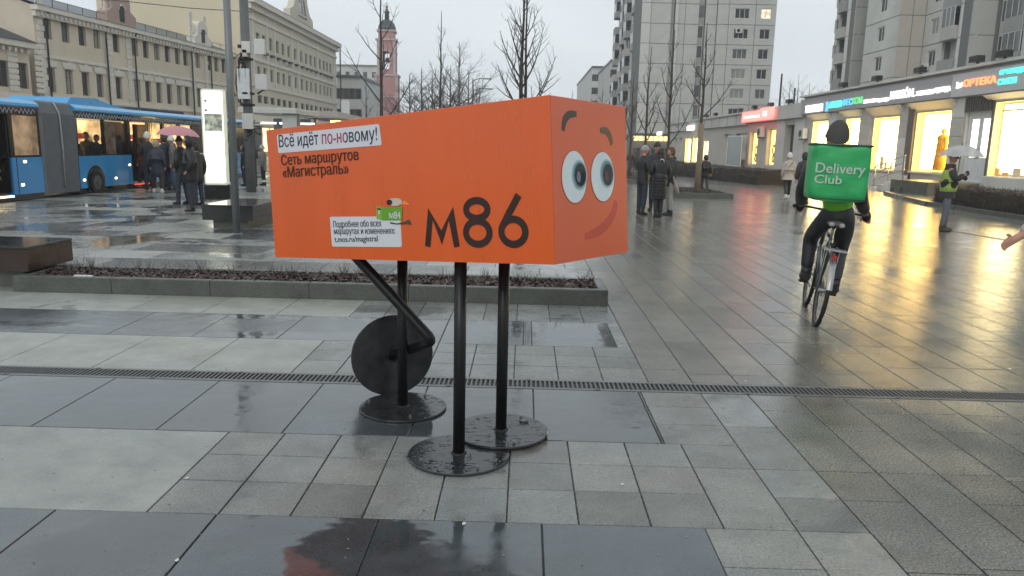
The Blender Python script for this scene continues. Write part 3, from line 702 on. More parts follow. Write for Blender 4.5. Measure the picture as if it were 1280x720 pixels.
for k in range(1, 7):
    t = k / 7; curve.append((Bk - d1 * r_) * (1 - t) ** 2 + Bk * 2 * t * (1 - t) + (Bk + d2 * r_) * t * t)
curve += [Bk + d2 * r_, Cc]
q.tube([Vector(p) - RO for p in [A_ - d1 * .10] + curve], .031, 18); q.build('bent_leg', M_blk, box)
nrm = (Vector((0, 0, CAMH)) - wc); nrm.z = 0; nrm.normalize(); nrm = (Matrix.Rotation(rad(13), 3, 'Z') @ nrm)
o = foot_disc(0, 0, 0); o.name = 'raised_foot_disc'; o.matrix_local = Matrix.Translation(wc - RO - nrm * .012) @ nrm.to_track_quat('Z', 'Y').to_matrix().to_4x4()
q = MB(); q.cyl(wc - RO, nrm, .04, .012, 16); q.build('hub', M_blk, box)
# ================================================================ BUILDINGS, LEFT SIDE OF THE STREET
M_glassd = glass('dark window glass', (.045, .047, .048), .08)
M_glassg = glass('grey window glass', (.13, .14, .14), .12)
M_wframe = mat('old window frame', (.10, .085, .07), .6)
M_wframew = mat('white plastic window frame', (.62, .64, .64), .45)
M_beige = mat('beige painted plaster', (.66, .585, .46), .85, var=.09, vscale=.6, bump=.15, bscale=8, dirt=.16)
M_trim = mat('pale plaster trim', (.70, .67, .60), .8, var=.08, vscale=1.5)
M_roof = mat('grey sheet metal roof', (.10, .115, .125), .45, .3, var=.25, vscale=.8)
M_slate = mat('dark roof sheet', (.035, .04, .047), .5, .2, var=.25, vscale=1)
M_cream = mat('cream painted plaster', (.70, .62, .44), .85, var=.07, vscale=.25, bump=.1, dirt=.12)
M_grey3 = mat('grey beige facade render', (.64, .595, .48), .85, var=.07, vscale=.3, bump=.1, dirt=.12)
M_pipe = mat('dark downpipe', (.07, .072, .072), .5, .3)
M_lit = mat('warm lit shop glass', (.3, .25, .15), .3, emit=(1, .78, .40), es=1.5, var=.6, vscale=.8)
M_curt = mat('pale curtain behind glass', (.30, .29, .26), .3, var=.4, vscale=5, stretch=(6, 1, .5))
def part(name, mb, m, parent, **k): return mb.build(name, m, parent, **k)
def at_depth_ground(px, Y):
    d = ray(px, 200); return d.x / d.y * Y
# -- long two-storey-visible beige house with cornice
pA = Vector((at_depth_ground(57, 55.5), 55.5)); pB = Vector((at_depth_ground(290, 83), 83)); ang2 = math.atan2(pB.y - pA.y, pB.x - pA.x)
P2 = Plane(pA.x, pA.y, ang2)
h2 = thing('long_building', 'long beige old building with two rows of narrow windows behind the blue bus', 'building', (pA.x, pA.y, -.14), ang2, 'old buildings on the left side of the street')
Wd = 43.0; zc = P2.uv(60, 8)[1]; Z0 = .14
lowU = [62.5, 85, 105.5, 123.5, 147, 170, 183.5, 197, 210, 222.5, 232.5, 247.5, 262, 270.5, 279.5, 288]
us = [P2.uv(px, 80)[0] for px in lowU]
while us[-1] < Wd - 2: us.append(us[-1] + 2.15)
zL0, zL1 = P2.uv(105, 117)[1], P2.uv(105, 88)[1]; zU0, zU1 = P2.uv(104, 55)[1], P2.uv(104, 28)[1]
rects = []
for u in us:
    rects += [(u - .42, u + .42, zL0, zL1), (u - .42, u + .42, zU0, zU1), (u - .62, u + .62, 1.0, 3.4)]
mb = MB(); holed(mb, 0, Wd, -.1, zc, rects, .35)
mb.poly(((0, 0, -.1), (0, 12, -.1), (0, 12, zc), (0, 0, zc))); mb.poly(((Wd, 0, -.1), (Wd, 12, -.1), (Wd, 12, zc), (Wd, 0, zc))); mb.poly(((0, 12, -.1), (Wd, 12, -.1), (Wd, 12, zc), (0, 12, zc)))
part('wall', mb, M_beige, h2, recalc=False)
for i, (a_, b_, c_, d_) in enumerate(rects):
    if i % 3 < 2: window(h2, a_, b_, c_, d_, .2, [M_wframe, M_wframe, M_wframew][(i * 7) % 3 if (i * 5) % 4 == 0 else 0], [M_glassd, M_glassg, M_glassd, M_curt][(i * 7 // 3) % 4], (1, 1), fw=.06, sill=.12)
    else: window(h2, a_, b_, c_, d_, .2, M_wframe, M_lit if (i // 3) % 3 == 0 else M_glassd, (1, 0), fw=.07)
hood = MB(); hood.prism([(-.62, -.10, 0), (.62, -.10, 0), (.72, -.10, .42), (.25, -.10, .42), (.12, -.10, .55), (-.12, -.10, .55), (-.25, -.10, .42), (-.72, -.10, .42)], (0, .10, 0)); hm = hood.mesh('window_hood', M_trim)
for i, (a_, b_, c_, d_) in enumerate(rects):
    if i % 3 < 2: link('window_hood', hm, h2, loc=((a_ + b_) / 2, -.003, d_ + .06))
mb = MB(); mb.box(-.2, -.55, zc - .35, Wd + .2, 0, zc); mb.box(-.1, -.30, zc - .75, Wd + .1, .0, zc - .353); part('cornice', mb, M_trim, h2)
den = MB(); den.box(-.10, -.42, .06, .10, -.302, .30); dm = den.mesh('bracket', M_trim)
u = .4
while u < Wd: link('bracket', dm, h2, loc=(u, 0, zc - .7)); u += .48
for z in ((zL1 + zU0) / 2 - .35, zL0 - .55): mb = MB(); mb.box(0, -.14, z, Wd, 0, z + .22); part('string_course', mb, M_trim, h2)
mb = MB(); mb.poly(((-.3, -.6, zc + .003), (Wd + .3, -.6, zc + .003), (Wd + .3, 6, zc + 2.1), (-.3, 6, zc + 2.1))); mb.poly(((-.3, 12.4, zc + .003), (-.3, 6, zc + 2.1), (Wd + .3, 6, zc + 2.1), (Wd + .3, 12.4, zc + .003)))
part('roof', mb, M_roof, h2, recalc=False)
mb = MB(); mb.poly(((0, 0, zc), (0, 12, zc), (0, 6, zc + 2.0))); mb.poly(((Wd, 0, zc), (Wd, 12, zc), (Wd, 6, zc + 2.0))); part('gable_end', mb, M_beige, h2, recalc=False)
rr = MB(); rr.box(-.02, -.35, 0, .02, -.31, .6); rm_ = rr.mesh('railing_post', M_pipe)
u = 0
while u < Wd: link('railing_post', rm_, h2, loc=(u, 0, zc)); u += 1.6
mb = MB(); mb.box(0, -.345, zc + .56, Wd, -.325, zc + .6); part('railing', mb, M_pipe, h2)
# quoined pilasters and dormers over the projecting bays
q = MB(); 
for k in range(22): w_ = .32 if k % 2 else .24; q.box(-w_, -.13 if k % 2 else -.10, 4.4 + k * .42, w_, 0, 4.4 + k * .42 + .38)
qm = q.mesh('quoin_pilaster', M_trim)
for px in (52.5, 136, 160, 239.5, 256.5):
    u = P2.uv(px, 70)[0]; link('quoin_pilaster', qm, h2, loc=(u, 0, 0), kind=None)
for px in (57.5, 131.5, 166.5, 237.5, 261):
    u = P2.uv(px, 70)[0]; mb = MB(); mb.tube([(0, -.2, 0), (0, -.2, zc - .7), (0, -.5, zc - .3)], .07, 8); o = part('downpipe', mb, M_pipe, h2); o.location = (u, 0, 0)
for px, sc_ in ((146, 1.25), (247, 1.0)):
    u = P2.uv(px, 30)[0]; zt = zc
    mb = MB(); w_ = 1.5 * sc_; hh = 1.9 * sc_
    pts = [(-w_, -.5, 0), (w_, -.5, 0), (w_, -.5, hh * .35), (w_ * .62, -.5, hh * .5), (w_ * .62, -.5, hh * .8)] + [(math.cos(t) * w_ * .62, -.5, hh * .8 + math.sin(t) * w_ * .5) for t in [k * math.pi / 10 for k in range(1, 10)]] + [(-w_ * .62, -.5, hh * .8), (-w_ * .62, -.5, hh * .5), (-w_, -.5, hh * .35)]
    mb.prism(pts, (0, .9, 0)); o = part('dormer', mb, M_trim if px > 200 else mat('pinkish plaster', (.42, .30, .26), .8), h2); o.location = (u, 0, zt + .01)
    mb = MB(); mb.prism([(-.32, -.03, 0), (.32, -.03, 0), (.32, -.03, .9)] + [(math.cos(t) * .32, -.03, .9 + math.sin(t) * .32) for t in [k * math.pi / 6 for k in range(1, 6)]] + [(-.32, -.03, .9)], (0, .03, 0)); g_ = part('dormer_window', mb, M_glassd, o); g_.location = (0, -.503, .25)
    mb = MB(); mb.tube([(math.cos(t) * .42, -.55, 1.15 + math.sin(t) * .42) for t in [k * math.pi / 8 for k in range(9)]], .06, 6); part('arch_trim', mb, M_trim, o)
# -- low house at the left edge
P1 = Plane(at_depth_ground(56, 55) - .1, 54.4, ang2)
h1 = thing('low_building', 'low beige house with a dark hipped roof at the left edge of the photo', 'building', (P1.o.x, P1.o.y, -.14), ang2, 'old buildings on the left side of the street')
zc1 = P1.uv(45, 53)[1]; W1 = 24
r1 = []
for k, px in enumerate((28.5, 4)): 
    u = P1.uv(px, 90)[0]; r1.append((u - .5, u + .5, P1.uv(28, 108)[1], P1.uv(28, 76)[1]))
u = r1[-1][0] + .5
for k in range(4): u -= 3.2; r1.append((u - .5, u + .5, r1[0][2], r1[0][3]))
r1 += [(a_ - .3, b_ + .3, .9, 3.2) for a_, b_, c_, d_ in r1]
mb = MB(); holed(mb, -W1, 0, -.1, zc1, r1, .3); mb.poly(((0, 0, -.1), (0, 10, -.1), (0, 10, zc1), (0, 0, zc1))); part('wall', mb, mat('pale beige plaster', (.64, .56, .43), .85, dirt=.15, vscale=.6), h1, recalc=False)
for a_, b_, c_, d_ in r1: window(h1, a_, b_, c_, d_, .18, M_wframe, M_glassd, (1, 1), sill=.15)
mb = MB(); mb.box(-W1, -.5, zc1 - .4, .15, 0, zc1); part('cornice', mb, M_trim, h1)
mb = MB(); mb.box(-W1, -.1, 4.0, 0, 0, 4.5); part('string_course', mb, M_trim, h1)
u = -.4
while u > -W1: link('bracket', dm, h1, loc=(u, .1, zc1 - .8)); u -= .55
for k in range(3):
    for z in range(9):
        mb = MB(); 
    mb = MB(); 
    for z in range(9): mb.box(-.45, -.06, 0 + z * .38, .45, 0, .3 + z * .38)
    uq = (r1[0][1] + 1.1) if k == 0 else (r1[0][0] + r1[1][1]) / 2 - (k - 1) * 3.2
    part('rustication', mb, M_trim, h1).location = (uq, -.003, r1[0][2] - .2)
mb = MB(); zr = zc1 + 2.7
mb.poly(((-W1, -.6, zc1), (.3, -.6, zc1), (-3, 5, zr), (-W1, 5, zr))); mb.poly(((.3, -.6, zc1), (.3, 10.6, zc1), (-3, 5, zr))); part('roof', mb, M_slate, h1, recalc=False)
# -- taller beige building with blank cream side wall and arched gable
x3 = -29.6; P3 = Plane(x3, 84.0, rad(90)); zc3 = 16.4; W3 = 38
h3 = thing('gabled_building', 'tall grey beige building with arched gable and blank cream side wall', 'building', (x3, 84, -.14), rad(90), 'old buildings on the left side of the street')
cols = [323.5, 331, 339.5, 347.5, 354.5, 361.5, 369.5, 377, 383, 388.5, 394, 400, 405, 409, 413]
us3 = [P3.uv(px, 80)[0] for px in cols]
za0, za1 = P3.uv(339, 62)[1], P3.uv(339, 47)[1]; zb0, zb1 = P3.uv(339, 101)[1], P3.uv(339, 86)[1]; zd0, zd1 = P3.uv(343, 130)[1], P3.uv(343, 121)[1]
r3 = []
for u in us3:
    r3 += [(u - .55, u + .55, za0, za1), (u - .55, u + .55, zb0, zb1), (u - .75, u + .75, zd0, zd1)]
mb = MB(); holed(mb, 0, W3, -.1, zc3, r3, .3); mb.poly(((W3, 0, -.1), (W3, 16, -.1), (W3, 16, zc3), (W3, 0, zc3))); part('wall', mb, M_grey3, h3, recalc=False)
mb = MB(); mb.box(-.02, .003, -.1, 0, 16, zc3 + 1.2); part('side_wall', mb, M_cream, h3)
for i, (a_, b_, c_, d_) in enumerate(r3): window(h3, a_, b_, c_, d_, .17, M_wframe if i % 3 == 2 else mat('grey window frame', (.25, .25, .23), .5), M_glassg if i % 3 < 2 else M_glassd, (1, 1 if i % 3 < 2 else 0), fw=.09, sill=.1)
mb = MB(); mb.box(-.3, -.8, zc3 - .4, W3 + .5, 0, zc3 + .15); mb.box(-.1, -.4, zc3 - 1.0, W3 + .3, 0, zc3 - .403); part('cornice', mb, M_trim, h3)
mb = MB(); z_ = P3.uv(322, 25)[1] 
for z in (P3.uv(321, 26)[1], (za0 + zb1) / 2 - .6, zd1 + .8, zd0 - .6): mb = MB(); mb.box(0, -.16, z, W3, 0, z + .28); part('string_course', mb, M_trim, h3)
for px in (317, 334.5, 343.8, 365, 373, 396.5, 417):
    mb = MB(); mb.box(-.25, -.1, zd1 + .9, .25, -.002, zc3 - 1.1); part('pilaster', mb, M_trim, h3).location = (P3.uv(px, 90)[0], 0, 0)
br_ = MB(); br_.box(-.5, -.35, 0, .5, -.02, .22); brm = br_.mesh('balconette', M_slate)
for u in us3[1:]: link('balconette', brm, h3, loc=(u, 0, za0 - .75))
mb = MB(); mb.poly(((-.3, -.85, zc3 + .16), (W3 + .5, -.85, zc3 + .16), (W3 + .5, 8, zc3 + 2.2), (-.3, 8, zc3 + 2.2))); part('roof', mb, M_roof, h3, recalc=False)
ug = P3.uv(372, 30)[0]
mb = MB(); R_ = 2.6; pts = [(-5.2, -.6, 0), (5.2, -.6, 0), (5.0, -.6, 1.0), (3.6, -.6, 1.5), (2.9, -.6, 2.4)] + [(math.cos(t) * R_, -.6, 2.7 + math.sin(t) * R_ * .85) for t in [k * math.pi / 14 for k in range(15)]] + [(-2.9, -.6, 2.4), (-3.6, -.6, 1.5), (-5.0, -.6, 1.0)]
mb.prism(pts, (0, .8, 0)); g3 = part('gable', mb, M_grey3, h3); g3.location = (ug, 0, zc3 + .17)
mb = MB(); mb.prism([(math.cos(t) * 1.5, -.66, .9 + math.sin(t) * 2.1) for t in [k * math.pi / 14 for k in range(15)]], (0, .06, 0)); part('gable_window', mb, M_glassg, g3)
mb = MB(); mb.tube([(math.cos(t) * 1.55, -.68, .9 + math.sin(t) * 2.15) for t in [k * math.pi / 14 for k in range(15)]], .14, 6); mb.tube([(-1.9, -.68, .85), (1.9, -.68, .85)], .14, 6); mb.tube([(0, -.68, .9), (0, -.68, 3.0)], .08, 6); part('arch_trim', mb, M_trim, g3)
mb = MB(); mb.box(W3 - .05, -.75, -.1, W3 + .12, -.58, zc3); part('downpipe', mb, M_pipe, h3)
mb = MB(); mb.box(0, -1.6, 3.3, W3, -.02, 3.7); part('shop_canopy', mb, M_trim, h3)
mb = MB()
for k in range(14): mb = MB(); mb.box(0, -.06, 0, 2.1, -.01, 2.6); mb.build('shop_window', M_lit if k % 3 else M_glassd, h3).location = (.6 + k * 2.65, -.003, .5)
# -- far pale houses and the white gabled one
def simple_house(name, label, px0, px1, Y, ytop, D, m, group, nwin=(4, 3), wc=None, skew=0.0, roofm=None):
    xa, xb = at_depth_ground(px0, Y), at_depth_ground(px1, Y); pl = Plane(xa, Y, skew); Wt = (xb - xa); zt = pl.uv((px0 + px1) / 2, ytop)[1]
    t = thing(name, label, 'building', (xa, Y, -.14), skew, group); rs = []
    nx, nz = nwin
    for i in range(nx):
        for j in range(nz):
            u = Wt * (i + .5) / nx; z = zt - (j + .75) * 3.3
            if z > 1: rs.append((u - .6, u + .6, z - .9, z + .8))
    mb = MB(); holed(mb, 0, Wt, -.1, zt, rs, .3)
    for x in (0, Wt): mb.poly(((x, 0, -.1), (x, D, -.1), (x, D, zt), (x, 0, zt)))
    mb.poly(((0, 0, zt), (Wt, 0, zt), (Wt, D, zt), (0, D, zt))); part('wall', mb, m, t, recalc=False)
    for r_ in rs: window(t, *r_, .15, M_wframe, M_glassd, (1, 0), fw=.1)
    mb = MB(); mb.box(-.2, -.4, zt, Wt + .2, D, zt + .4); part('roof', mb, roofm or M_roof, t)
    return t
M_pale = mat('pale grey plaster', (.60, .60, .56), .85, dirt=.15, vscale=.3)
simple_house('far_house', 'pale far house with a flat green roof behind the bell tower', 420, 474, 240, 82, 20, M_pale, 'far houses at the end of the street', (5, 3), roofm=mat('greenish roof', (.20, .23, .17), .6))
t4 = simple_house('far_house', 'white house with a stepped gable right of the tall beige building', 423, 452, 128, 96, 20, mat('white plaster far', (.68, .68, .65), .85, dirt=.15), 'far houses at the end of the street', (4, 4))
mb = MB(); mb.prism([(0, -.5, 0), (3.4, -.5, 0), (3.4, -.5, .8), (2.6, -.5, 1.2), (2.2, -.5, 2.2), (1.7, -.5, 2.6), (1.2, -.5, 2.2), (.8, -.5, 1.2), (0, -.5, .8)], (0, .6, 0)); part('gable', mb, M_pale, t4).location = (.3, 0, t4.children[0].dimensions.z)
# -- bell tower
YT = 190; xt = at_depth_ground(485, YT)
tw = thing('bell_tower', 'pink church bell tower with grey dome seen behind bare branches', 'church tower', (xt, YT, -.14), rad(4))
M_bpink = mat('pink painted brick', (.48, .235, .22), .85, var=.15, vscale=.4); M_dome = mat('dark grey dome sheet', (.05, .06, .065), .45, .4)
M_wht = mat('white stone trim', (.5, .42, .40), .8)
Zt = lambda py: atY(485, py, YT).z + .14
def sq(mb, w, z0, z1, ch=0): mb.box(-w / 2, -w / 2, z0, w / 2, w / 2, z1)
z1_, z2_, z3_ = Zt(96), Zt(52), Zt(39)
mb = MB(); sq(mb, 5.4, 0, z1_); part('lower_stage', mb, M_bpink, tw)
w_ = 4.3
mb = MB(); ops = [(w_ / 2 - .75, w_ / 2 + .75, z1_ + 1.6, z1_ + 5.6)]
for k in range(4):
    s_ = MB(); s_.M = Matrix.Rotation(k * math.pi / 2, 4, 'Z') @ Matrix.Translation((-w_ / 2, -w_ / 2, 0)); holed(s_, 0, w_, z1_, z2_, ops, .8); o_ = len(mb.v); mb.v += s_.v; mb.f += [tuple(i + o_ for i in f) for f in s_.f]; mb.mi += s_.mi
part('belfry', mb, M_bpink, tw, recalc=False)
mb = MB(); sq(mb, 3.7, z2_, z3_); part('upper_stage', mb, M_bpink, tw)
for z, w2 in ((z1_, 5.9), (z2_, 5.0), (z3_ - .3, 4.4), (z1_ - 5, 5.8), (Zt(75) - 4, 5.8)): mb = MB(); sq(mb, w2, z, z + .4); part('cornice', mb, M_wht, tw)
for sx in (-1, 1):
    for z0, z1v, w2 in ((z1_ + .4, z2_, 4.4), (2, z1_ - 5, 5.5), (z1_ - 4.6, z1_, 5.5)): mb = MB(); mb.box(-.28, -.15, 0, .28, .1, z1v - z0); part('pilaster', mb, M_wht, tw).location = (sx * (w2 / 2 - .3), -w2 / 2, z0)
for k in range(4):
    mb = MB(); mb.tube([(math.cos(t) * .95, 0, math.sin(t) * .95) for t in [j * math.pi / 8 for j in range(9)]], .16, 6); o = part('arch_trim', mb, M_wht, tw); o.rotation_euler = (0, 0, k * math.pi / 2); a_ = k * math.pi / 2; o.location = (math.sin(a_) * 2.2, -math.cos(a_) * 2.2, z1_ + 5.0)
mb = MB(); mb.tube([(0, 0, z1_ + 3.4), (0, 0, z1_ + 4.4)], [.7, .3], 12); part('bell', mb, M_dome, tw)
zd = z3_ + .1; zdt = Zt(24.5)
mb = MB(); n = 9; mb.tube([(0, 0, zd + (zdt - zd) * math.sin(k / n * 1.5)) for k in range(n + 1)], [2.15 * math.cos(k / n * 1.38) + .0 for k in range(n + 1)], 20); part('dome', mb, M_dome, tw)
mb = MB(); mb.tube([(0, 0, zdt - .3), (0, 0, Zt(16)), (0, 0, Zt(15.8)), (0, 0, Zt(14)), (0, 0, Zt(10))], [.55, .5, .8, .5, .12], 12); part('lantern', mb, M_dome, tw)
mb = MB(); mb.ell((0, 0, Zt(8.5)), .35, .35, .35, 10, 6); mb.box(-.06, -.06, Zt(8), .06, .06, Zt(2.5)); mb.box(-.45, -.055, Zt(5), .45, .055, Zt(4.6)); part('cross', mb, mat('dull gold', (.35, .22, .07), .35, .8), tw)
# ================================================================ PANEL TOWERS, RIGHT
M_conc = mat('pale grey concrete panel', (.52, .52, .485), .85, var=.16, vscale=.35, bump=.15, dirt=.34, tone=False)
M_conc2 = mat('darker grey concrete panel', (.42, .42, .39), .85, var=.12, vscale=.35, dirt=.2)
M_concw = mat('white concrete rib', (.60, .60, .57), .85, var=.12, vscale=.4, dirt=.3)
M_warm = mat('warm grey concrete panel', (.45, .415, .36), .85, var=.12, vscale=.35, dirt=.2)
M_core = mat('grey joint filler', (.15, .155, .15), .9)
M_balc = mat('balcony screen grey', (.29, .30, .285), .7, var=.2, vscale=1, stretch=(8, 1, 1))
M_dimlit = mat('lamp lit flat window', (.3, .25, .2), .3, emit=(1, .86, .62), es=.75, var=.5, vscale=2)
PM = {}
def panel_mesh(w, h, hole, m):
    k = (round(w, 2), round(h, 2), hole, m.name)
    if k not in PM:
        b = MB(); g = .035
        if hole: holed(b, g, w - g, g, h - g, [hole], .22)
        else: b.poly(((g, 0, g), (w - g, 0, g), (w - g, 0, h - g), (g, 0, h - g)))
        for a_, c_ in (((g, g), (w - g, g)), ((w - g, g), (w - g, h - g)), ((w - g, h - g), (g, h - g)), ((g, h - g), (g, g))): b.poly(((a_[0], 0, a_[1]), (a_[0], .25, a_[1]), (c_[0], .25, c_[1]), (c_[0], 0, c_[1])))
        PM[k] = b.mesh('panel', m)
    return PM[k]
def tface(root, P, bays, zb, nf, fh, depth=9.0, seed=0):
    """bays: (px0, px1, py, kind, yoff, material)"""
    r = random.Random(seed); rl = Vector(root.location)
    def put(o, u, y, z): o.location = P.o - rl + P.u * u + P.n * y + Vector((0, 0, z + .0)); o.rotation_euler = (0, 0, P.a); return o
    for (u0, u1, kind, yo, m) in bays:
        w = u1 - u0
        b = MB(); b.box(.02, .26, 0, w - .02, depth - yo, zb + nf * fh + .5 - .14); put(b.build('core', M_core, root), u0, yo, 0)
        for k in range(nf):
            z = zb + k * fh
            if kind == 'blank': put(link('panel', panel_mesh(w, fh, None, m), root), u0, yo, z); continue
            if kind.startswith('win'):
                ww = float(kind[3:] or 1.4); c = w / 2; hole = (round(c - ww / 2, 2), round(c + ww / 2, 2), .85, 2.25)
                put(link('panel', panel_mesh(w, fh, hole, m), root), u0, yo, z)
                gl = M_dimlit if r.random() < .07 else (M_glassd if r.random() < .6 else M_glassg)
                o = window(root, 0, hole[1] - hole[0], 0, 1.4, 0, M_wframew, M_curt if r.random() < .25 else gl, (2, 0) if ww > 1.7 else (1, 0), fw=.09, sill=.06); put(o, u0 + hole[0], yo + .12, z + .85)
            if kind == 'loggia':
                b = MB(); b.box(.03, 0, .03, w - .03, .2, 1.05); o = put(b.build('balcony', m, root), u0, yo, z)
                b = MB(); b.box(.03, .05, 1.06, w - .03, .06, fh - .06); b.build('glazing', M_glassg if r.random() < .6 else M_glassd, o)
                b = MB(); b.box(.03, .01, fh - .12, w - .03, .2, fh + .02); b.box(.03, .015, 1.06, .12, .19, fh - .13); b.box(w - .12, .015, 1.06, w - .03, .19, fh - .13); b.build('balcony_frame', M_concw if r.random() < .5 else M_balc, o)
            if kind == 'balcony':
                b = MB(); b.box(.05, -.9, -.02, w - .05, .25, .12); b.box(.08, -.88, .121, w - .08, -.82, 1.1); b.box(.08, -.819, .121, .14, .24, 1.1); b.box(w - .14, -.819, .121, w - .08, .24, 1.1)
                o = put(b.build('balcony', M_balc if r.random() < .7 else M_conc2, root), u0, yo, z)
                if r.random() < .6:
                    b = MB()
                    for i in range(4): x = .09 + (w - .24) * i / 3; b.box(x, -.87, 1.101, x + .06, -.83, fh - .1)
                    b.box(.08, -.88, fh - .1, w - .08, .24, fh - .04); b.box(.08, -.7, 1.101, .12, .2, fh - .11); b.build('balcony_frame', M_wframew, o)
                    b = MB(); b.box(.12, -.855, 1.11, w - .12, -.845, fh - .11); b.build('glazing', M_glassg, o)
                b = MB(); b.box(.05, .2, .13, w - .05, .258, fh - .03); b.build('balcony_wall', M_glassd if r.random() < .6 else M_conc2, o)
YA = 115.0; PA = Plane(16.6, YA, 0.0)
tA = thing('panel_tower', 'pale grey panel apartment tower behind the small trees', 'apartment tower', (16.6, YA, -.14), 0, 'grey panel apartment towers')
U = lambda px, py=110: PA.uv(px, py)[0]
fh = 2.78; zbA = 9.65 - 1.55 + .14 - 3 * fh + .0
bA = []
for a_, b_, kind, yo, m in ((797.5, 809, 'blank', 0, M_concw), (809, 834.5, 'blank', .25, M_conc), (834.5, 839, 'blank', .9, M_conc2), (839, 843.5, 'blank', .15, M_concw), (843.5, 852, 'blank', .5, M_conc), (852, 869, 'blank', .5, M_conc), (869, 877, 'loggia', 1.2, M_conc2), (877, 891, 'blank', .5, M_conc), (891, 905, 'blank', .1, M_conc), (905, 938, 'win2.1', .1, M_conc), (938, 963.5, 'win1.5', .1, M_conc)):
    bA.append((U(a_), U(b_), kind, yo, m))
tface(tA, PA, bA, zbA, 14, fh, seed=1)
PA2 = Plane(16.6, 150.0, rad(-90)); w_ = 34.2
bs = []; u = 0; pat = [('blank', .2, M_concw, 1.2), ('balcony', 0, M_conc, 3.4), ('win1.2', 0, M_conc, 3.0), ('blank', -.25, M_concw, .9), ('balcony', .3, M_conc2, 3.2), ('win1.2', 0, M_conc, 2.7), ('blank', -.25, M_concw, .9)]
i = 0
while u < w_ - 4: k = pat[i % len(pat)]; bs.append((u, u + k[3], k[0], k[1], k[2])); u += k[3]; i += 1
bs.append((u, w_, 'blank', 0, M_concw))
tface(tA, PA2, bs, zbA, 14, fh, depth=3.0, seed=2)
# tower B: stepped sections facing the street
tB = thing('panel_tower', 'stepped grey panel apartment building above the row of lit shops', 'apartment tower', (35, 92, -.14), 0, 'grey panel apartment towers')
zbB = 12.9 - 1.55 + .14 - 4 * fh
def sect(X, Ya, bays, seed):
    P = Plane(X, Ya, rad(-90)); out = []
    for a_, b_, kind, yo, m in bays: out.append((P.uv(a_, 90)[0], P.uv(b_, 90)[0], kind, yo, m))
    out[0] = (0, *out[0][1:]); tface(tB, P, out, zbB, 14, fh, depth=12, seed=seed); return out[-1][1], P
def endwall(X0, X1, Y, ms, seed):
    P = Plane(X0, Y, 0.0); w = (X1 - X0) / len(ms)
    tface(tB, P, [(i * w, (i + 1) * w, 'blank', 0, m) for i, m in enumerate(ms)], zbB, 14, fh, depth=2.0, seed=seed)
Ya = 92.0
u1, P = sect(35, Ya, [(1019, 1043, 'win1.5', 0, M_conc), (1043, 1052, 'balcony', .6, M_conc), (1052, 1056, 'blank', 0, M_concw), (1056, 1062, 'loggia', .5, M_conc)], 3)
Yb = Ya - u1; endwall(35.02, 36.5, Yb, [M_conc2], 4)
u1, P = sect(36.5, Yb, [(1074, 1081, 'loggia', .3, M_conc), (1081, 1094, 'balcony', .8, M_conc2)], 5)
Yc = Yb - u1
u1, P = sect(34.2, Yc - 2.0, [(1093, 1117, 'win1.5', 0, M_conc)], 6)
Yd = Yc - 2.0 - u1; endwall(34.22, 36.6, Yd, [M_warm, M_warm], 7)
u1, P = sect(36.6, Yd, [(1142, 1174, 'win1.4', 0, M_conc), (1174, 1191, 'balcony', .5, M_conc), (1191, 1195, 'blank', 0, M_concw), (1195, 1207, 'loggia', .4, M_conc)], 8)
Ye = Yd - u1; endwall(36.62, 38.6, Ye, [M_conc2], 9)
u1, P = sect(38.6, Ye, [(1233, 1247, 'loggia', .3, M_conc), (1247, 1272, 'balcony', .8, M_conc2), (1272, 1300, 'win1.5', 0, M_conc), (1300, 1330, 'blank', 0, M_conc)], 10)
# lower far blocks behind
t = simple_house('far_block', 'far pale apartment block at the left foot of the grey tower', 736, 764, 205, 84, 60, M_pale, 'far blocks along the boulevard', (5, 7))
t = simple_house('far_block', 'taller slice of far apartment block touching the grey tower', 759, 775, 170, 76, 30, M_conc, 'far blocks along the boulevard', (3, 7))

# ================================================================ SHOP ROW
XF = 18.5; PS = Plane(XF, 102.0, rad(-90))
row = thing('shop_row', 'long low concrete shop row with lit windows below the apartment building', 'shop building', (XF, 102, 0), rad(-90))
uf = lambda px, py=170: PS.uv(px, py)[0]
zf = lambda px, py: PS.uv(px, py)[1]
M_cl = mat('grey beige stone cladding', (.46, .445, .40), .75, var=.12, vscale=.8, bump=.1, dirt=.2)
M_fas = mat('grey fascia concrete', (.52, .52, .50), .8, var=.12, vscale=.7, dirt=.2)
M_rib = mat('dark brown grey ribbed sheet', (.085, .078, .072), .5, var=.15)
M_signd = mat('dark grey sign panel', (.33, .32, .335), .45, var=.06)
M_signl = mat('light grey sign panel', (.5, .5, .51), .45, var=.06)
M_yreveal = mat('yellow reveal with painted glow', (.55, .45, .12), .6, emit=(1, .76, .20), es=.9, var=.2)  # emission put into reveals and frames to stand for window light
def litmat(name, c, s, var=.35, vs=1.2): return mat(name, (.3, .28, .2), .4, emit=c, es=s, var=var, vscale=vs)
M_w_yel = litmat('bright yellow shop light', (1, .64, .17), 10.0); M_w_wht = litmat('bright white shop light', (1, .77, .38), 8.0); M_w_soft = litmat('soft yellow shop light', (1, .62, .12), 2.6, .5, 3); M_w_cool = litmat('cool white shop light', (1, .95, .8), 2.2)
M_w_dim = litmat('dim shop interior', (.8, .85, .8), .12, .5)
zs_ = 0.9; zt_ = zf(1106, 147); UE = uf(1280) + 14
wins = [ # px0, px1, z0, z1, mat, reveal
    (1015, 1034, .85, 3.55, M_w_wht), (1056, 1073, .85, 3.55, M_w_wht), (1091, 1122, zf(1106, 212), zt_, M_w_yel), (1144, 1186, zf(1165, 215), zf(1165, 140), M_w_yel),
    (1240, 1292, zf(1258, 221), zf(1258, 127), M_w_wht)]
rects = []
for a_, b_, c_, d_, m in wins: rects.append((uf(a_), uf(b_), c_, d_, m))
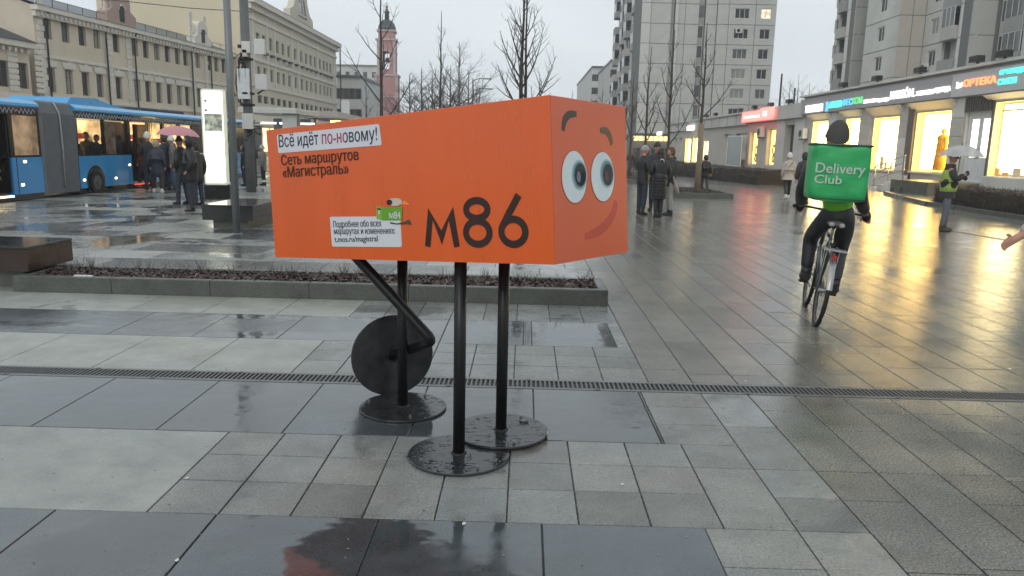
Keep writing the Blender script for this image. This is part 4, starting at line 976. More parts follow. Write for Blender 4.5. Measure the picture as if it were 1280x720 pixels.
u_ = UE - 8.5; rects.append((u_, u_ + 4.5, .9, 3.6, M_w_wht))  # unseen lit window added out of view for its reflection on the paving
zdoor = zf(1220, 228); door = (uf(1205), uf(1236), zdoor, zf(1220, 141))
farw = [(937.5, 947.5, zf(942, 206), zf(942, 165), M_w_soft), (959, 969.5, zf(964, 207), zf(964, 161), M_w_soft), (857.5, 864, zf(861, 203), zf(861, 173), M_w_yel), (866.5, 874, zf(870, 203), zf(870, 172), M_w_yel), (880.5, 886, zf(883, 200), zf(883, 176), M_w_wht), (843, 847, .8, 3.0, M_w_dim), (849, 853.5, .8, 3.0, M_w_dim), (905, 913, .8, 3.1, M_w_dim), (920, 934, .8, 3.1, M_w_dim)]
for a_, b_, c_, d_, m in farw: rects.append((uf(a_), uf(b_), c_, d_, m))
arch = (uf(981), uf(993), -.0, zf(987, 156))
R4 = [r_[:4] for r_ in rects] + [door, arch]
ZN, ZM = 5.2, 4.85; uN = uf(1006, 150); uM = uf(936, 150)
mb = MB(); holed(mb, 0, UE, 0, 4.02, R4, .45)
mb.poly(((UE, 0, 0), (UE, 9, 0), (UE, 9, 4.02), (UE, 0, 4.02))); mb.poly(((0, 0, 0), (0, 9, 0), (0, 9, 4.02), (0, 0, 4.02)))
part('wall', mb, M_cl, row, recalc=False)
mb = MB(); mb.box(0, -.25, 3.78, uM, 9, 4.7); part('fascia', mb, M_fas, row)
mb = MB(); mb.box(uM + .003, -.3, 3.9, uN, 9, ZM); part('fascia', mb, M_fas, row)
mb = MB(); mb.box(uN + .003, -.12, 4.025, UE, 9, ZN - .05); part('fascia', mb, M_fas, row)
mb = MB(); mb.box(-.1, -.42, 4.703, uM, 9.1, 4.82); part('coping', mb, M_concw, row)
mb = MB(); mb.box(uN - .2, -.42, ZN - .047, UE + .1, 9.1, ZN + .06); part('coping', mb, M_concw, row)
mb = MB(); mb.box(arch[0] - .05, .46, 0, arch[1] + .05, 8, 3.77); bmesh_dark = part('passage', mb, mat('passage shade colour', (.05, .05, .048), .9), row)  # closed box, its dark colour stands for the shade inside the passage
u = .5
while u < uM:
    mb = MB(); mb.box(0, -.265, 3.80, .05, -.248, 4.68); part('fascia_joint', mb, M_core, row).location = (u, 0, 0); u += 3.0
for px in (979.0, 995.0):
    mb = MB(); mb.box(-.9, -.06, 0, .9, -.003, 3.89, .02); part('pillar', mb, M_fas, row).location = (arch[0] - .95 if px < 985 else arch[1] + .95, 0, 0)
for u in (uM - 1, uM + 1.5, uM + 3): 
    pass
# window units: lit room panel, mullions, yellow reveals, hoods, sills
for i, (a_, b_, c_, d_, m) in enumerate(rects):
    big_ = (b_ - a_) > 1.9
    o = window(row, a_, b_, c_, d_, .30, M_wframew if i not in (2, 3) else M_yreveal, m, (1, 0) if (big_ and i in (0, 1)) else (0, 0), fw=.09 if big_ else .06, name='display_window')
    if m in (M_w_yel, M_w_wht) and i < 6:
        rv = MB(); rv.poly(((a_ + .004, .02, c_ + .004), (a_ + .004, .29, c_ + .004), (a_ + .004, .29, d_ - .004), (a_ + .004, .02, d_ - .004))); part('lit_reveal', rv, M_yreveal, row, recalc=False)
        rv = MB(); rv.poly(((b_ - .004, .02, c_ + .004), (b_ - .004, .29, c_ + .004), (b_ - .004, .29, d_ - .004), (b_ - .004, .02, d_ - .004))); part('lit_reveal', rv, M_yreveal, row, recalc=False)
        rv = MB(); rv.poly(((a_, .02, d_ - .005), (b_, .02, d_ - .005), (b_, .29, d_ - .005), (a_, .29, d_ - .005))); part('lit_reveal', rv, M_yreveal, row, recalc=False)
        hd = MB(); hd.prism([(a_ - .45, -.003, d_ + .08), (a_ - .45, -.36, 4.0), (a_ - .45, -.003, 4.0)], (b_ - a_ + .9, 0, 0)); part('window_hood', hd, M_concw, row)
        sl_ = MB(); sl_.box(a_ - .1, -.12, c_ - .1, b_ + .1, -.002, c_ - .02, .01); part('window_sill', sl_, M_fas, row)
M_figy = mat('yellow coat on display', (.55, .28, .03), .8, emit=(.8, .35, .03), es=.1, var=.4, vscale=6)
def display_figure(u, z, h, m):
    q = MB(); q.tube([(u, .16, z), (u, .16, z + h * .4), (u, .16, z + h * .62), (u, .16, z + h * .8), (u, .16, z + h * .86)], [.3, .24, .2, .24, .08], 12); q.ell((u, .16, z + h * .93), .1, .1, .13)
    for s_ in (-1, 1): q.tube([(u + s_ * .22, .16, z + h * .79), (u + s_ * .32, .14, z + h * .6), (u + s_ * .3, .1, z + h * .42)], [.07, .06, .05], 8)
    q.build('display_figure', m, row)
a_, b_, c_, d_, m = rects[3]; display_figure(b_ - .75, c_ + .1, 1.85, M_figy)
for k, i in enumerate((9 - 3, 7)):
    a_, b_, c_, d_, m = rects[i]
    q = MB(); q.tube([((a_ + b_) / 2 + math.cos(t) * .28, .27, (c_ + d_) / 2 - .2 + math.sin(t) * .35) for t in [j * math.pi / 8 for j in range(17)]], .05, 6); q.tube([((a_ + b_) / 2 + math.cos(t) * .22, .27, c_ + .5 + math.sin(t) * .25) for t in [j * math.pi / 8 for j in range(17)]], .05, 6)
    q.build('window_decal', mat('dark olive decal', (.12, .08, .02), .5), row)
# cladding slabs on the piers
cs = random.Random(4)
M_st = [mat('stock brown', (.25, .14, .06), .6, emit=(.6, .3, .08), es=.5), mat('stock white', (.7, .66, .55), .6, emit=(1, .85, .5), es=1.2), mat('stock grey', (.2, .19, .17), .6, emit=(.5, .4, .25), es=.4)]
for i in (0, 1, 2, 4, 5):
    a_, b_, c_, d_, m = rects[i]; u = a_ + .15
    while u < b_ - .3:
        w_ = cs.uniform(.15, .45); h_ = cs.uniform(.15, .5 if i != 2 else .9); q = MB(); q.box(u, .22, c_ + .02, u + w_, .28, c_ + h_, .01); q.build('display_item', cs.choice(M_st), row); u += w_ + cs.uniform(.08, .5)
    if i in (0, 4, 5): q = MB(); q.box(a_ + .05, .24, d_ - .35, b_ - .05, .29, d_ - .28); q.build('display_rail', M_st[2], row)
piers = [(uf(1036), uf(1053)), (uf(1076), uf(1088)), (uf(1124), uf(1134)), (uf(1188), uf(1203)), (uf(1293), uf(1300))]
for a_, b_ in piers:
    n = max(1, round((b_ - a_) / 1.1)); 
    for i in range(n):
        for k in range(5):
            w = (b_ - a_) / n; mb = MB(); mb.box(.008, -.06, .008, w - .008, -.004, .79, .006); mb.M = None
            part('cladding_slab', mb, M_cl if cs.random() < .6 else M_concw, row).location = (a_ + i * w, 0, .02 + k * .8)
# darker strip for the pier's side face and ribbed sheets beside the door
mb = MB(); mb.box(0, -.10, .0, uf(1143) - uf(1135), -.002, 4.0); part('pier_side', mb, mat('dark taupe pier', (.12, .105, .09), .7), row).location = (uf(1135), 0, 0)
rbm = MB(); rbm.box(0, -.07, 0, .10, -.002, 1.0); 
def ribs(u0, u1, z0, z1):
    q = MB(); q.box(u0, -.03, z0, u1, -.002, z1); part('ribbed_back', q, M_rib, row)
    u = u0 + .02; g_ = MB(); g_.box(0, -.085, 0, .085, -.031, z1 - z0); gm = g_.mesh('rib', M_rib)
    while u < u1 - .1: link('rib', gm, row, loc=(u, 0, z0)); u += .17
ribs(uf(1204), uf(1239), door[3] + .05, 4.0); ribs(door[1] + .05, uf(1239), .3, door[3] + .045)
# entrance door
dr_ = thing('shop_door', 'white double glazed shop door behind the man with the umbrella', 'door', (0, 0, 0)); dr_.location = PS.o + PS.u * door[0] + PS.n * .18; dr_.rotation_euler = (0, 0, PS.a)
dw = door[1] - door[0]; dz0, dz1 = door[2], door[3]
q = MB(); q.box(0, -.05, dz0, .1, .1, dz1); q.box(dw - .1, -.05, dz0, dw, .1, dz1); q.box(.1, -.05, dz1 - .1, dw - .1, .1, dz1); q.build('door_frame', M_wframew, dr_)
for k in range(2):
    x0 = .1 + k * (dw - .2) / 2; w = (dw - .2) / 2 - .01; q = MB(); holed(q, x0, x0 + w, dz0, dz1 - .1, [(x0 + .14, x0 + w - .14, dz0 + 1.0, dz1 - .25)], .04, y=-.02); q.box(x0 + .12, -.035, dz0 + .15, x0 + w - .12, -.021, dz0 + .85); o = q.build('door_leaf', M_wframew, dr_, recalc=False)
    q = MB(); q.box(x0 + .13, .0, dz0 + .99, x0 + w - .13, .01, dz1 - .24); q.build('door_glass', M_w_cool, o)
    q = MB(); q.tube([(x0 + (w - .07 if k == 0 else .07), -.03, dz0 + .95), (x0 + (w - .07 if k == 0 else .07), -.09, dz0 + 1.0), (x0 + (w - .07 if k == 0 else .07), -.09, dz0 + 1.3), (x0 + (w - .07 if k == 0 else .07), -.03, dz0 + 1.35)], .018, 6); q.build('door_handle', M_steel, o)
# plinth under big window and along the wall
mb = MB(); mb.box(uf(1239), -.15, 0, UE, -.004, .8); part('plinth', mb, M_fas, row)
mb = MB(); mb.box(uf(1076), -.25, 0, uf(1143), -.004, .62); part('plinth', mb, M_fas, row)
# stairs + platform
stz = dz0 - .02
st = thing('entrance_stairs', 'low stone stairs leading up to the white shop door', 'stairs', (XF, 102, 0), rad(-90))
ua, ub = uf(1186), uf(1240)
q = MB(); q.box(ua, -2.3, .0, ub, -.26, stz, .01); q.build('landing', M_kerb, st)
n = 4
for k in range(n - 1):
    z1 = stz * (k + 1) / n; off = (n - 1 - k) * .36; q = MB(); q.box(ua - off, -2.3 - .12 * (n - 1 - k), 0, ua - off + .36 - .004, -.27, z1, .008); q.build('step', M_cl if k % 2 else M_concw, st)
hr = thing('stair_railing', 'thin metal handrail along the shop stairs', 'railing', (XF, 102, 0), rad(-90))
M_rail = mat('brushed stair rail', (.45, .43, .38), .3, .8)
p0 = Vector((ua - 2.0, -2.2, 1.05)); p1 = Vector((ua + .9, -2.2, 1.05 + stz)); 
for k, dz in enumerate((0, -.3, -.6)): q = MB(); q.tube([p0 + Vector((0, 0, dz - .1)), p0 + Vector((.15, 0, dz)), p1 + Vector((0, 0, dz))], .024, 8); q.build('rail', M_rail, hr)
for t in (0.05, .5, .98):
    p = p0.lerp(p1, t); q = MB(); q.tube([(p.x, p.y, .02 + stz * max(0, (t - .3))), (p.x, p.y, p.z)], .022, 8); q.build('rail_post', M_rail, hr)
# parapet floodlights
for k, (px, py) in enumerate(((1254, 77), (1220, 83), (1149, 98), (1095, 109), (1053, 117), (986, 130.5), (963, 136), (942.5, 140.5), (925, 144), (894, 149.5), (882.5, 152))):
    u, z = PS.uv(px, py, -.35); zz = ZN + .06 if px > 1000 else (ZM if px > 937 else 4.82)
    t = thing('floodlight', 'small black floodlight on the parapet, number %s from the right end of the roof edge' % ('first second third fourth fifth sixth seventh eighth ninth tenth eleventh'.split()[k]), 'floodlight', PS.o + PS.u * u + PS.n * -.3 + Vector((0, 0, zz)), PS.a, 'floodlights on the shop roof edge')
    q = MB(); q.box(-.28, -.22, .08, .28, .12, .34, .03); q.build('lamp_body', M_blk, t); q = MB(); q.box(-.03, -.05, 0, .03, .05, .09); q.build('bracket', M_pipe, t)
# signs
def sign(name, label, px0, px1, z0, z1, m, off=-.30, th=.17, cat='sign', **k):
    t = thing(name, label, cat, PS.o + PS.u * uf(px0, 130) + PS.n * off, PS.a, **k); w = uf(px1, 130) - uf(px0, 130); q = MB(); q.box(0, 0, z0, w, th, z1, .0); q.build('panel', m, t); return t, uf(px0, 130), off
def sl_text(S_, s, bl, br, top, m, bold=0.0, shear=0.0):
    t, u0, off = S_; ua_, za = PS.uv(*bl, off); ub_, zb_ = PS.uv(*br, off); _, zc_ = PS.uv(*top, off)
    z = (za + zb_) / 2; me = text_mesh(s, ub_ - ua_, abs(zc_ - za), .05, bold, shear); me.materials.clear(); me.materials.append(m); return link('lettering', me, t, loc=(ua_ - u0, -.004, z))
zsA, zsB = zf(1150, 130), zf(1150, 99)
M_lw = litmat('white lit letters', (1, 1, 1), 1.6, .1); M_lteal = litmat('teal lit letters', (.05, .75, .68), 1.1, .1); M_lor = litmat('orange lit letters', (1, .24, .08), 1.5, .1); M_lblue = litmat('blue lit letters', (.03, .45, .8), 1.1, .1); M_lgr = litmat('green lit letters', (.05, .6, .2), .9, .1); M_lred = litmat('red lit sign face', (1, .10, .09), 3.0, .1); M_lred2 = litmat('pink white lit letters', (1, .42, .38), 2.2, .1)
S1 = sign('shop_sign', 'dark grey fascia sign with white and teal lit letters MARSÓN', 1006.5, 1195, 4.06, 5.0, M_signd)
q = MB(); ua_, za = PS.uv(1007.5, 141, -.3); ub_, zb_ = PS.uv(1029, 129.5, -.3); q.box(ua_ - S1[1], -.06, za, ub_ - S1[1], -.003, zb_); q.build('lit_box', M_lw, S1[0])
ua_, za = PS.uv(1032, 139.5, -.3); ub_, zb_ = PS.uv(1035.8, 127, -.3); x0, x1 = ua_ - S1[1], ub_ - S1[1]; zm = (za + zb_) / 2
q = MB(); q.prism([(x0, -.05, za), (x0 + .35, -.05, za), (x1 + .1, -.05, zm), (x0 + .35, -.05, zb_), (x0, -.05, zb_), (x1 - .25, -.05, zm)], (0, .045, 0)); q.build('chevron', M_lblue, S1[0])
sl_text(S1, 'АПТЕКА', (1036.5, 136), (1052.5, 133.3), (1036.5, 127.8), M_lteal, .01, .1)
sl_text(S1, 'ФЕС', (1053.5, 133.2), (1065.5, 131), (1053.5, 124.5), M_lblue, .01)
sl_text(S1, 'КОМ', (1066, 131), (1078, 128.8), (1066, 122.5), M_lgr, .01)
sl_text(S1, 'ЖЕНСКАЯ', (1079.8, 129.3), (1095.5, 127.6), (1079.8, 125), M_lw, .01)
sl_text(S1, 'ОДЕЖДА', (1096.8, 128.2), (1111, 126.6), (1096.8, 123.5), M_lw, .01)
sl_text(S1, 'MARSÓN.', (1113.3, 125), (1143.2, 120.2), (1113.3, 112.5), M_lw, .008)
sl_text(S1, 'ЖЕНСКАЯ', (1145.5, 120.2), (1167, 117), (1145.5, 114.6), M_lw, .01)
sl_text(S1, 'ОДЕЖДА', (1168.5, 117.6), (1188, 113.8), (1168.5, 110.8), M_lw, .01)
S2 = sign('shop_sign', 'light grey fascia sign with orange and turquoise lit letters ОРТЕКА', 1195.5, 1332, 4.06, 5.0, M_signl)
q = MB(); ua_, za = PS.uv(1195.8, 111, -.3); ub_, zb_ = PS.uv(1203.5, 101.5, -.3); x0, x1 = ua_ - S2[1] + .02, ub_ - S2[1]; q.prism([(x0, -.05, za), (x1, -.05, za + .05), (x1, -.05, zb_ - .05), ((x0 + x1) / 2, -.05, zb_ - .14), (x0, -.05, zb_)], (0, .045, 0)); q.build('emblem', M_lw, S2[0])
sl_text(S2, 'ОРТЕКА', (1205, 108.6), (1245.5, 104.5), (1205, 99.5), M_lor, .012)
sl_text(S2, 'ОРТОПЕДИЧЕСКИЙ', (1250, 94.6), (1308, 88), (1250, 85.0), M_lteal, .004)
sl_text(S2, 'САЛОН', (1247.8, 107.3), (1270.5, 103.6), (1247.8, 99.2), M_lteal, .01)
S3 = sign('shop_sign', 'glowing red rounded sign over the soft yellow windows', 937, 962, zf(950, 151.5), zf(950, 139.5), M_lred, off=-.55, th=.2)
q = MB(); zA_, zB_ = zf(950, 151.5) + .0, zf(950, 139.5) + .12; w3 = uf(962, 140) - uf(937, 140); w4 = uf(976, 140) - uf(937, 140); hh = (zB_ - zA_) / 2
q.prism([(w3 + .01, -.12, zA_), (w4 - hh, -.12, zA_)] + [(w4 - hh + math.sin(t) * hh, -.12, zA_ + hh - math.cos(t) * hh) for t in [k * math.pi / 10 for k in range(1, 10)]] + [(w4 - hh, -.12, zB_), (w3 + .01, -.12, zB_)], (0, .3, 0)); q.build('rounded_panel', M_lred, S3[0])
q = MB(); q.box(.6, -.02, zf(950, 147.5), w3 - .4, -.003, zf(950, 144.5)); q.build('glow_bar', M_lred2, S3[0]); q = MB(); q.box(w3 + .8, -.145, zA_ + .25, w4 - .9, -.123, zB_ - .25); q.build('glow_bar', M_lred2, S3[0])
S4 = sign('shop_sign', 'small white lit sign above the farther pair of yellow windows', 866, 873.5, zf(870, 163), zf(870, 157), M_lw, off=-.5, th=.2)
S5 = sign('shop_sign', 'tiny white lit sign at the far end of the shop row', 827.5, 832.5, zf(830, 169), zf(830, 164.5), M_lw, off=-.5, th=.2)
nb = thing('notice_board', 'grey glass notice board in a white frame above the brown hedge', 'board', PS.o + PS.u * uf(917.5) + PS.n * -.5, PS.a)
w = uf(935.5) - uf(917.5); z0, z1 = zf(926, 207), zf(926, 171.5); q = MB(); q.box(0, 0, z0, w, .05, z1); q.build('glass', mat('grey board glass', (.20, .23, .22), .2), nb); q = MB(); q.box(-.06, -.03, z0 - .1, w + .06, -.002, z0); q.box(-.06, -.03, z1, w + .06, -.002, z1 + .1); q.box(-.12, -.03, z0 - .1, 0, -.003, z1 + .1); q.box(w, -.03, z0 - .1, w + .12, -.003, z1 + .1); q.build('frame', M_wframew, nb)
q = MB(); q.box(.1, .02, 0, .2, .1, z0); q.box(w - .2, .02, 0, w - .1, .1, z0); q.build('post', M_wframew, nb)
def ac_unit(px, py, P, off, label, s=1.0):
    u, z = P.uv(px, py, off); t = thing('air_conditioner', label, 'air conditioner', P.o + P.u * u + P.n * off + Vector((0, 0, z)), P.a, 'air conditioners on the walls')
    q = MB(); q.box(-.42 * s, -.3, -.3 * s, .42 * s, 0, .3 * s, .02); q.build('case', M_concw, t); q = MB(); q.tube([(math.cos(a_) * .2 * s - .1, -.31, math.sin(a_) * .2 * s) for a_ in [k * math.pi / 8 for k in range(17)]], .02, 6); q.cyl((-.1, -.302, 0), (0, -1, 0), .19 * s, .006, 16); q.build('fan_grille', M_blk, t); q = MB(); q.box(-.38 * s, -.28, -.36 * s, -.34 * s, .2, -.3 * s); q.box(.34 * s, -.28, -.36 * s, .38 * s, .2, -.3 * s); q.build('bracket', M_pipe, t)
ac_unit(953.5, 165, PS, -.05, 'grey air conditioner between the two soft yellow windows', 1.3); ac_unit(1006.5, 167, PS, -.05, 'white air conditioner beside the dark passage', 1.1)
ac_unit(1157.5, 84, Plane(36.6, Yd, rad(-90)), -.05, 'air conditioner under an apartment window just above the long sign', 1.1); ac_unit(923.5, 38.5, PA, -.0, 'air conditioner under a high window of the grey tower', 1.1)
# far cross shop with yellow lettering strip
t = simple_house('far_shop', 'low far shop with a strip of yellow lit letters at the end of the street', 789, 836, 112, 169, 6, mat('grey brown shop wall', (.20, .18, .16), .8), 'low far shops', (4, 1))
q = MB(); zt2 = atY(812, 171, 112).z; x0 = at_depth_ground(789, 112)
for k in range(7): q = MB(); q.box(0, -.25, zt2 - .55, .58, -.1, zt2 + .25); q.build('lit_letter_block', litmat('yellow lit sign block', (1, .75, .25), 2.0, .3), t).location = (.2 + k * .72, 0, .14)
# hedges
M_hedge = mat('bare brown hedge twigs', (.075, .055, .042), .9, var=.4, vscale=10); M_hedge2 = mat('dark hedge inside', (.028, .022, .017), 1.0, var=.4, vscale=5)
def hedge(label, pts, wid, h, seed, n):
    """clipped bare hedge along pts (x,y)"""
    r = random.Random(seed); t = thing('hedge', label, 'hedge', (pts[0][0], pts[0][1], 0), 0, 'clipped bare hedges in front of the shops'); o = Vector((pts[0][0], pts[0][1], 0))
    q = MB(); P_ = [Vector((x, y, 0)) - o for x, y in pts]; Rg = []; sub = []
    for a_, b_ in zip(P_, P_[1:]):
        k = max(2, int((b_ - a_).length / .4)); sub += [a_.lerp(b_, i / k) for i in range(k)]
    sub.append(P_[-1])
    for i, p in enumerate(sub):
        d = (sub[min(i + 1, len(sub) - 1)] - sub[max(0, i - 1)]).normalized(); s_ = Vector((d.y, -d.x, 0)); j = lambda: r.uniform(-.05, .05)
        Rg.append([q._v(p + s_ * x + Vector((j(), j(), z + (j() if z > .1 else 0)))) for x, z in ((0, 0), (-.02, h * .5), (.06, h * .93), (wid * .3, h), (wid * .7, h), (wid - .06, h * .93), (wid + .02, h * .5), (wid, 0))])
    for a_, b_ in zip(Rg, Rg[1:]):
        for k in range(7): q.face((a_[k], a_[k + 1], b_[k + 1], b_[k]))
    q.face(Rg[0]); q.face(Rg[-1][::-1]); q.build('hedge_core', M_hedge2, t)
    q = MB()
    for _ in range(n):
        i = r.randrange(len(sub) - 1); p = sub[i].lerp(sub[i + 1], r.random()); d = (sub[i + 1] - sub[i]).normalized(); s_ = Vector((d.y, -d.x, 0))
        side = r.random(); z = r.uniform(.05, h) if side < .7 else h * r.uniform(.9, 1.02); x = (-.04 if side < .5 else wid + .02) if side < .7 else r.uniform(0, wid)
        c = p + s_ * x + Vector((0, 0, z)); dd = Vector((r.uniform(-1, 1), r.uniform(-1, 1), r.uniform(.1, 1.4))).normalized() * r.uniform(.05, .14); w_ = dd.cross(Vector((r.random(), r.random(), r.random()))).normalized() * r.uniform(.004, .011)
        q.poly((c - w_, c + w_, c + dd + w_ * .3, c + dd - w_ * .3))
    q.build('twigs', M_hedge, t, recalc=False, kind='stuff')
    q = MB(); 
    for i in range(0, len(sub) - 2, 3):
        a_, b_ = sub[i], sub[min(i + 3, len(sub) - 1)]; d = (b_ - a_); L_ = d.length; an = math.atan2(d.y, d.x); q = MB(); q.box(.01, -.12, -.0, L_ - .01, 0, .13, .008); k_ = q.build('kerbstone', M_kerb, t); s_ = Vector((d.y, -d.x, 0)).normalized(); sg = -.25; k_.location = a_ + s_ * sg; k_.rotation_euler = (0, 0, an)
hedge('clipped bare brown hedge behind the man with the umbrella', [(13.3, 25.2), (13.1, 21.5), (13.05, 16.5), (13.3, 12)][::-1], 1.3, .62, 1, 9000)
hedge('curving brown hedge between the walking woman in black and the pale jacket', [(12.9, 37.8), (12.2, 41.0), (11.5, 46.5), (11.3, 52)][::-1], 1.6, .72, 2, 6000)
hedge('farthest brown hedge below the small lit windows', [(11.9, 58), (11.7, 66), (11.8, 76)][::-1], 1.5, .75, 3, 4000)
kb = thing('kerb_line', 'low pale kerb running from the stairs toward the near hedge', 'kerb', (14.6, 31.4, 0))
pp = [Vector((0, 0, 0)), Vector((-.9, -3.6, 0)), Vector((-1.5, -6.2, 0))]
for a_, b_ in zip(pp, pp[1:]):
    for k in range(4): c_, d_ = a_.lerp(b_, k / 4), a_.lerp(b_, (k + 1) / 4); q = MB(); q.box(0.005, -.09, -.005, (d_ - c_).length - .005, .09, .13, .008); o = q.build('kerbstone', M_kerb, kb); o.location = c_; o.rotation_euler = (0, 0, math.atan2((d_ - c_).y, (d_ - c_).x))
# dark drain strip at the man's feet
p0, p1 = gnd(1192, 289), gnd(1268, 302); q = MB(); L_ = (p1 - p0).length; q.box(0, -.11, -.006, L_, .11, .0035, .001)
o = q.build('drain_cover', M_iron, label='dark narrow drain cover strip right of the man with the umbrella', cat='drain cover'); o.location = (p0.x, p0.y, 0); o.rotation_euler = (0, 0, math.atan2(p1.y - p0.y, p1.x - p0.x))
# ================================================================ BUS
C_seat = mat('dark bus seat', (.03, .03, .05), .7)
M_inside0 = mat('bus ceiling', (.3, .28, .25), .6, emit=(1, .8, .5), es=.4)
M_blue = mat('bright blue bus paint', (.035, .27, .60), .22, var=.05, vscale=1.5, coat=.6, dirt=.12)
M_blue2 = mat('light blue bus roof paint', (.06, .34, .66), .3, var=.06, vscale=1.5, coat=.4)
M_bblk = mat('black bus glass surround', (.012, .013, .015), .12, var=.1, coat=.4)
M_bell = mat('grey bus bellows fabric', (.19, .20, .205), .6, var=.15, vscale=3)
M_bint = mat('warm lit bus interior glass', (.05, .04, .03), .12, emit=(1, .62, .24), es=.75, var=.95, vscale=1.1)
M_bint2 = mat('dim bus interior glass', (.03, .028, .025), .12, emit=(.9, .6, .35), es=.2, var=.9, vscale=1.5)
M_tyre = mat('black tyre rubber', (.012, .012, .012), .7, var=.2, vscale=20); M_rim = mat('grey steel rim', (.16, .17, .18), .4, .7)
M_marker = mat('amber marker lamp', (.8, .6, .3), .3, emit=(1, .8, .5), es=3.0); M_redl = mat('red step lamp', (.6, .05, .04), .3, emit=(1, .06, .04), es=.8)
PBo = Vector((-12.4, 16.0, 0)); PB = Plane(PBo.x, PBo.y, rad(90)); PB.o = PBo
bus = thing('articulated_bus', 'bright blue articulated city bus with grey bellows and lit windows', 'bus', (-12.4, 16, 0), rad(90))
B = lambda px, py=200: PB.uv(px, py)
zsk, zbelt, zwt, zre, zrt = .16, B(128, 194.5)[1], B(128, 150)[1], B(128, 141.5)[1], B(128, 133.5)[1]
ub0, ub1 = -7.0, B(53)[0]; uc0, uc1 = B(97.5)[0], 19.5
def busseg(u0, u1, holes, bodyholes):
    q = MB(); holed(q, u0, u1, zsk, zbelt, bodyholes, .25); q.build('body_side', M_blue, bus, recalc=False)
    q = MB(); holed(q, u0, u1, zbelt + .004, zre, holes, .10, y=.012); q.build('window_band', M_bblk, bus, recalc=False)
    q = MB(); q.box(u0, .02, zsk, u0 + .02, 2.3, zre); q.box(u1 - .02, .02, zsk, u1, 2.3, zre); q.box(u0 + .021, 2.28, zsk, u1 - .021, 2.3, zre); q.box(u0 + .021, .3, zsk, u1 - .021, 2.279, zsk + .03); q.build('shell', M_bblk, bus)
    q = MB(); zz = zrt
    sec = [(.0, zre), (-.03, zre + .03), (-.02, (zre + zz) / 2), (.12, zz), (2.2, zz), (2.33, zre)]
    q.prism([(u0, y, z) for y, z in sec], (u1 - u0, 0, 0)); q.build('roof', M_blue2, bus)
    q = MB(); q.box(u0, .03, .02, u1, 2.2, zsk - .003); q.build('skirt', M_bblk, bus)
    # white wave ornament
    q = MB(); n = int((u1 - u0) / .075); zc_ = (zwt + zre) / 2; am = (zre - zwt) * .30
    q.tube([(u0 + .06 + k * .075, -.004, zc_ + am * (1 if k % 2 else -1) * (1 if (k // 2) % 5 else .3)) for k in range(n - 1)], .014, 4, smooth=False); q.build('ornament', mat('pale grey bus ornament', (.42, .46, .5), .4), bus)
def glz(u0, u1, z0, z1, m, name='bus_window'):
    q = MB(); q.box(u0, .03, z0, u1, .045, z1); return q.build(name, m, bus)
wh = uc0 + (B(121)[0] - uc0)
W1_ = [(B(20)[0], B(51.5)[0])]; D1 = (B(-14)[0], B(14.5)[0])
W2_ = [(B(100.3)[0], B(133)[0]), (B(134.5)[0], B(162)[0]), (B(191)[0], B(206)[0]), (B(208)[0], B(226)[0]), (B(228)[0], B(243)[0])]; D2 = (B(165)[0], B(188)[0])
busseg(ub0, ub1, [(a_, b_, zbelt + .04, zwt) for a_, b_ in W1_] + [(D1[0], D1[1], zbelt + .02, zwt), (-6.5, -4.8, zbelt + .04, zwt), (-4.6, -2.9, zbelt + .04, zwt)], [(D1[0], D1[1], zsk + .02, zbelt - .0)])
busseg(uc0, uc1, [(a_, b_, zbelt + .04, zwt) for a_, b_ in W2_] + [(D2[0], D2[1], zbelt + .02, zwt)], [(D2[0], D2[1], zsk + .02, zbelt - .0)])
for a_, b_ in W1_ + [(-6.5, -4.8), (-4.6, -2.9)]: glz(a_ + .01, b_ - .01, zbelt + .05, zwt - .01, M_bint2)
M_bpane = mat('faintly tinted bus pane', (.02, .02, .02), .04, var=.1, alpha=.28)
M_blight = mat('warm lit inside of the bus', (.35, .28, .2), .6, emit=(1, .62, .26), es=1.7, var=.85, vscale=1.6); M_bred = mat('red seat and poster', (.4, .05, .04), .6, emit=(1, .12, .06), es=.25)
for k, (a_, b_) in enumerate(W2_): glz(a_ + .01, b_ - .01, zbelt + .05, zwt - .01, M_bpane)
q = MB(); q.box(uc0 + .1, 1.7, .5, uc1 - .1, 1.72, zre - .05); q.build('lit_inside', M_blight, bus)
q = MB(); q.box(uc0 + .1, .1, zwt + .02, uc1 - .1, 1.69, zwt + .04); q.build('ceiling', M_inside0, bus)
for k in range(6): q = MB(); q.box(0, 1.0, .7, .5, 1.5, zbelt + .32, .03); q.build('seat', C_seat, bus).location = (uc0 + .5 + k * 1.25, 0, 0)
for k in range(5): q = MB(); q.box(0, 1.66, zbelt + .35, .8, 1.69, zbelt + .52, 0); q.build('inside_poster', M_bred, bus).location = (uc0 + .9 + k * 1.7, 0, .12 * (k % 2))
for k in range(5): q = MB(); q.tube([(0, .5, .3), (0, .5, zre - .1)], .018, 6); q.build('grab_pole', mat('yellow handrail', (.7, .45, .03), .35), bus).location = (uc0 + .9 + k * 1.5, 0, 0)
M_inside = mat('bus inside wall', (.16, .15, .13), .7, emit=(1, .75, .45), es=.05, var=.8)
for a_, b_ in (D1, D2):
    q = MB(); q.box(a_, .9, zsk, b_, .93, zwt); q.build('inside_wall', M_inside, bus); q = MB(); q.box(a_, .1, zsk, b_, .9, zsk + .06); q.build('door_step', M_bblk, bus)
    q = MB(); q.box(a_ + .05, -.02, zsk - .05, b_ - .05, .0, zsk - .01); q.build('step_lamp', M_redl if a_ > 0 and a_ > D1[1] else M_marker, bus)
    for s_ in (0, 1):
        x = a_ + .03 if s_ == 0 else b_ - .07; q = MB(); q.box(x, -.3 if 0 else .03, zsk + .05, x + .04, .5, zwt - .05); q.build('door_leaf', M_bblk, bus)
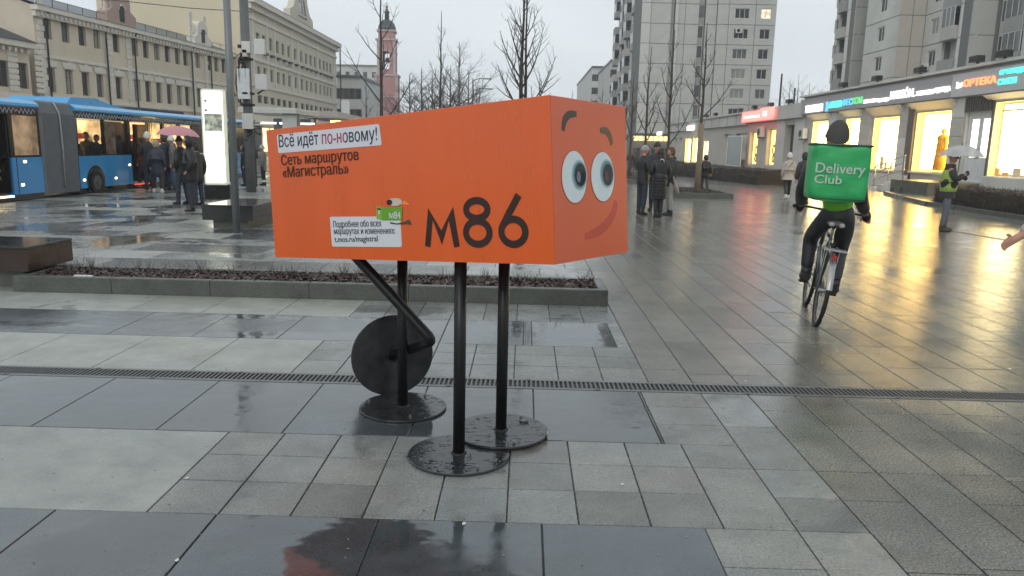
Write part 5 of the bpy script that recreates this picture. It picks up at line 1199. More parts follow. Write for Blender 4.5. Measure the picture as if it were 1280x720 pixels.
for k, (z0, z1) in enumerate(((.55, 1.0), (.75, 1.2))): q = MB(); q.tube([(D1[0] + .25, .35, z1), (D1[0] + .5, .3, z1 - .1), (D1[1] - .05, .25, z0 - .05)], .018, 6); q.build('handrail', mat('yellow handrail', (.7, .45, .03), .35), bus)
# wheel
uw = B(120.5, 228)[0]; zw = .30; rw = .33
q = MB(); q.tube([(uw, -.012, zw + .02), (uw, .004, zw + .02)], [rw * 1.42, rw * 1.42], 28, smooth=False); q.build('wheel_arch', M_bblk, bus)
wl = MB(); wl.tube([(uw, -.03, zw), (uw, -.045, zw), (uw, -.02 + .0, zw)], [rw * .9, rw, rw], 28, smooth=False); tyre = wl.build('wheel', M_tyre, bus)
q = MB(); q.tube([(uw, -.046, zw), (uw, -.052, zw), (uw, -.050, zw)], [rw * .62, rw * .6, rw * .5], 24, smooth=False)
for k in range(8): a_ = k * math.pi / 4; q.cyl((uw + math.cos(a_) * rw * .4, -.05, zw + math.sin(a_) * rw * .4), (0, -1, 0), .022, .012, 8)
q.cyl((uw, -.05, zw), (0, -1, 0), rw * .2, .03, 12); q.build('rim', M_rim, tyre)
# panel seams, marker lamps
for px in (20.5, 98, 165): q = MB(); u = B(px)[0]; q.box(u - .012, -.004, zsk, u + .012, -.001, zbelt); q.build('panel_seam', M_bblk, bus)
for px, py in ((31, 202), (28.5, 231), (105.5, 225), (145, 222.5), (162, 206)):
    u, z = B(px, py); q = MB(); q.box(u - .05, -.015, z - .03, u + .05, -.001, z + .03, .004); q.build('marker_lamp', M_marker, bus)
# bellows: pleats
q = MB(); n = 34; pl = []
for k in range(n + 1):
    u = ub1 + .02 + (uc0 - ub1 - .04) * k / n; d = .0 if k % 2 else .10; bulge = .02
    sec = [(-.03 + d, .10), (-.05 + d, 1.2), (-.04 + d, zre - .1), (.12 + d, zrt + .02 - d), (2.1 - d, zrt + .02 - d), (2.3 - d, zre - .1), (2.3 - d, .1)]
    pl.append([q._v((u, y, z)) for y, z in sec])
for a_, b_ in zip(pl, pl[1:]):
    q.cur = 1 - q.cur
    for k in range(6): q.face((a_[k], b_[k], b_[k + 1], a_[k + 1]))
q.build('bellows', [mat('bellows pleat shade', (.10, .108, .112), .7), M_bell], bus, recalc=False)  # every other slope coloured darker to stand for shade in the pleats
um = (ub1 + uc0) / 2; q = MB(); q.tube([(um, -.06, .25), (um, -.075, 1.3), (um - .01, -.06, zre - .1), (um, .1, zrt + .04)], .026, 6); q.build('centre_hoop', mat('pale bellows hoop', (.3, .32, .33), .4), bus)
q = MB(); u0, u1 = B(99)[0], B(165, 135)[0]; q.prism([(u0, .25, zrt - .02), (u0 + .25, .25, zrt + .20), (u1 - 1.6, .25, zrt + .24), (u1 - .8, .25, zrt + .10), (u1 + .6, .25, zrt - .02)], (0, 1.7, 0)); q.build('roof_pod', M_blue2, bus)
for u in (u1 + 1.2, u1 + 3.2): q = MB(); q.box(u, .3, zrt - .01, u + 1.2, 1.8, zrt + .12, .03); q.build('roof_vent', M_slate, bus)

# ================================================================ STREET FURNITURE
# lit information column
ka = gnd(254, 248.5); kt = thing('information_column', 'tall glowing white information column with a black base', 'information column', (-8.42, 21.0, 0), rad(14))
kz0, kz1 = .38, atY(270, 111.5, 21).z; kw = .62
q = MB(); q.box(-kw / 2 - .02, -.14, 0, kw / 2 + .02, .16, kz0 - .004, .02); q.build('base', M_blk, kt)
r_ = .05; q = MB(); n = 6
def rrect(x0, x1, z0, z1, r_):
    out = []
    for cx, cz, a0 in ((x1 - r_, z0 + r_, -90), (x1 - r_, z1 - r_, 0), (x0 + r_, z1 - r_, 90), (x0 + r_, z0 + r_, 180)): out += [(cx + r_ * math.cos(rad(a0 + 90 * k / 5)), cz + r_ * math.sin(rad(a0 + 90 * k / 5))) for k in range(6)]
    return out
q.prism([(x, -.09, z) for x, z in rrect(-kw / 2, kw / 2, kz0, kz1, .07)], (0, .2, 0)); q.build('housing', mat('pale housing', (.45, .46, .40), .4, emit=(.9, .95, .7), es=.25), kt)
q = MB(); q.prism([(x, -.097, z) for x, z in rrect(-kw / 2 + .04, kw / 2 - .07, kz0 + .05, kz1 - .05, .04)], (0, .006, 0)); q.build('lit_face', mat('glowing pale face', (.6, .6, .5), .3, emit=(1, 1, .80), es=1.25, var=.12, vscale=.6), kt)
hz = kz1 - kz0; q = MB(); q.box(-kw / 2 + .07, -.102, kz0 + hz * .565, kw / 2 - .10, -.098, kz0 + hz * .745); q.build('advert', mat('dark photo print', (.05, .05, .04), .3, emit=(.9, 1, .8), es=.35, var=1.0, vscale=5), kt)
for k in range(5): q = MB(); q.box(-kw / 2 + .1, -.101, 0, kw / 2 - .14 - .1 * (k % 2), -.0985, .012); q.build('text_line', mat('grey print', (.3, .3, .25), .5, emit=(.7, .75, .6), es=.6), kt).location = (0, 0, kz0 + hz * (.80 + k * .035))
for z in (.77, .865): q = MB(); q.box(-kw / 2 + .09, -.1035, 0, -kw / 2 + .15, -.1015, .05); q.build('pictogram', M_bblk, kt).location = (0, 0, kz0 + hz * z)
# black polished stone benches
M_bench = mat('black polished stone, wet', (.018, .02, .019), .16, var=.3, vscale=3, dirt=.2); M_brst = mat('dark red brown stone, wet', (.045, .026, .021), .22, var=.5, vscale=2.5, dirt=.5, bump=.1)
M_btop = mat('wet black bench top', (.03, .032, .034), .09, var=.2, spec=.7)
def bench(label, x0, x1, y0, y1, z0, z1, m, loc, gap=.12):
    t = thing('stone_bench', label, 'bench', (x0, y0, 0), 0, 'dark stone block benches'); q = MB(); q.box(0, 0, z0, x1 - x0, y1 - y0, z1 - .022, .004); q.build('block', m, t); q = MB(); q.box(-.004, -.004, z1 - .021, x1 - x0 + .004, y1 - y0 + .004, z1, .004); q.build('seat_slab', M_btop, t)
    q = MB(); q.box(gap, gap, loc, x1 - x0 - gap, y1 - y0 - gap, z0 - .003); q.build('plinth', M_kerb, t); return t
bench('reddish black stone bench block at the left edge over the mulch bed', -7.6, -5.19, 7.85, 8.66, .19, .45, M_brst, .0)
bench('black stone bench block behind the grey steel pole', -5.86, -4.93, 13.85, 15.5, .15, .43, M_bench, 0, .14)
# steel pole
pp_ = thing('steel_pole', 'plain grey steel pole in front of the lit information column', 'pole', (-4.97, 13.14, 0))
q = MB(); q.tube([(0, 0, 0), (0, 0, 5.2)], [.062, .058], 20); q.build('shaft', mat('grey painted steel pole', (.17, .185, .19), .4, .2, var=.12), pp_); q = MB(); q.tube([(0, 0, .0), (0, 0, .012)], [.10, .09], 20, smooth=False); q.build('flange', M_steel, pp_)
# utility mast with boxes, loops of cable and white boards
YM = 24.0; mx_ = at_depth_ground(312.5, YM); ms = thing('utility_mast', 'thick grey mast hung with boxes, black cables and white boards', 'mast', (mx_, YM, 0))
q = MB(); q.tube([(0, 0, 0), (0, 0, 6.2)], [.15, .13], 18); q.build('shaft', mat('weathered grey mast', (.11, .12, .12), .6, var=.3, vscale=4, dirt=.4), ms)
def at_m(px, py, dy=0): p = atY(px, py, YM + dy); return p - Vector((mx_, YM, 0))
for (x0, y0, x1, y1, m, nm) in ((297.5, 85.5, 311, 123.5, mat('white plastic board', (.52, .55, .56), .5), 'notice_board'), (303, 52, 313, 66, M_concw, 'equipment_box'), (319, 49, 331, 68, M_concw, 'equipment_box'), (320.5, 93, 334, 112, M_fas, 'equipment_box'), (304, 62, 309, 71, M_wht, 'equipment_box'), (304, 142, 317, 161, M_fas, 'equipment_box'), (298, 56, 303, 60, M_blk, 'camera')):
    a_, b_ = at_m(x0, y1, -.2), at_m(x1, y0, -.2); q = MB(); q.box(a_.x, -.28 if nm != 'notice_board' else -.22, a_.z, b_.x, -.14, b_.z, .01); q.build(nm, m, ms)
rn = random.Random(9)
for k in range(11):
    z0 = at_m(312, rn.uniform(66, 80)).z; z1 = at_m(312, rn.uniform(112, 134)).z; x = rn.uniform(-.2, .18); s_ = rn.uniform(-.35, .35)
    q = MB(); q.tube([(x * .4, -.17, z0), (x + s_ * .5, -.2, z0 - .2), (x + s_, -.2, (z0 + z1) / 2), (x + s_ * .4, -.19, z1 + .1), (x * .5, -.17, z1)], rn.uniform(.012, .028), 6); q.build('cable', M_blk, ms)
for k in range(3):
    zb_ = at_m(312, (74, 117, 131)[k]).z; q = MB(); q.tube([(math.cos(a_) * .19, math.sin(a_) * .19 - .02, zb_) for a_ in [j * math.pi / 7 for j in range(15)]], .04, 6); q.build('cable_band', M_blk, ms)
q = MB(); q.tube([at_m(322, 117), at_m(330, 112), at_m(331, 114)], [.03, .02, .01], 6); q.build('cable', M_blk, ms)
for k in range(9):
    a_ = rn.uniform(0, 6.28); q = MB(); z = at_m(312, rn.uniform(155, 182)).z; q.tube([(0, -.15, z), (math.cos(a_) * .25, -.2, z + .1), (math.cos(a_) * .5, -.25, z + rn.uniform(-.3, .3))], .014, 5); q.build('cable', M_blk, ms)
# overhead wire
q = MB(); a_, b_ = atY(160, 2, 60), atY(316, 15, 60); q.tube([a_ - (b_ - a_) * .6, a_, (a_ + b_) / 2 - Vector((0, 0, .1)), b_], .03, 4); q.build('overhead_wire', M_blk, label='thin black overhead wire crossing the blank cream wall', cat='wire')
# bus shelter
YS = 27.0; sx0, sx1 = at_depth_ground(300, YS), at_depth_ground(372, YS); sh = thing('bus_shelter', 'white flat roofed bus shelter behind the mast', 'bus shelter', (sx0, YS, 0))
zr0, zr1 = atY(330, 141, YS).z, atY(330, 134.5, YS).z; M_shw = mat('white shelter roof', (.50, .51, .48), .5); q = MB(); q.box(0, 0, zr0, sx1 - sx0, 3.0, zr1, .02); q.build('roof', M_shw, sh)
for px in (352,): x = at_depth_ground(px, YS) - sx0; q = MB(); q.box(x, .2, 0, x + .5, .45, zr0 - .003, .02); q.build('pillar', M_fas, sh)
for px in (304, 371): x = at_depth_ground(px, YS) - sx0; q = MB(); q.box(x - .05, .3, 0, x + .05, .4, zr0 - .003); q.build('post', M_steel, sh)
q = MB(); q.box(.3, 2.85, .3, sx1 - sx0 - .3, 2.9, zr0 - .1); q.build('glass_wall', mat('pale shelter glass', (.22, .25, .25), .15), sh)
for k in range(3): q = MB(); q.box(0, 0, 0, .55, .12, .07); q.build('roof_lamp', M_lw, sh).location = (.35 + k * .7, 1.2, zr0 - .35)
q = MB(); x0 = 0; q.box(.15, 3.4, zr0 - .75, 3.2, 3.5, zr0 - .1); 
# second longer canopy leading off to the right, behind the box
sh2 = thing('stop_canopy', 'long pale canopy running behind the orange box from the shelter', 'canopy', (at_depth_ground(372, 32), 32, 0)); q = MB(); q.prism([(0, 0, 2.62), (.2, 0, 2.55), (1.5, 9, 2.35), (1.5, 9, 2.45), (0, .2, 2.85)], (1.6, 0, 0)); q.build('roof', mat('brownish canopy underside', (.27, .24, .22), .6), sh2); q = MB(); q.box(.6, .4, 0, .72, .52, 2.55); q.build('post', M_steel, sh2); q = MB(); q.box(1.9, 8, 0, 2.0, 8.1, 2.35); q.build('post', M_steel, sh2)
for k in range(2): q = MB(); q.box(0, 0, 0, .5, .1, .08); q.build('roof_lamp', M_w_yel, sh2).location = (.9 + .4 * k, 2 + k * 3, 2.42)
bbd = thing('billboard', 'small white billboard in front of the white gabled house', 'billboard', (at_depth_ground(433, 62), 62, 0)); q = MB(); za_, zb_ = atY(433, 147, 62).z, atY(433, 125.5, 62).z; q.box(-.33, -.06, za_, .33, .06, zb_); q.build('panel', mat('white billboard', (.55, .57, .57), .5), bbd); q = MB(); q.box(-.06, -.05, 0, .06, .05, za_ - .003); q.build('post', M_pipe, bbd)
# low white barrier
bar = thing('barrier', 'low white barrier beside the left end of the orange box', 'barrier', (at_depth_ground(327, 24), 24, 0)); p_ = [(0, 0), (.9, 0)]; M_wp = mat('white painted barrier', (.5, .5, .48), .5)
for z in (.12, .32): q = MB(); q.box(0, -.02, z, .9, .02, z + .06); q.build('rail', M_wp, bar)
for x in (.05, .3, .55, .8): q = MB(); q.box(x, -.015, 0, x + .05, .015, .118); q.build('post', M_wp, bar)
# street lamps and poles far away
def pole(px, Y, ytop, r_, label, name='far_pole', cat='pole', arm=None, group='thin far poles'):
    t = thing(name, label, cat, (at_depth_ground(px, Y), Y, 0), 0, group); zt = atY(px, ytop, Y).z; q = MB(); q.tube([(0, 0, 0), (0, 0, zt)], [r_, r_ * .7], 8); q.build('shaft', M_blk, t)
    if arm:
        for k, a_ in enumerate(arm): q = MB(); q.tube([(0, 0, zt - k * 1.3 - .3), (a_ * .5, 0, zt - k * 1.3), (a_, 0, zt - k * 1.3)], .05, 6); q.build('arm', M_blk, t); q = MB(); q.box(a_ - .1, -.15, zt - k * 1.3 - .08, a_ + .8, .15, zt - k * 1.3 + .05, .03); q.build('lamp_head', M_pipe, t)
pole(968.5, 98, 92, .16, 'taller thin dark pole in the gap between the towers'); pole(986, 98, 110, .16, 'shorter thin dark pole in the gap between the towers')
pole(590, 105, 98, .09, 'far street lamp with two arms left of the thick double tree', 'street_lamp', 'street lamp', (1.6, 1.9), 'street lamps')
# ================================================================ TREES
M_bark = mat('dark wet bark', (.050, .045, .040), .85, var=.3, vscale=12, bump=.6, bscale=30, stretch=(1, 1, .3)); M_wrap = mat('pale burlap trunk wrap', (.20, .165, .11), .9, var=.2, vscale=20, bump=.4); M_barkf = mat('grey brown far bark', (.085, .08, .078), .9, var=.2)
def grow(q, p, d, L_, r_, lvl, R, up, n=4, kids=4, wob=.12):
    pts = [p]; rs = [r_]; d = d.normalized(); k = max(3, int(4 - lvl * .5))
    for i in range(k):
        d = (d + Vector((R.uniform(-wob, wob), R.uniform(-wob, wob), up * (1.0 if lvl < 2 else .6) + R.uniform(-.05, .05)))).normalized(); p = p + d * (L_ / k); pts.append(p); rs.append(r_ * (1 - .75 * (i + 1) / k))
    q.tube(pts, rs, 6 if lvl < 1 else (4 if lvl == 1 else 3), cap=False)
    if lvl >= 3: return
    for j in range(kids if lvl else kids + 3):
        t = R.uniform(.22, .95); i = min(k - 1, int(t * k)); b_ = pts[i].lerp(pts[i + 1], t * k - i); dd = (pts[i + 1] - pts[i]).normalized(); s_ = Vector((R.uniform(-1, 1), R.uniform(-1, 1), R.uniform(-.2, .3))); s_ = (s_ - dd * s_.dot(dd)).normalized()
        grow(q, b_, dd * .75 + s_ * R.uniform(.55, .9), L_ * R.uniform(.28, .5) * (1.1 - t * .5), r_ * (1 - .6 * t) * .58, lvl + 1, R, up * .8, kids=max(1, kids - 1), wob=wob)
def bare_tree(label, px, Y, ytop, r_, seed, z_first=2.0, nl=9, spread=.75, up=.16, m=None, group='bare young street trees', base=None, wrap=0, lenf=.42, kids=4, X=None, z0=0.0, top=None):
    x = at_depth_ground(px, Y) if X is None else X; R = random.Random(seed); t = thing('bare_tree', label, 'tree', (x, Y, z0), R.uniform(0, 0), group); H_ = (atY(px, ytop, Y).z if top is None else top) - z0; m = m or M_bark
    n = 9; pts = []; off = Vector((0, 0, 0))
    for i in range(n + 1): off += Vector((R.uniform(-.03, .03), R.uniform(-.03, .03), 0)) * (H_ / 8) * (i > 1); pts.append(Vector((off.x, off.y, H_ * i / n)))
    tr = lambda t_: r_ * (1.15 if t_ < .02 else 1.0) * (1 - .86 * t_)
    q = MB(); q.tube(pts, [tr(i / n) for i in range(n + 1)], 9); q.build('trunk', m, t)
    if wrap: q = MB(); q.tube([(0, 0, 0), (0, 0, wrap * .5), (0, 0, wrap)], [r_ * 1.35, r_ * 1.22, r_ * 1.1], 12); q.build('trunk_wrap', M_wrap, t)
    for k in range(nl):
        f = z_first / H_ + (0.93 - z_first / H_) * (k / nl) ** 1.0 + R.uniform(-.02, .02); f = min(.95, f); i = min(n - 1, int(f * n)); p = pts[i].lerp(pts[i + 1], f * n - i); a_ = k * 2.4 + R.uniform(-.4, .4)
        d = Vector((math.cos(a_) * spread, math.sin(a_) * spread, .62)); q = MB(); grow(q, p, d, H_ * lenf * (1.12 - f) * R.uniform(.8, 1.15), tr(f) * .56, 0, R, up, kids=kids); q.build('limb', m, t, recalc=False)
    return t
bare_tree('bare tree with sparse upswept limbs in front of the bell tower', 477, 27, -40, .085, 11, 2.4, 9, .8, .16, kids=2, lenf=.38)
bare_tree('bare thick double stemmed tree above the middle of the box', 651, 24, -50, .10, 22, 2.3, 14, .5, .19, kids=3, lenf=.38)
bare_tree('second stem close beside the thick tree above the box', 656, 24.3, -30, .08, 23, 2.6, 8, .5, .18, kids=3, lenf=.4)
bare_tree('slim bare tree with the highest tip among the far thicket', 549, 46, 14, .11, 24, 2.6, 10, .45, .22, kids=3, lenf=.3)
bare_tree('low slim bare tree left of the bell tower tree', 458, 40, 98, .06, 25, 1.8, 7, .6, .2, kids=2, lenf=.4)
bare_tree('bare tree with the pale wrapped trunk in front of the shop row', 872, 27.6, 28, .085, 26, 2.55, 9, .85, .17, kids=2, wrap=2.4, lenf=.38, X=6.15, z0=.13)
bare_tree('bare tree standing over the group of four people, right one of the two', 834, 33.5, 37, .085, 27, 1.9, 9, .72, .18, kids=3, lenf=.4, X=6.1)
bare_tree('bare tree standing over the group of four people, left one of the two', 804, 39.5, 58, .09, 28, 1.9, 10, .6, .19, kids=3, lenf=.36, X=6.05)
bare_tree('bare tree partly hidden behind the right edge of the orange box', 786, 45.5, 90, .09, 29, 1.9, 10, .55, .2, kids=3, lenf=.36, X=6.1)
bare_tree('farthest bare tree of the boulevard row beside the box edge', 776, 52, 110, .09, 30, 1.9, 9, .55, .2, kids=3, lenf=.36, X=6.4)
rf = random.Random(5)
words = ['left edge', 'left part', 'left middle', 'middle', 'right middle', 'right part', 'right edge']
for k, (px, yt, Y) in enumerate(((512, 92, 78), (527, 84, 70), (541, 88, 84), (562, 82, 74), (574, 52, 66), (585, 88, 80), (598, 106, 90))):
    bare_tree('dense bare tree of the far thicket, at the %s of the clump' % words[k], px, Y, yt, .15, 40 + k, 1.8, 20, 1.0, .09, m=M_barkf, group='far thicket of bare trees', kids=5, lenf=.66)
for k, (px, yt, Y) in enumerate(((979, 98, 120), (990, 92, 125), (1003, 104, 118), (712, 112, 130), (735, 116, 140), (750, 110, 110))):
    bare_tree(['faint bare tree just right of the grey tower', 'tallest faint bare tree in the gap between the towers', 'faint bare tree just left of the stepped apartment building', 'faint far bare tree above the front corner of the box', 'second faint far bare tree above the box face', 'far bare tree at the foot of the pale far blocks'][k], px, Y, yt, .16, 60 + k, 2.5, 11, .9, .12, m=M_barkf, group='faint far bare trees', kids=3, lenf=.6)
# ================================================================ PEOPLE
M_skin = mat('skin', (.42, .22, .15), .5, var=.1, vscale=8); M_eye = mat('dark eye', (.02, .015, .012), .2)
def cloth(name, c, r_=.8, vs=9, bump=.6): return mat(name, c, r_, var=.22, vscale=vs, bump=bump, bscale=14)
C_black = cloth('black padded fabric', (.012, .012, .014), .5); C_navy = cloth('dark navy padded fabric', (.018, .022, .045), .55); C_dgrey = cloth('dark grey cloth', (.035, .036, .038)); C_jeans = cloth('blue denim', (.05, .085, .15)); C_djeans = cloth('dark denim', (.025, .032, .048)); C_cream = cloth('cream jacket fabric', (.42, .37, .31)); C_beige = cloth('beige knit', (.34, .28, .20)); C_white = cloth('white fabric', (.6, .6, .58)); C_green = cloth('dark green coat', (.02, .03, .022)); C_brown = cloth('brown cloth', (.06, .04, .028)); C_lime = cloth('lime green jacket', (.16, .50, .035), .6); C_vest = cloth('yellow green safety vest', (.26, .36, .06), .6); C_grey = cloth('grey knit', (.11, .105, .10)); C_lgrey = cloth('light grey trousers', (.32, .31, .29)); C_hairb = cloth('dark brown hair', (.022, .013, .009), .5, 25); C_hairl = cloth('auburn hair', (.09, .035, .018), .5, 25); C_shoe = mat('black shoe', (.012, .012, .012), .4); C_shoew = mat('white sneaker', (.6, .6, .58), .5); C_boot = cloth('brown boot', (.05, .032, .024), .6)
def head_mesh(h, c, yaw=0.0, nod=0.0, faces=True):
    q = MB()
    def shp(p):
        x, y, z = p
        if z < 0: x *= 1 - .30 * (-z) ** 1.3; y = y * (1 - .12 * (-z)) + (.10 * (-z) if y > 0 else .14 * (-z))
        if y > .2 and abs(x) < .8: y += .20 * math.exp(-((x / .17) ** 2 + ((z + .12) / .20) ** 2)); y -= .10 * (math.exp(-(((x - .38) / .22) ** 2 + ((z - .06) / .15) ** 2)) + math.exp(-(((x + .38) / .22) ** 2 + ((z - .06) / .15) ** 2))); y += .05 * math.exp(-((x / .3) ** 2 + ((z + .5) / .12) ** 2))
        return Vector((x, y, z))
    M0 = Matrix.Translation(c) @ Matrix.Rotation(yaw, 4, 'Z') @ Matrix.Rotation(nod, 4, 'X'); q.M = M0
    q.ell((0, 0, 0), .046 * h, .055 * h, .067 * h, 18, 14, shp)
    for s_ in (-1, 1): q.ell((s_ * .046 * h, -.004 * h, -.002 * h), .006 * h, .010 * h, .017 * h, 8, 5)
    q.cur = 1
    for s_ in (-1, 1): q.ell((s_ * .0175 * h, .0475 * h, .004 * h), .0065 * h, .004 * h, .0042 * h, 6, 4)
    q.ell((0, .0535 * h, -.032 * h), .013 * h, .003 * h, .0025 * h, 8, 4)
    me = q.mesh('head', [M_skin, M_eye]); return me, M0
def person(label, x, y, h, rz, coat=C_black, hem=.47, pants=C_djeans, shoes=C_shoe, head=('hair', C_hairb), legs='stand', arms=None, group=None, yaw=0.0, nod=0.0, sleeves=None, vest=None, fingers=False, bulk=1.0, joints=None, extra=None, z=0.0, hemw=1.0, sub=1, gloves=None, scarf=None):
    """facing local +y. arms: ((elbow),(wrist)) fractions for left(-x) then right(+x)"""
    t = thing('person', label, 'person', (x, y, z), rz, group)
    J = dict(pel=(0, 0, .53), wai=(0, 0, .62), che=(0, 0, .745), nkb=(0, -.003, .815), nk=(0, .004, .86), hd=(0, .014, .925), shL=(-.098, 0, .795), shR=(.098, 0, .795), elL=(-.125, -.02, .625), elR=(.125, -.02, .625), wrL=(-.13, .03, .475), wrR=(.13, .03, .475), hiL=(-.05, 0, .50), hiR=(.05, 0, .50), knL=(-.055, .012, .28), knR=(.055, .012, .28), anL=(-.058, -.01, .045), anR=(.058, -.01, .045))
    if legs == 'stride': J.update(knL=(-.05, .06, .285), anL=(-.052, .07, .045), knR=(.05, -.02, .28), anR=(.05, -.12, .07))
    if legs == 'strideR': J.update(knR=(.05, .06, .285), anR=(.052, .07, .045), knL=(-.05, -.02, .28), anL=(-.05, -.12, .07))
    if legs == 'close': J.update(anL=(-.035, 0, .045), anR=(.035, .01, .045), knL=(-.04, .01, .28), knR=(.04, .012, .28))
    if legs == 'wide': J.update(anL=(-.085, .02, .045), anR=(.07, -.03, .045), knL=(-.075, .02, .28), knR=(.065, .0, .28))
    if arms == 'pockets': J.update(elL=(-.145, -.04, .64), wrL=(-.10, .045, .53), elR=(.145, -.04, .64), wrR=(.10, .045, .53))
    elif arms == 'front': J.update(elL=(-.14, .0, .64), wrL=(-.05, .12, .66), elR=(.14, .0, .64), wrR=(.05, .12, .67))
    elif arms == 'phone': J.update(elL=(-.135, .0, .64), wrL=(-.04, .13, .70), elR=(.135, .0, .64), wrR=(.03, .14, .72))
    elif arms == 'hold': J.update(elR=(.14, .04, .66), wrR=(.10, .13, .74))
    elif arms == 'holdboth': J.update(elR=(.13, .05, .66), wrR=(.05, .16, .73), elL=(-.13, .03, .66), wrL=(-.02, .15, .68))
    elif arms == 'swing': J.update(elL=(-.13, .04, .63), wrL=(-.12, .10, .50), elR=(.13, -.06, .63), wrR=(.14, -.04, .485))
    if joints: J.update(joints)
    V3 = {k: Vector(v) * h for k, v in J.items()}
    def sk(names, edges, rs, sub_=sub): return skin([V3[n] if isinstance(n, str) else n for n in names], edges, [tuple(c * h for c in r) if isinstance(r, tuple) else r * h for r in rs], sub_)
    def toe(k): a_ = V3['an' + k]; return a_ + Vector((0, .06 * h, -.026 * h))
    def hand(k): d = (V3['wr' + k] - V3['el' + k]).normalized(); return V3['wr' + k] + d * .048 * h
    nm = ['pel', 'wai', 'che', 'nkb', 'nk', 'hd', 'shL', 'elL', 'wrL', hand('L'), 'shR', 'elR', 'wrR', hand('R'), 'hiL', 'knL', 'anL', toe('L'), 'hiR', 'knR', 'anR', toe('R')]
    ed = [(0, 1), (1, 2), (2, 3), (3, 4), (4, 5), (2, 6), (6, 7), (7, 8), (8, 9), (2, 10), (10, 11), (11, 12), (12, 13), (0, 14), (14, 15), (15, 16), (16, 17), (0, 18), (18, 19), (19, 20), (20, 21)]
    rs = [(.045, .035), (.05, .04), (.06, .045), .034, .031, .036, .026, .02, .016, .020, .026, .02, .016, .020, .028, .022, .014, .006, .028, .022, .014, .006]
    if fingers:
        for k, side in (('L', -1), ('R', 1)):
            p = hand(k); d = (V3['wr' + k] - V3['el' + k]).normalized(); sd = d.cross(Vector((0, 1, 0))); sd = (sd if sd.length > .1 else d.cross(Vector((1, 0, 0)))).normalized(); dn = d.cross(sd).normalized(); base = 9 if k == 'L' else 13
            for j, (o_, L_) in enumerate(((-.6, .034), (-.2, .042), (.2, .040), (.6, .032), (-1.1, .026))):
                i0 = len(nm); a_ = p + sd * o_ * .02 * h + d * (.012 * h if j < 4 else -.02 * h); b_ = a_ + (d * .8 + dn * .35 + (sd * -.9 if j == 4 else sd * 0)) * L_ * .55 * h; c_ = b_ + (d * .5 + dn * .8) * L_ * .5 * h
                nm += [a_, b_, c_]; ed += [(base, i0), (i0, i0 + 1), (i0 + 1, i0 + 2)]; rs += [.0062, .0052, .0042]
    body = sk(nm, ed, rs)
    hm_, M0 = head_mesh(h, V3['hd'] + Vector((0, .004 * h, .004 * h)), yaw, nod)
    hv = [(body, 0)]; me = join_mesh('body', hv, [M_skin, M_eye]); 
    V = [tuple(v.co) for v in me.vertices] + [tuple(v.co) for v in hm_.vertices]; n0 = len(me.vertices); Fc = [list(p.vertices) for p in me.polygons] + [[n0 + i for i in p.vertices] for p in hm_.polygons]; mi = [0] * len(me.polygons) + [p.material_index for p in hm_.polygons]
    me2 = bpy.data.meshes.new('body'); me2.from_pydata(V, [], Fc); me2.materials.append(M_skin); me2.materials.append(M_eye); me2.polygons.foreach_set('material_index', mi); me2.polygons.foreach_set('use_smooth', [True] * len(Fc)); me2.update(); link('body', me2, t)
    # trousers
    if pants:
        m_ = sk(['pel', 'wai', 'hiL', 'knL', V3['anL'] + Vector((0, 0, .012 * h)), 'hiR', 'knR', V3['anR'] + Vector((0, 0, .012 * h))], [(0, 1), (0, 2), (2, 3), (3, 4), (0, 5), (5, 6), (6, 7)], [(.078, .064), (.07, .058), .056, .043, .034, .056, .043, .034]); m_.materials.append(pants); link('trousers', m_, t)
    # coat
    b_ = bulk * 1.1; names = ['pel', 'wai', 'che', 'nkb', V3['nk'].lerp(V3['nkb'], -.12)]; e2 = [(0, 1), (1, 2), (2, 3), (3, 4)]; r2 = [(.094 * b_ * hemw, .078 * b_), (.088 * b_, .074 * b_), (.096 * b_, .078 * b_), .058 * b_, .046]
    if hem < .50:
        z_ = .5
        prev = 0; 
        steps_ = max(1, int((.53 - hem) / .09)); 
        for k in range(1, steps_ + 1): names.append(V3['pel'] + Vector((0, 0, -(.53 - hem + .045) * h * k / steps_))); e2.append((prev, len(names) - 1)); r2.append((.093 * b_ * hemw * (1 + .03 * k), .078 * b_)); prev = len(names) - 1
    if sleeves is None:
        i0 = len(names); names += ['shL', 'elL', V3['wrL'].lerp(V3['elL'], .06), 'shR', 'elR', V3['wrR'].lerp(V3['elR'], .06)]; e2 += [(2, i0), (i0, i0 + 1), (i0 + 1, i0 + 2), (2, i0 + 3), (i0 + 3, i0 + 4), (i0 + 4, i0 + 5)]; r2 += [.046 * b_, .040 * b_, .030 * b_] * 2
    m_ = sk(names, e2, r2, max(1, sub)); m_.materials.append(coat); link('coat', m_, t)
    if sleeves is not None:
        for k in 'LR': m_ = sk([V3['sh' + k] * 1.0, 'el' + k, V3['wr' + k].lerp(V3['el' + k], .06)], [(0, 1), (1, 2)], [.047 * b_, .040 * b_, .030 * b_]); m_.materials.append(sleeves); link('sleeve', m_, t)
    if vest is not None:
        m_ = sk([V3['pel'] - Vector((0, 0, .055 * h)), V3['pel'] + Vector((0, 0, .03 * h)), 'wai', 'che', V3['nkb'] + Vector((0, 0, .01 * h))], [(0, 1), (1, 2), (2, 3), (3, 4)], [(.112 * b_, .096 * b_), (.106 * b_, .090 * b_), (.100 * b_, .086 * b_), (.106 * b_, .090 * b_), (.066, .06)]); m_.materials.append(vest); link('safety_vest', m_, t)
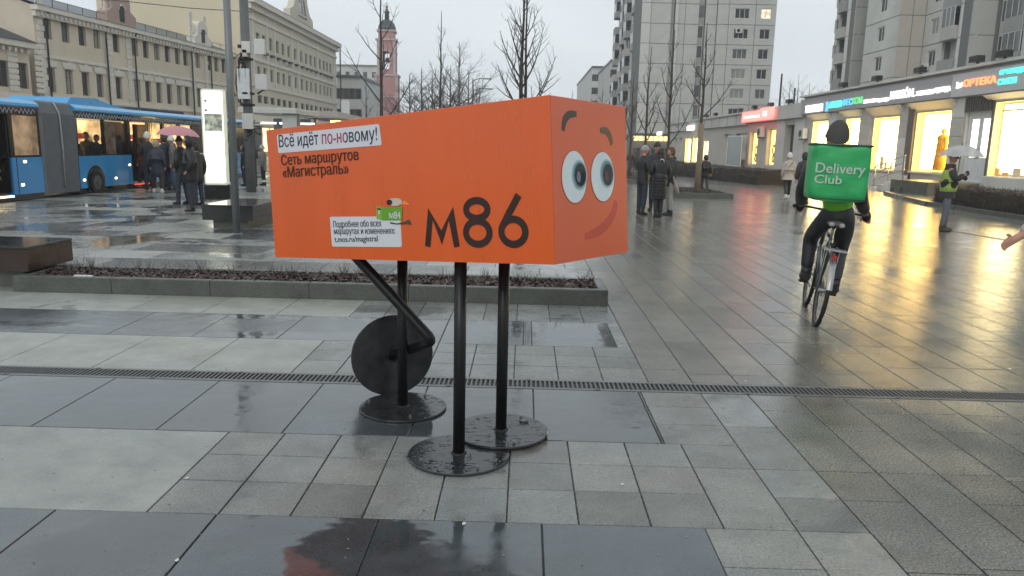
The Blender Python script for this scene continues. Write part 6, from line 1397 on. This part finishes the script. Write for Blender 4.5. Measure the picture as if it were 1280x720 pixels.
    for k in 'LR':
        a_ = V3['an' + k]; q = MB(); q.tube([a_ + Vector((0, -.028 * h, -.018 * h)), a_ + Vector((0, -.015 * h, -.016 * h)), a_ + Vector((0, .03 * h, -.022 * h)), a_ + Vector((0, .075 * h, -.029 * h)), a_ + Vector((0, .1 * h, -.033 * h))], [.022 * h, .031 * h, .031 * h, .027 * h, .014 * h], 8, r2=[.024 * h, .030 * h, .026 * h, .018 * h, .011 * h], ref=Vector((0, 0, 1))); q.tube([a_ + Vector((0, 0, .035 * h)), a_ + Vector((0, 0, -.01 * h))], [.031 * h, .030 * h], 8); q.build('shoe', shoes, t)
    if gloves:
        for k in 'LR': q = MB(); q.ell(hand(k) - (hand(k) - V3['wr' + k]) * .2, .026 * h, .026 * h, .032 * h, 10, 7); q.build('glove', gloves, t)
    kind, hm2 = head
    R_ = (lambda s_, kk=kind: s_); q = MB(); q.M = M0
    if kind in ('hair', 'longhair', 'beanie', 'cap'):
        big_ = {'hair': 1.10, 'longhair': 1.13, 'beanie': 1.27, 'cap': 1.14}[kind]; cut = .48 if kind in ('hair', 'beanie', 'cap') else .5
        def f(p):
            x_, y_, z_ = p
            if kind in ('hair', 'longhair') and y_ > .35 and z_ < .35: return Vector((x_ * .92, y_ * .72, z_))
            return Vector((x_, y_, z_ * (1.12 if kind == 'beanie' else 1.0) - (.32 * max(0, -y_) * (1 - z_) if kind == 'beanie' else 0)))
        q.ell((0, -.003 * h, .006 * h), .047 * h * big_, .056 * h * big_, .067 * h * big_, 18, 12, f, 0, .56 if kind in ('hair',) else (.50 if kind != 'longhair' else .58))
        if kind == 'beanie': q.tube([(math.cos(a_) * .053 * h, math.sin(a_) * .062 * h, .010 * h) for a_ in [k * math.pi / 8 for k in range(17)]], .009 * h, 6, cap=False)
        if kind == 'cap': q.ell((0, .062 * h, .016 * h), .036 * h, .036 * h, .006 * h, 10, 6)
        if kind in ('hair', 'longhair'):
            q.ell((0, -.018 * h, -.012 * h), .048 * h, .044 * h, .055 * h, 14, 9)
            if kind == 'longhair': q.ell((0, -.03 * h, -.055 * h), .052 * h, .034 * h, .075 * h, 14, 9)
        q.build({'hair': 'hair', 'longhair': 'hair', 'beanie': 'knit_hat', 'cap': 'cap'}[kind], hm2, t)
    elif kind == 'hood':
        def f(p):
            x_, y_, z_ = p
            if y_ > .45 and abs(x_) < .75 and -.8 < z_ < .6: return Vector((x_ * .9, .25, z_))
            return Vector((x_, y_, z_))
        q.ell((0, -.006 * h, 0), .064 * h, .074 * h, .083 * h, 18, 12, f, 0, 1); q.build('hood', hm2, t)
    q = MB()
    if scarf: q.tube([V3['nkb'] + Vector((math.cos(a_) * .04 * h, math.sin(a_) * .045 * h, .025 * h)) for a_ in [k * math.pi / 6 for k in range(13)]], .02 * h, 6, cap=False); q.build('collar', scarf, t)
    if extra: extra(t, V3, h)
    return t
def gpx(px, py, z=0): return gnd(px, py, z)
def pp(label, px, pyf, pyt, rz, **k):
    g = gnd(px, pyf + 1.0); zt = atY(px, pyt, g.y).z; hs = {'hood': 1.035, 'beanie': 1.02}.get(k.get('head', ('hair',))[0], 1.01)
    return person(label, g.x, g.y, zt / hs, rad(rz), **k)
GQ = 'people waiting to board the bus'
pp('person in a long navy puffer coat, beige hat and white sneakers at the bus door', 198.5, 240, 173, 10, coat=C_navy, hem=.33, bulk=1.2, pants=C_black, shoes=C_shoew, head=('hood', C_beige), legs='wide', group=GQ)
pp('person in a pale knit hat squeezing toward the open bus door', 188, 236, 165, 35, coat=C_dgrey, head=('beanie', C_white), group=GQ, arms='front')
pp('person in a dark coat and dark hat beside the navy puffer coat', 208.5, 237, 168, 60, coat=C_navy, hem=.42, head=('hair', C_hairb), group=GQ)
pp('person in a patterned grey jacket and light jeans under the pink umbrella', 218.5, 237, 170, 110, coat=mat('grey patterned jacket', (.13, .12, .11), .8, var=.9, vscale=22), pants=C_jeans, head=('beanie', C_white), group=GQ, arms='hold')
pp('person with grey hair partly hidden under the pink umbrella', 213.5, 233, 166, 20, coat=C_dgrey, head=('hair', C_grey), group=GQ)
pp('person in a black jacket and dark jeans looking left, under the umbrella edge', 229.5, 254, 171, 75, coat=C_black, pants=C_djeans, head=('cap', C_black), legs='wide', group=GQ, arms='pockets', shoes=C_shoe)
pp('big person in a black hooded coat nearest to the camera in the bus queue', 240.5, 263, 167, 110, coat=C_black, hem=.42, bulk=1.25, pants=C_djeans, head=('hood', C_black), legs='stand', group=GQ, arms='pockets')
pp('person in a black coat just left of the glowing column', 249, 255, 178, 60, coat=C_black, hem=.4, pants=C_djeans, head=('hair', C_hairb), group=GQ)
pp('person in a dark coat standing inside the bus doorway', 173, 226.5, 163, -100, coat=C_black, hem=.4, head=('hair', C_hairb), group=GQ, z=0)
pp('person in a red brown jacket stepping into the bus', 181, 233, 172, 80, coat=cloth('red brown cloth', (.13, .05, .04)), legs='stride', head=('hair', C_hairb), group=GQ)
pp('person in jeans cut by the left edge beside the rear bus door', -3, 247, 170, 60, coat=C_navy, pants=C_djeans, group=GQ)
GS = 'people standing behind the mast'
pp('person in a dark coat facing the camera right of the mast', 316.5, 232, 176, 165, coat=C_black, hem=.45, head=('hair', C_hairb), legs='wide', group=GS, arms='phone')
pp('person in a dark green coat seen between the pole and the mast', 306, 231, 180, 120, coat=C_green, hem=.38, head=('hood', C_black), group=GS)
pp('person in black beside the right edge of the glowing column', 289.5, 231.5, 176, 180, coat=C_black, hem=.4, head=('hair', C_hairb), legs='stride', group=GS, shoes=C_shoew)
pp('person in a pale coat at the left edge of the orange box', 330, 230, 181, 90, coat=cloth('pale grey coat', (.22, .21, .20)), hem=.38, head=('beanie', C_white), group=GS)
GR = 'group of four people standing right of the box'
def bow(t, V, h):
    q = MB(); c = V['hd'] + Vector((0, -.075 * h, -.075 * h))
    for s_ in (-1, 1): q.tube([c, c + Vector((s_ * .02 * h, -.012 * h, -.01 * h)), c + Vector((s_ * .035 * h, -.008 * h, -.045 * h))], [.006 * h, .007 * h, .004 * h], 6)
    q.build('white_ribbon', C_white, t)
    q = MB()
    z = .70
    q = MB(); q.tube([V['wai'] + Vector((math.cos(a_) * .098 * h, math.sin(a_) * .085 * h, .0)) for a_ in [k * math.pi / 8 for k in range(17)]], .006 * h, 6, cap=False); q.build('belt', mat('grey belt', (.06, .06, .065), .4), t)
    for k in range(8):
        q = MB(); zz = (.585 - k * .042) * h; q.tube([Vector((math.cos(a_) * .104 * h, math.sin(a_) * .088 * h, zz)) for a_ in [j * math.pi / 8 for j in range(17)]], .0125 * h, 6, cap=False, r2=None); q.build('quilted_band', C_black, t)
pp('person in a dark jacket with a white cap, left one of the group', 801, 267, 181, -60, coat=C_black, pants=C_djeans, head=('cap', cloth('white and dark cap', (.3, .3, .3))), legs='wide', group=GR, arms='phone')
pp('person from behind in a long black quilted coat with a white ribbon', 822, 271, 184.5, 5, coat=C_black, hem=.27, bulk=1.08, hemw=1.02, pants=C_black, head=('longhair', C_hairb), legs='close', group=GR, arms='front', extra=bow)
pp('person with curly auburn hair and light trousers facing left in the group', 836, 268, 183, 95, coat=C_dgrey, pants=C_lgrey, head=('hair', C_hairl), group=GR, arms='swing')
pp('tall person in a dark cap behind the quilted coat', 817.5, 262, 177, 150, coat=C_black, head=('cap', C_dgrey), group=GR)
# carried pale bag
g = gnd(836, 269); tb = thing('hand_bag', 'pale pinkish bag hanging beside the quilted coat', 'bag', (g.x + .1, g.y - .15, .0)); za_, zb_ = atY(836, 240, g.y).z, atY(836, 225, g.y).z; q = MB(); q.tube([(-.08, 0, zb_ + .1), (0, 0, (za_ + zb_) / 2), (.06, 0, za_ - .02)], [.03, .10, .07], 10, r2=[.02, .05, .04]); q.build('bag_body', cloth('pale pink fabric', (.36, .29, .27)), tb)
def whitebag(t, V, h): q = MB(); c = V['wrR'] + Vector((.03 * h, 0, -.06 * h)); q.box(c.x - .03 * h, c.y - .05 * h, c.z - .05 * h, c.x + .03 * h, c.y + .05 * h, c.z + .04 * h, .01); q.tube([V['wrR'], c + Vector((0, 0, .04 * h))], .006 * h, 5); q.build('handbag', C_white, t)
pp('person in black hooded coat walking away with a small white bag', 880, 239.5, 192, 5, coat=C_black, hem=.42, hemw=1.2, bulk=1.1, pants=C_dgrey, head=('hood', C_black), legs='stride', group='pedestrians on the right', arms='swing', shoes=C_shoew)
def strap(t, V, h): q = MB(); q.tube([V['shR'] + Vector((-.03 * h, -.085 * h, .02 * h)), V['che'] + Vector((0, -.11 * h, 0)), V['wai'] + Vector((-.08 * h, -.085 * h, 0)), V['pel'] + Vector((-.11 * h, -.02 * h, 0))], .007 * h, 6); q.build('bag_strap', C_brown, t)
pp('person in a cream jacket and black trousers with a white knit hat walking away', 983, 247.5, 190.5, -5, coat=C_cream, bulk=1.15, pants=C_black, head=('beanie', C_white), legs='strideR', shoes=C_shoew, group='pedestrians on the right', extra=strap)
pp('person in a dark coat walking between the cream jacket and the cyclist', 1001.5, 256, 188, 0, coat=C_dgrey, hem=.35, bulk=1.15, pants=C_black, head=('hood', C_dgrey), legs='stride', group='pedestrians on the right')
pp('tiny far person in black beside the box edge', 787, 212, 188, 0, coat=C_black, head=('hair', C_hairb), group='tiny far pedestrians')
pp('tiny far person in a brown jacket beside the far dark one', 793, 211.5, 190, 10, coat=C_brown, group='tiny far pedestrians')
vm = pp('person in a yellow green safety vest and grey jeans under a pale umbrella', 1178.5, 288, 189.5, -110, coat=C_dgrey, sleeves=C_dgrey, hem=.44, bulk=1.1, pants=cloth('washed grey denim', (.10, .11, .125)), shoes=C_boot, head=('cap', C_brown), vest=C_vest, scarf=C_brown, arms='holdboth', legs='wide', gloves=C_black, nod=-.2, yaw=.5)
# umbrellas
def umbrella(label, top, r_, hgt, m, hand_, n=8, tilt=(0, 0), hole=None):
    t = thing('umbrella', label, 'umbrella', top); q = MB(); c = q._v((0, 0, 0)); rings = []
    for j in range(1, 7):
        a_ = j / 6 * 1.15; rr = r_ * math.sin(a_) / math.sin(1.15); zz = -hgt * (1 - math.cos(a_)) / (1 - math.cos(1.15))
        rings.append([q._v((math.cos(2 * math.pi * k / (n * 4)) * rr * (1 - .05 * abs(math.sin(n * math.pi * k / (n * 4)))), math.sin(2 * math.pi * k / (n * 4)) * rr * (1 - .05 * abs(math.sin(n * math.pi * k / (n * 4)))), zz + (.02 * abs(math.sin(n * math.pi * k / (n * 4))) * j / 6))) for k in range(n * 4)])
    for k in range(n * 4): q.face((c, rings[0][k], rings[0][(k + 1) % (n * 4)]), True)
    for a_, b_ in zip(rings, rings[1:]):
        for k in range(n * 4): q.face((a_[k], b_[k], b_[(k + 1) % (n * 4)], a_[(k + 1) % (n * 4)]), True)
    cn = q.build('canopy', m, t)
    for k in range(n):
        q = MB(); a_ = 2 * math.pi * k / n; q.tube([(math.cos(a_) * r_ * s_, math.sin(a_) * r_ * s_, -hgt * (1 - math.cos(s_ * 1.1)) / (1 - math.cos(1.15)) - .012) for s_ in (.05, .35, .65, .98)], .004, 4); q.build('rib', M_steel, t)
    q = MB(); q.tube([(0, 0, .05), (0, 0, 0), Vector(hand_) - Vector(top), Vector(hand_) - Vector(top) - Vector((0, 0, .1))], [.006, .008, .008, .016], 8); q.build('shaft', M_blk, t); t.rotation_euler = (tilt[0], tilt[1], 0); return t
tp_ = atY(222.5, 157.5, 18.9); umbrella('pink umbrella held above the bus queue', tp_, (atY(249, 171, 18.9).x - atY(197, 168, 18.9).x) / 2, .24, mat('pink umbrella cloth', (.55, .24, .27), .6, var=.08, vscale=4), tp_ + Vector((.0, 0, -.65)), tilt=(0, rad(3)))
Yv = vm.location.y; tp_ = atY(1203, 181.5, Yv); umbrella('pale translucent umbrella held by the person in the safety vest', tp_, (atY(1229, 188, Yv).x - atY(1176, 188, Yv).x) / 2, .25, mat('pale translucent umbrella film', (.48, .47, .45), .3, alpha=.8), tp_ + Vector((-.03, .0, -.62)))
# passengers inside the bus: lit inside is built with them
for k, (u, h_) in enumerate(((B(108)[0], 1.62), (B(118)[0], 1.5), (B(141)[0], 1.55), (B(152)[0], 1.48), (B(198)[0], 1.6))):
    person('dark passenger standing behind the lit bus windows, %s from the bellows' % ['nearest', 'second', 'third', 'fourth', 'fifth'][k], -12.4 - .75, 16 + u, h_, rad(90 * k), coat=C_black, head=('hair', C_hairb), z=.18, group='passengers inside the bus')
# person cropped by the right edge: only the forearm reaches into view
hw = atY(1268, 302, 5.2)
pe = person('person in a pale coat cut off by the right edge, one hand in view', hw.x + .52, 5.25, 1.70, rad(0), coat=cloth('pale pinkish coat', (.40, .33, .31)), head=('hair', C_hairb), fingers=True, sub=2, joints=dict(shL=(-.098, 0, .795), elL=(-.165, .0, .70), wrL=(-.46 / 1.70, .0, (hw.z + .03) / 1.70)))
# ================================================================ CYCLIST
M_bframe = mat('dark teal bicycle frame', (.03, .045, .045), .3, coat=.4); M_chrome = mat('scratched silver mudguard', (.36, .36, .36), .35, .6, var=.2, vscale=20); M_saddle = mat('worn grey saddle', (.10, .10, .10), .5)
bk = thing('bicycle', 'dark city bicycle with silver mudguard ridden away by the courier', 'bicycle', (2.78, 7.12, 0)); 
LEAN = rad(7.0); YAW = -math.atan2(.262, 1.0); bk.rotation_euler = Euler((0, LEAN, YAW), 'XYZ')
M_rimd = mat('dull wheel rim', (.10, .10, .10), .45, .6); R_w = .335; WB = 1.03
def tub(parent, name, pts, r_, m, n=10): q = MB(); q.tube(pts, r_, n); return q.build(name, m, parent)
for yw in (0, WB):
    q = MB(); n = 40; q.tube([(0, yw + math.cos(2 * math.pi * k / n) * R_w, R_w + .0 + math.sin(2 * math.pi * k / n) * R_w) for k in range(n + 1)], .021, 8, cap=False); w_o = q.build('wheel', M_tyre, bk)
    q = MB(); q.tube([(0, yw + math.cos(2 * math.pi * k / n) * (R_w - .027), R_w + math.sin(2 * math.pi * k / n) * (R_w - .027)) for k in range(n + 1)], .011, 6, cap=False); q.build('rim', M_rimd, w_o)
    for k in range(20): a_ = 2 * math.pi * k / 20; s_ = .02 if k % 2 else -.02; q = MB(); q.tube([(s_, yw, R_w), (0, yw + math.cos(a_) * (R_w - .03), R_w + math.sin(a_) * (R_w - .03))], .0016, 3); q.build('spoke', M_steel, w_o)
    q = MB(); q.cyl((-.045, yw, R_w), (1, 0, 0), .018, .09, 12); q.build('hub', M_chrome, w_o)
def fend(yw, a0, a1, nm, wid=.028):
    q = MB(); n = 14; rr = R_w + .035; Rr = []
    for k in range(n + 1): a_ = rad(a0 + (a1 - a0) * k / n); d = Vector((0, math.cos(a_), math.sin(a_))); c = Vector((0, yw, R_w)) + d * rr; Rr.append([q._v(c + Vector((x, 0, 0)) - d * (abs(x) * .35)) for x in (-wid, -wid * .5, 0, wid * .5, wid)])
    for a_, b_ in zip(Rr, Rr[1:]):
        for k in range(4): q.face((a_[k], a_[k + 1], b_[k + 1], b_[k]), True)
    return q.build(nm, M_chrome, bk, recalc=False)
fend(0, 60, 170, 'rear_mudguard', .026); fend(WB, -20, 120, 'front_mudguard')
BBp = (0, .44, .29); ST = (0, .25, .80); HT = (0, .80, .86); HB = (0, .85, .68)
for a_, b_, r_ in ((BBp, ST, .016), (ST, HT, .015), (BBp, HB, .019), (HT, HB, .02)): tub(bk, 'frame_tube', [a_, b_], r_, M_bframe)
for s_ in (-1, 1):
    tub(bk, 'chainstay', [(s_ * .03, .40, .29), (s_ * .055, 0, R_w)], .010, M_bframe); tub(bk, 'seatstay', [(s_ * .02, .25, .76), (s_ * .055, 0, R_w)], .009, M_bframe); tub(bk, 'fork_blade', [(s_ * .04, .87, .66), (s_ * .05, WB, R_w)], .012, M_bframe)
tub(bk, 'seat_post', [(0, .25, .80), (0, .225, .93)], .013, M_chrome)
q = MB(); q.ell((0, .17, .955), .085, .12, .035, 16, 8, lambda p: Vector((p.x * (1 if p.y < .1 else .35), p.y * (1 if p.y < 0 else 1.5), p.z))); q.build('saddle', M_saddle, bk)
for s_ in (-1, 1): q = MB(); q.ell((s_ * .045, .065, .95), .028, .02, .022, 8, 6); q.build('saddle_reflector', mat('pale worn saddle corner', (.35, .35, .34), .4), bk)
tub(bk, 'stem', [(0, .79, .86), (0, .80, 1.02)], .013, M_chrome); tub(bk, 'handlebar', [(-.30, .70, 1.04), (-.2, .78, 1.04), (0, .80, 1.03), (.2, .78, 1.04), (.30, .70, 1.04)], .012, M_blk)
for s_ in (-1, 1): tub(bk, 'grip', [(s_ * .30, .70, 1.04), (s_ * .36, .62, 1.035)], .017, M_tyre); tub(bk, 'brake_lever', [(s_ * .26, .75, 1.02), (s_ * .33, .74, 1.0)], .006, M_chrome)
rk = tub(bk, 'rear_rack', [(-.05, .12, .74), (-.055, -.22, .74), (.055, -.22, .74), (.05, .12, .74)], .006, M_chrome)
for s_ in (-1, 1): tub(bk, 'rack_stay', [(s_ * .055, -.1, .74), (s_ * .055, 0, R_w)], .005, M_chrome)
q = MB(); q.box(-.10, -.23, .735, .10, -.10, .75, .003); q.build('rack_plate', M_chrome, bk); q = MB(); q.cyl((0, -.25, .68), (0, 1, 0), .025, .02, 12); q.build('rear_light', mat('red reflector', (.35, .02, .02), .2), bk)
q = MB(); q.cyl((.05, .44, .29), (1, 0, 0), .085, .006, 24); q.build('chainring', M_steel, bk)
PL = Vector((-.12, .58, .31)); PR = Vector((.12, .30, .27))
for s_, P_ in ((-1, PL), (1, PR)): tub(bk, 'crank', [(s_ * .07, .44, .29), (s_ * .085, P_.y, P_.z)], .010, M_chrome); q = MB(); q.box(P_.x - .045, P_.y - .04, P_.z - .012, P_.x + .045, P_.y + .04, P_.z + .012, .003); q.build('pedal', M_blk, bk)
# rider: joints given in the bicycle's own frame (metres) as fractions of body height
Hh = 1.80
fr = lambda x, y, z: (x / Hh, y / Hh, z / Hh)
rj = dict(pel=fr(0.01, .20, 1.04), wai=fr(-.02, .22, 1.18), che=fr(-.07, .27, 1.40), nkb=fr(-.11, .31, 1.55), nk=fr(-.12, .33, 1.61), hd=fr(-.135, .36, 1.72), shL=fr(-.285, .30, 1.50), shR=fr(.095, .30, 1.50), elL=fr(-.335, .36, 1.20), elR=fr(.19, .38, 1.22), wrL=fr(-.30, .64, 1.07), wrR=fr(.31, .64, 1.07), hiL=fr(-.09, .22, .97), hiR=fr(.10, .22, .97), knL=fr(-.145, .56, .76), knR=fr(.14, .50, .70), anL=fr(-.12, .52, .40), anR=fr(.12, .24, .36))
rd = person('cyclist in a lime green jacket, black sleeves and dark grey knit hat', 2.78, 7.12, Hh, 0, coat=C_lime, sleeves=C_black, hem=.53, pants=C_black, shoes=C_shoe, head=('beanie', cloth('dark taupe knit', (.055, .05, .046))), joints=rj, bulk=.93, sub=2, fingers=True, gloves=C_black, scarf=C_lime)
rd.rotation_euler = bk.rotation_euler
# delivery bag on the rider's back
bagc = atY(1050.5, 215.5, 6.98); bw, bh, bd = .49, .50, .33
M_bag = mat('green delivery bag fabric', (.022, .36, .105), .45, var=.14, vscale=5, bump=1.4, bscale=5); M_bagr = mat('grey green bag rim', (.055, .09, .06), .6); M_btx = mat('pale grey bag print', (.42, .55, .47), .5)
dg_ = thing('delivery_bag', 'bright green cube delivery bag worn by the cyclist, reading Delivery Club', 'backpack', bagc, 0); dg_.rotation_euler = (0, rad(1.5), rad(-11))
q = MB(); nx = 10; grid = {}
bmx = bmesh.new(); bmesh.ops.create_cube(bmx, size=1.0); bmesh.ops.subdivide_edges(bmx, edges=bmx.edges, cuts=9, use_grid_fill=True)
rb_ = random.Random(3)
for v in bmx.verts:
    x, y, z = v.co; e_ = .5; k = sum(1 for c in (x, y, z) if abs(abs(c) - .5) < 1e-5); s_ = 1 - .022 * max(0, k - 1)
    bl = .03 * (1 - (2 * x) ** 2) * (1 - (2 * z) ** 2) if abs(abs(y) - .5) < 1e-5 else 0; bl2 = .025 * (1 - (2 * y) ** 2) * (1 - (2 * z) ** 2) if abs(abs(x) - .5) < 1e-5 else 0
    wr = .006 * math.sin(9 * x + 7 * z + 3 * y) + .005 * math.sin(17 * z - 8 * x)
    v.co = Vector(((x * s_ + math.copysign(bl2, x)) * bw, (y * s_ + math.copysign(bl, y)) * bd + bd / 2 + wr * (1 if y < 0 else 0), z * s_ * bh - .02 * (1 - (2 * x) ** 2) * (z < -.45)))
me = bpy.data.meshes.new('bag_body'); bmx.to_mesh(me); bmx.free(); me.materials.append(M_bag)
for p in me.polygons: p.use_smooth = True
link('bag_body', me, dg_)
q = MB(); q.tube([(-bw / 2, 0, bh / 2 - .01), (bw / 2, 0, bh / 2 - .01), (bw / 2, bd, bh / 2 - .01), (-bw / 2, bd, bh / 2 - .01), (-bw / 2, 0, bh / 2 - .01)], .011, 6); q.build('rim', M_bagr, dg_)
for z in (-bh / 2 + .012,): q = MB(); q.tube([(-bw / 2 + .01, 0.0, z), (bw / 2 - .01, 0.0, z)], .008, 6); q.build('piping', M_bagr, dg_)
for s_ in (-1, 1): q = MB(); q.tube([(s_ * .15, bd, bh / 2 - .05), (s_ * .14, bd + .18, bh / 2 - .12), (s_ * .14, bd + .20, -.02), (s_ * .15, bd, -bh / 2 + .1)], .018, 6); q.build('shoulder_strap', C_black, dg_)
def bagtxt(s, x0, x1, z0, z1): 
    me = text_mesh(s, x1 - x0, z1 - z0, .002, .012); me.materials.clear(); me.materials.append(M_btx)
    for v in me.vertices:
        v.co.x += x0; v.co.z += z0; xx, zz = v.co.x / bw, v.co.z / bh; v.co.y += -.03 * (1 - (2 * xx) ** 2) * (1 - (2 * zz) ** 2) * bd - .004 - .006
    link('lettering', me, dg_)
pxm = 6.75 / 957; bagtxt('Delivery', (1021.5 - 1052) * pxm, (1081 - 1052) * pxm, (215.5 - 221) * pxm, (215.5 - 204.5) * pxm); bagtxt('Club', (1021.5 - 1052) * pxm, (1054.5 - 1052) * pxm, (215.5 - 230.5) * pxm, (215.5 - 219.5) * pxm)

# ================================================================ AIR
q = MB(); q.box(-120, -30, -1.2, 140, 330, 60); hz_m = bpy.data.materials.new('thin wet haze'); hz_m.use_nodes = True; hn = hz_m.node_tree; hn.nodes.clear()
pvn = N(hn, 'ShaderNodeVolumePrincipled', inp={'Color': (.93, .96, 1, 1), 'Density': .0011, 'Anisotropy': .2}); ho = N(hn, 'ShaderNodeOutputMaterial'); hn.links.new(pvn.outputs[0], ho.inputs['Volume'])
q.build('haze', hz_m, kind='stuff')
SC.cycles.volume_bounces = 0
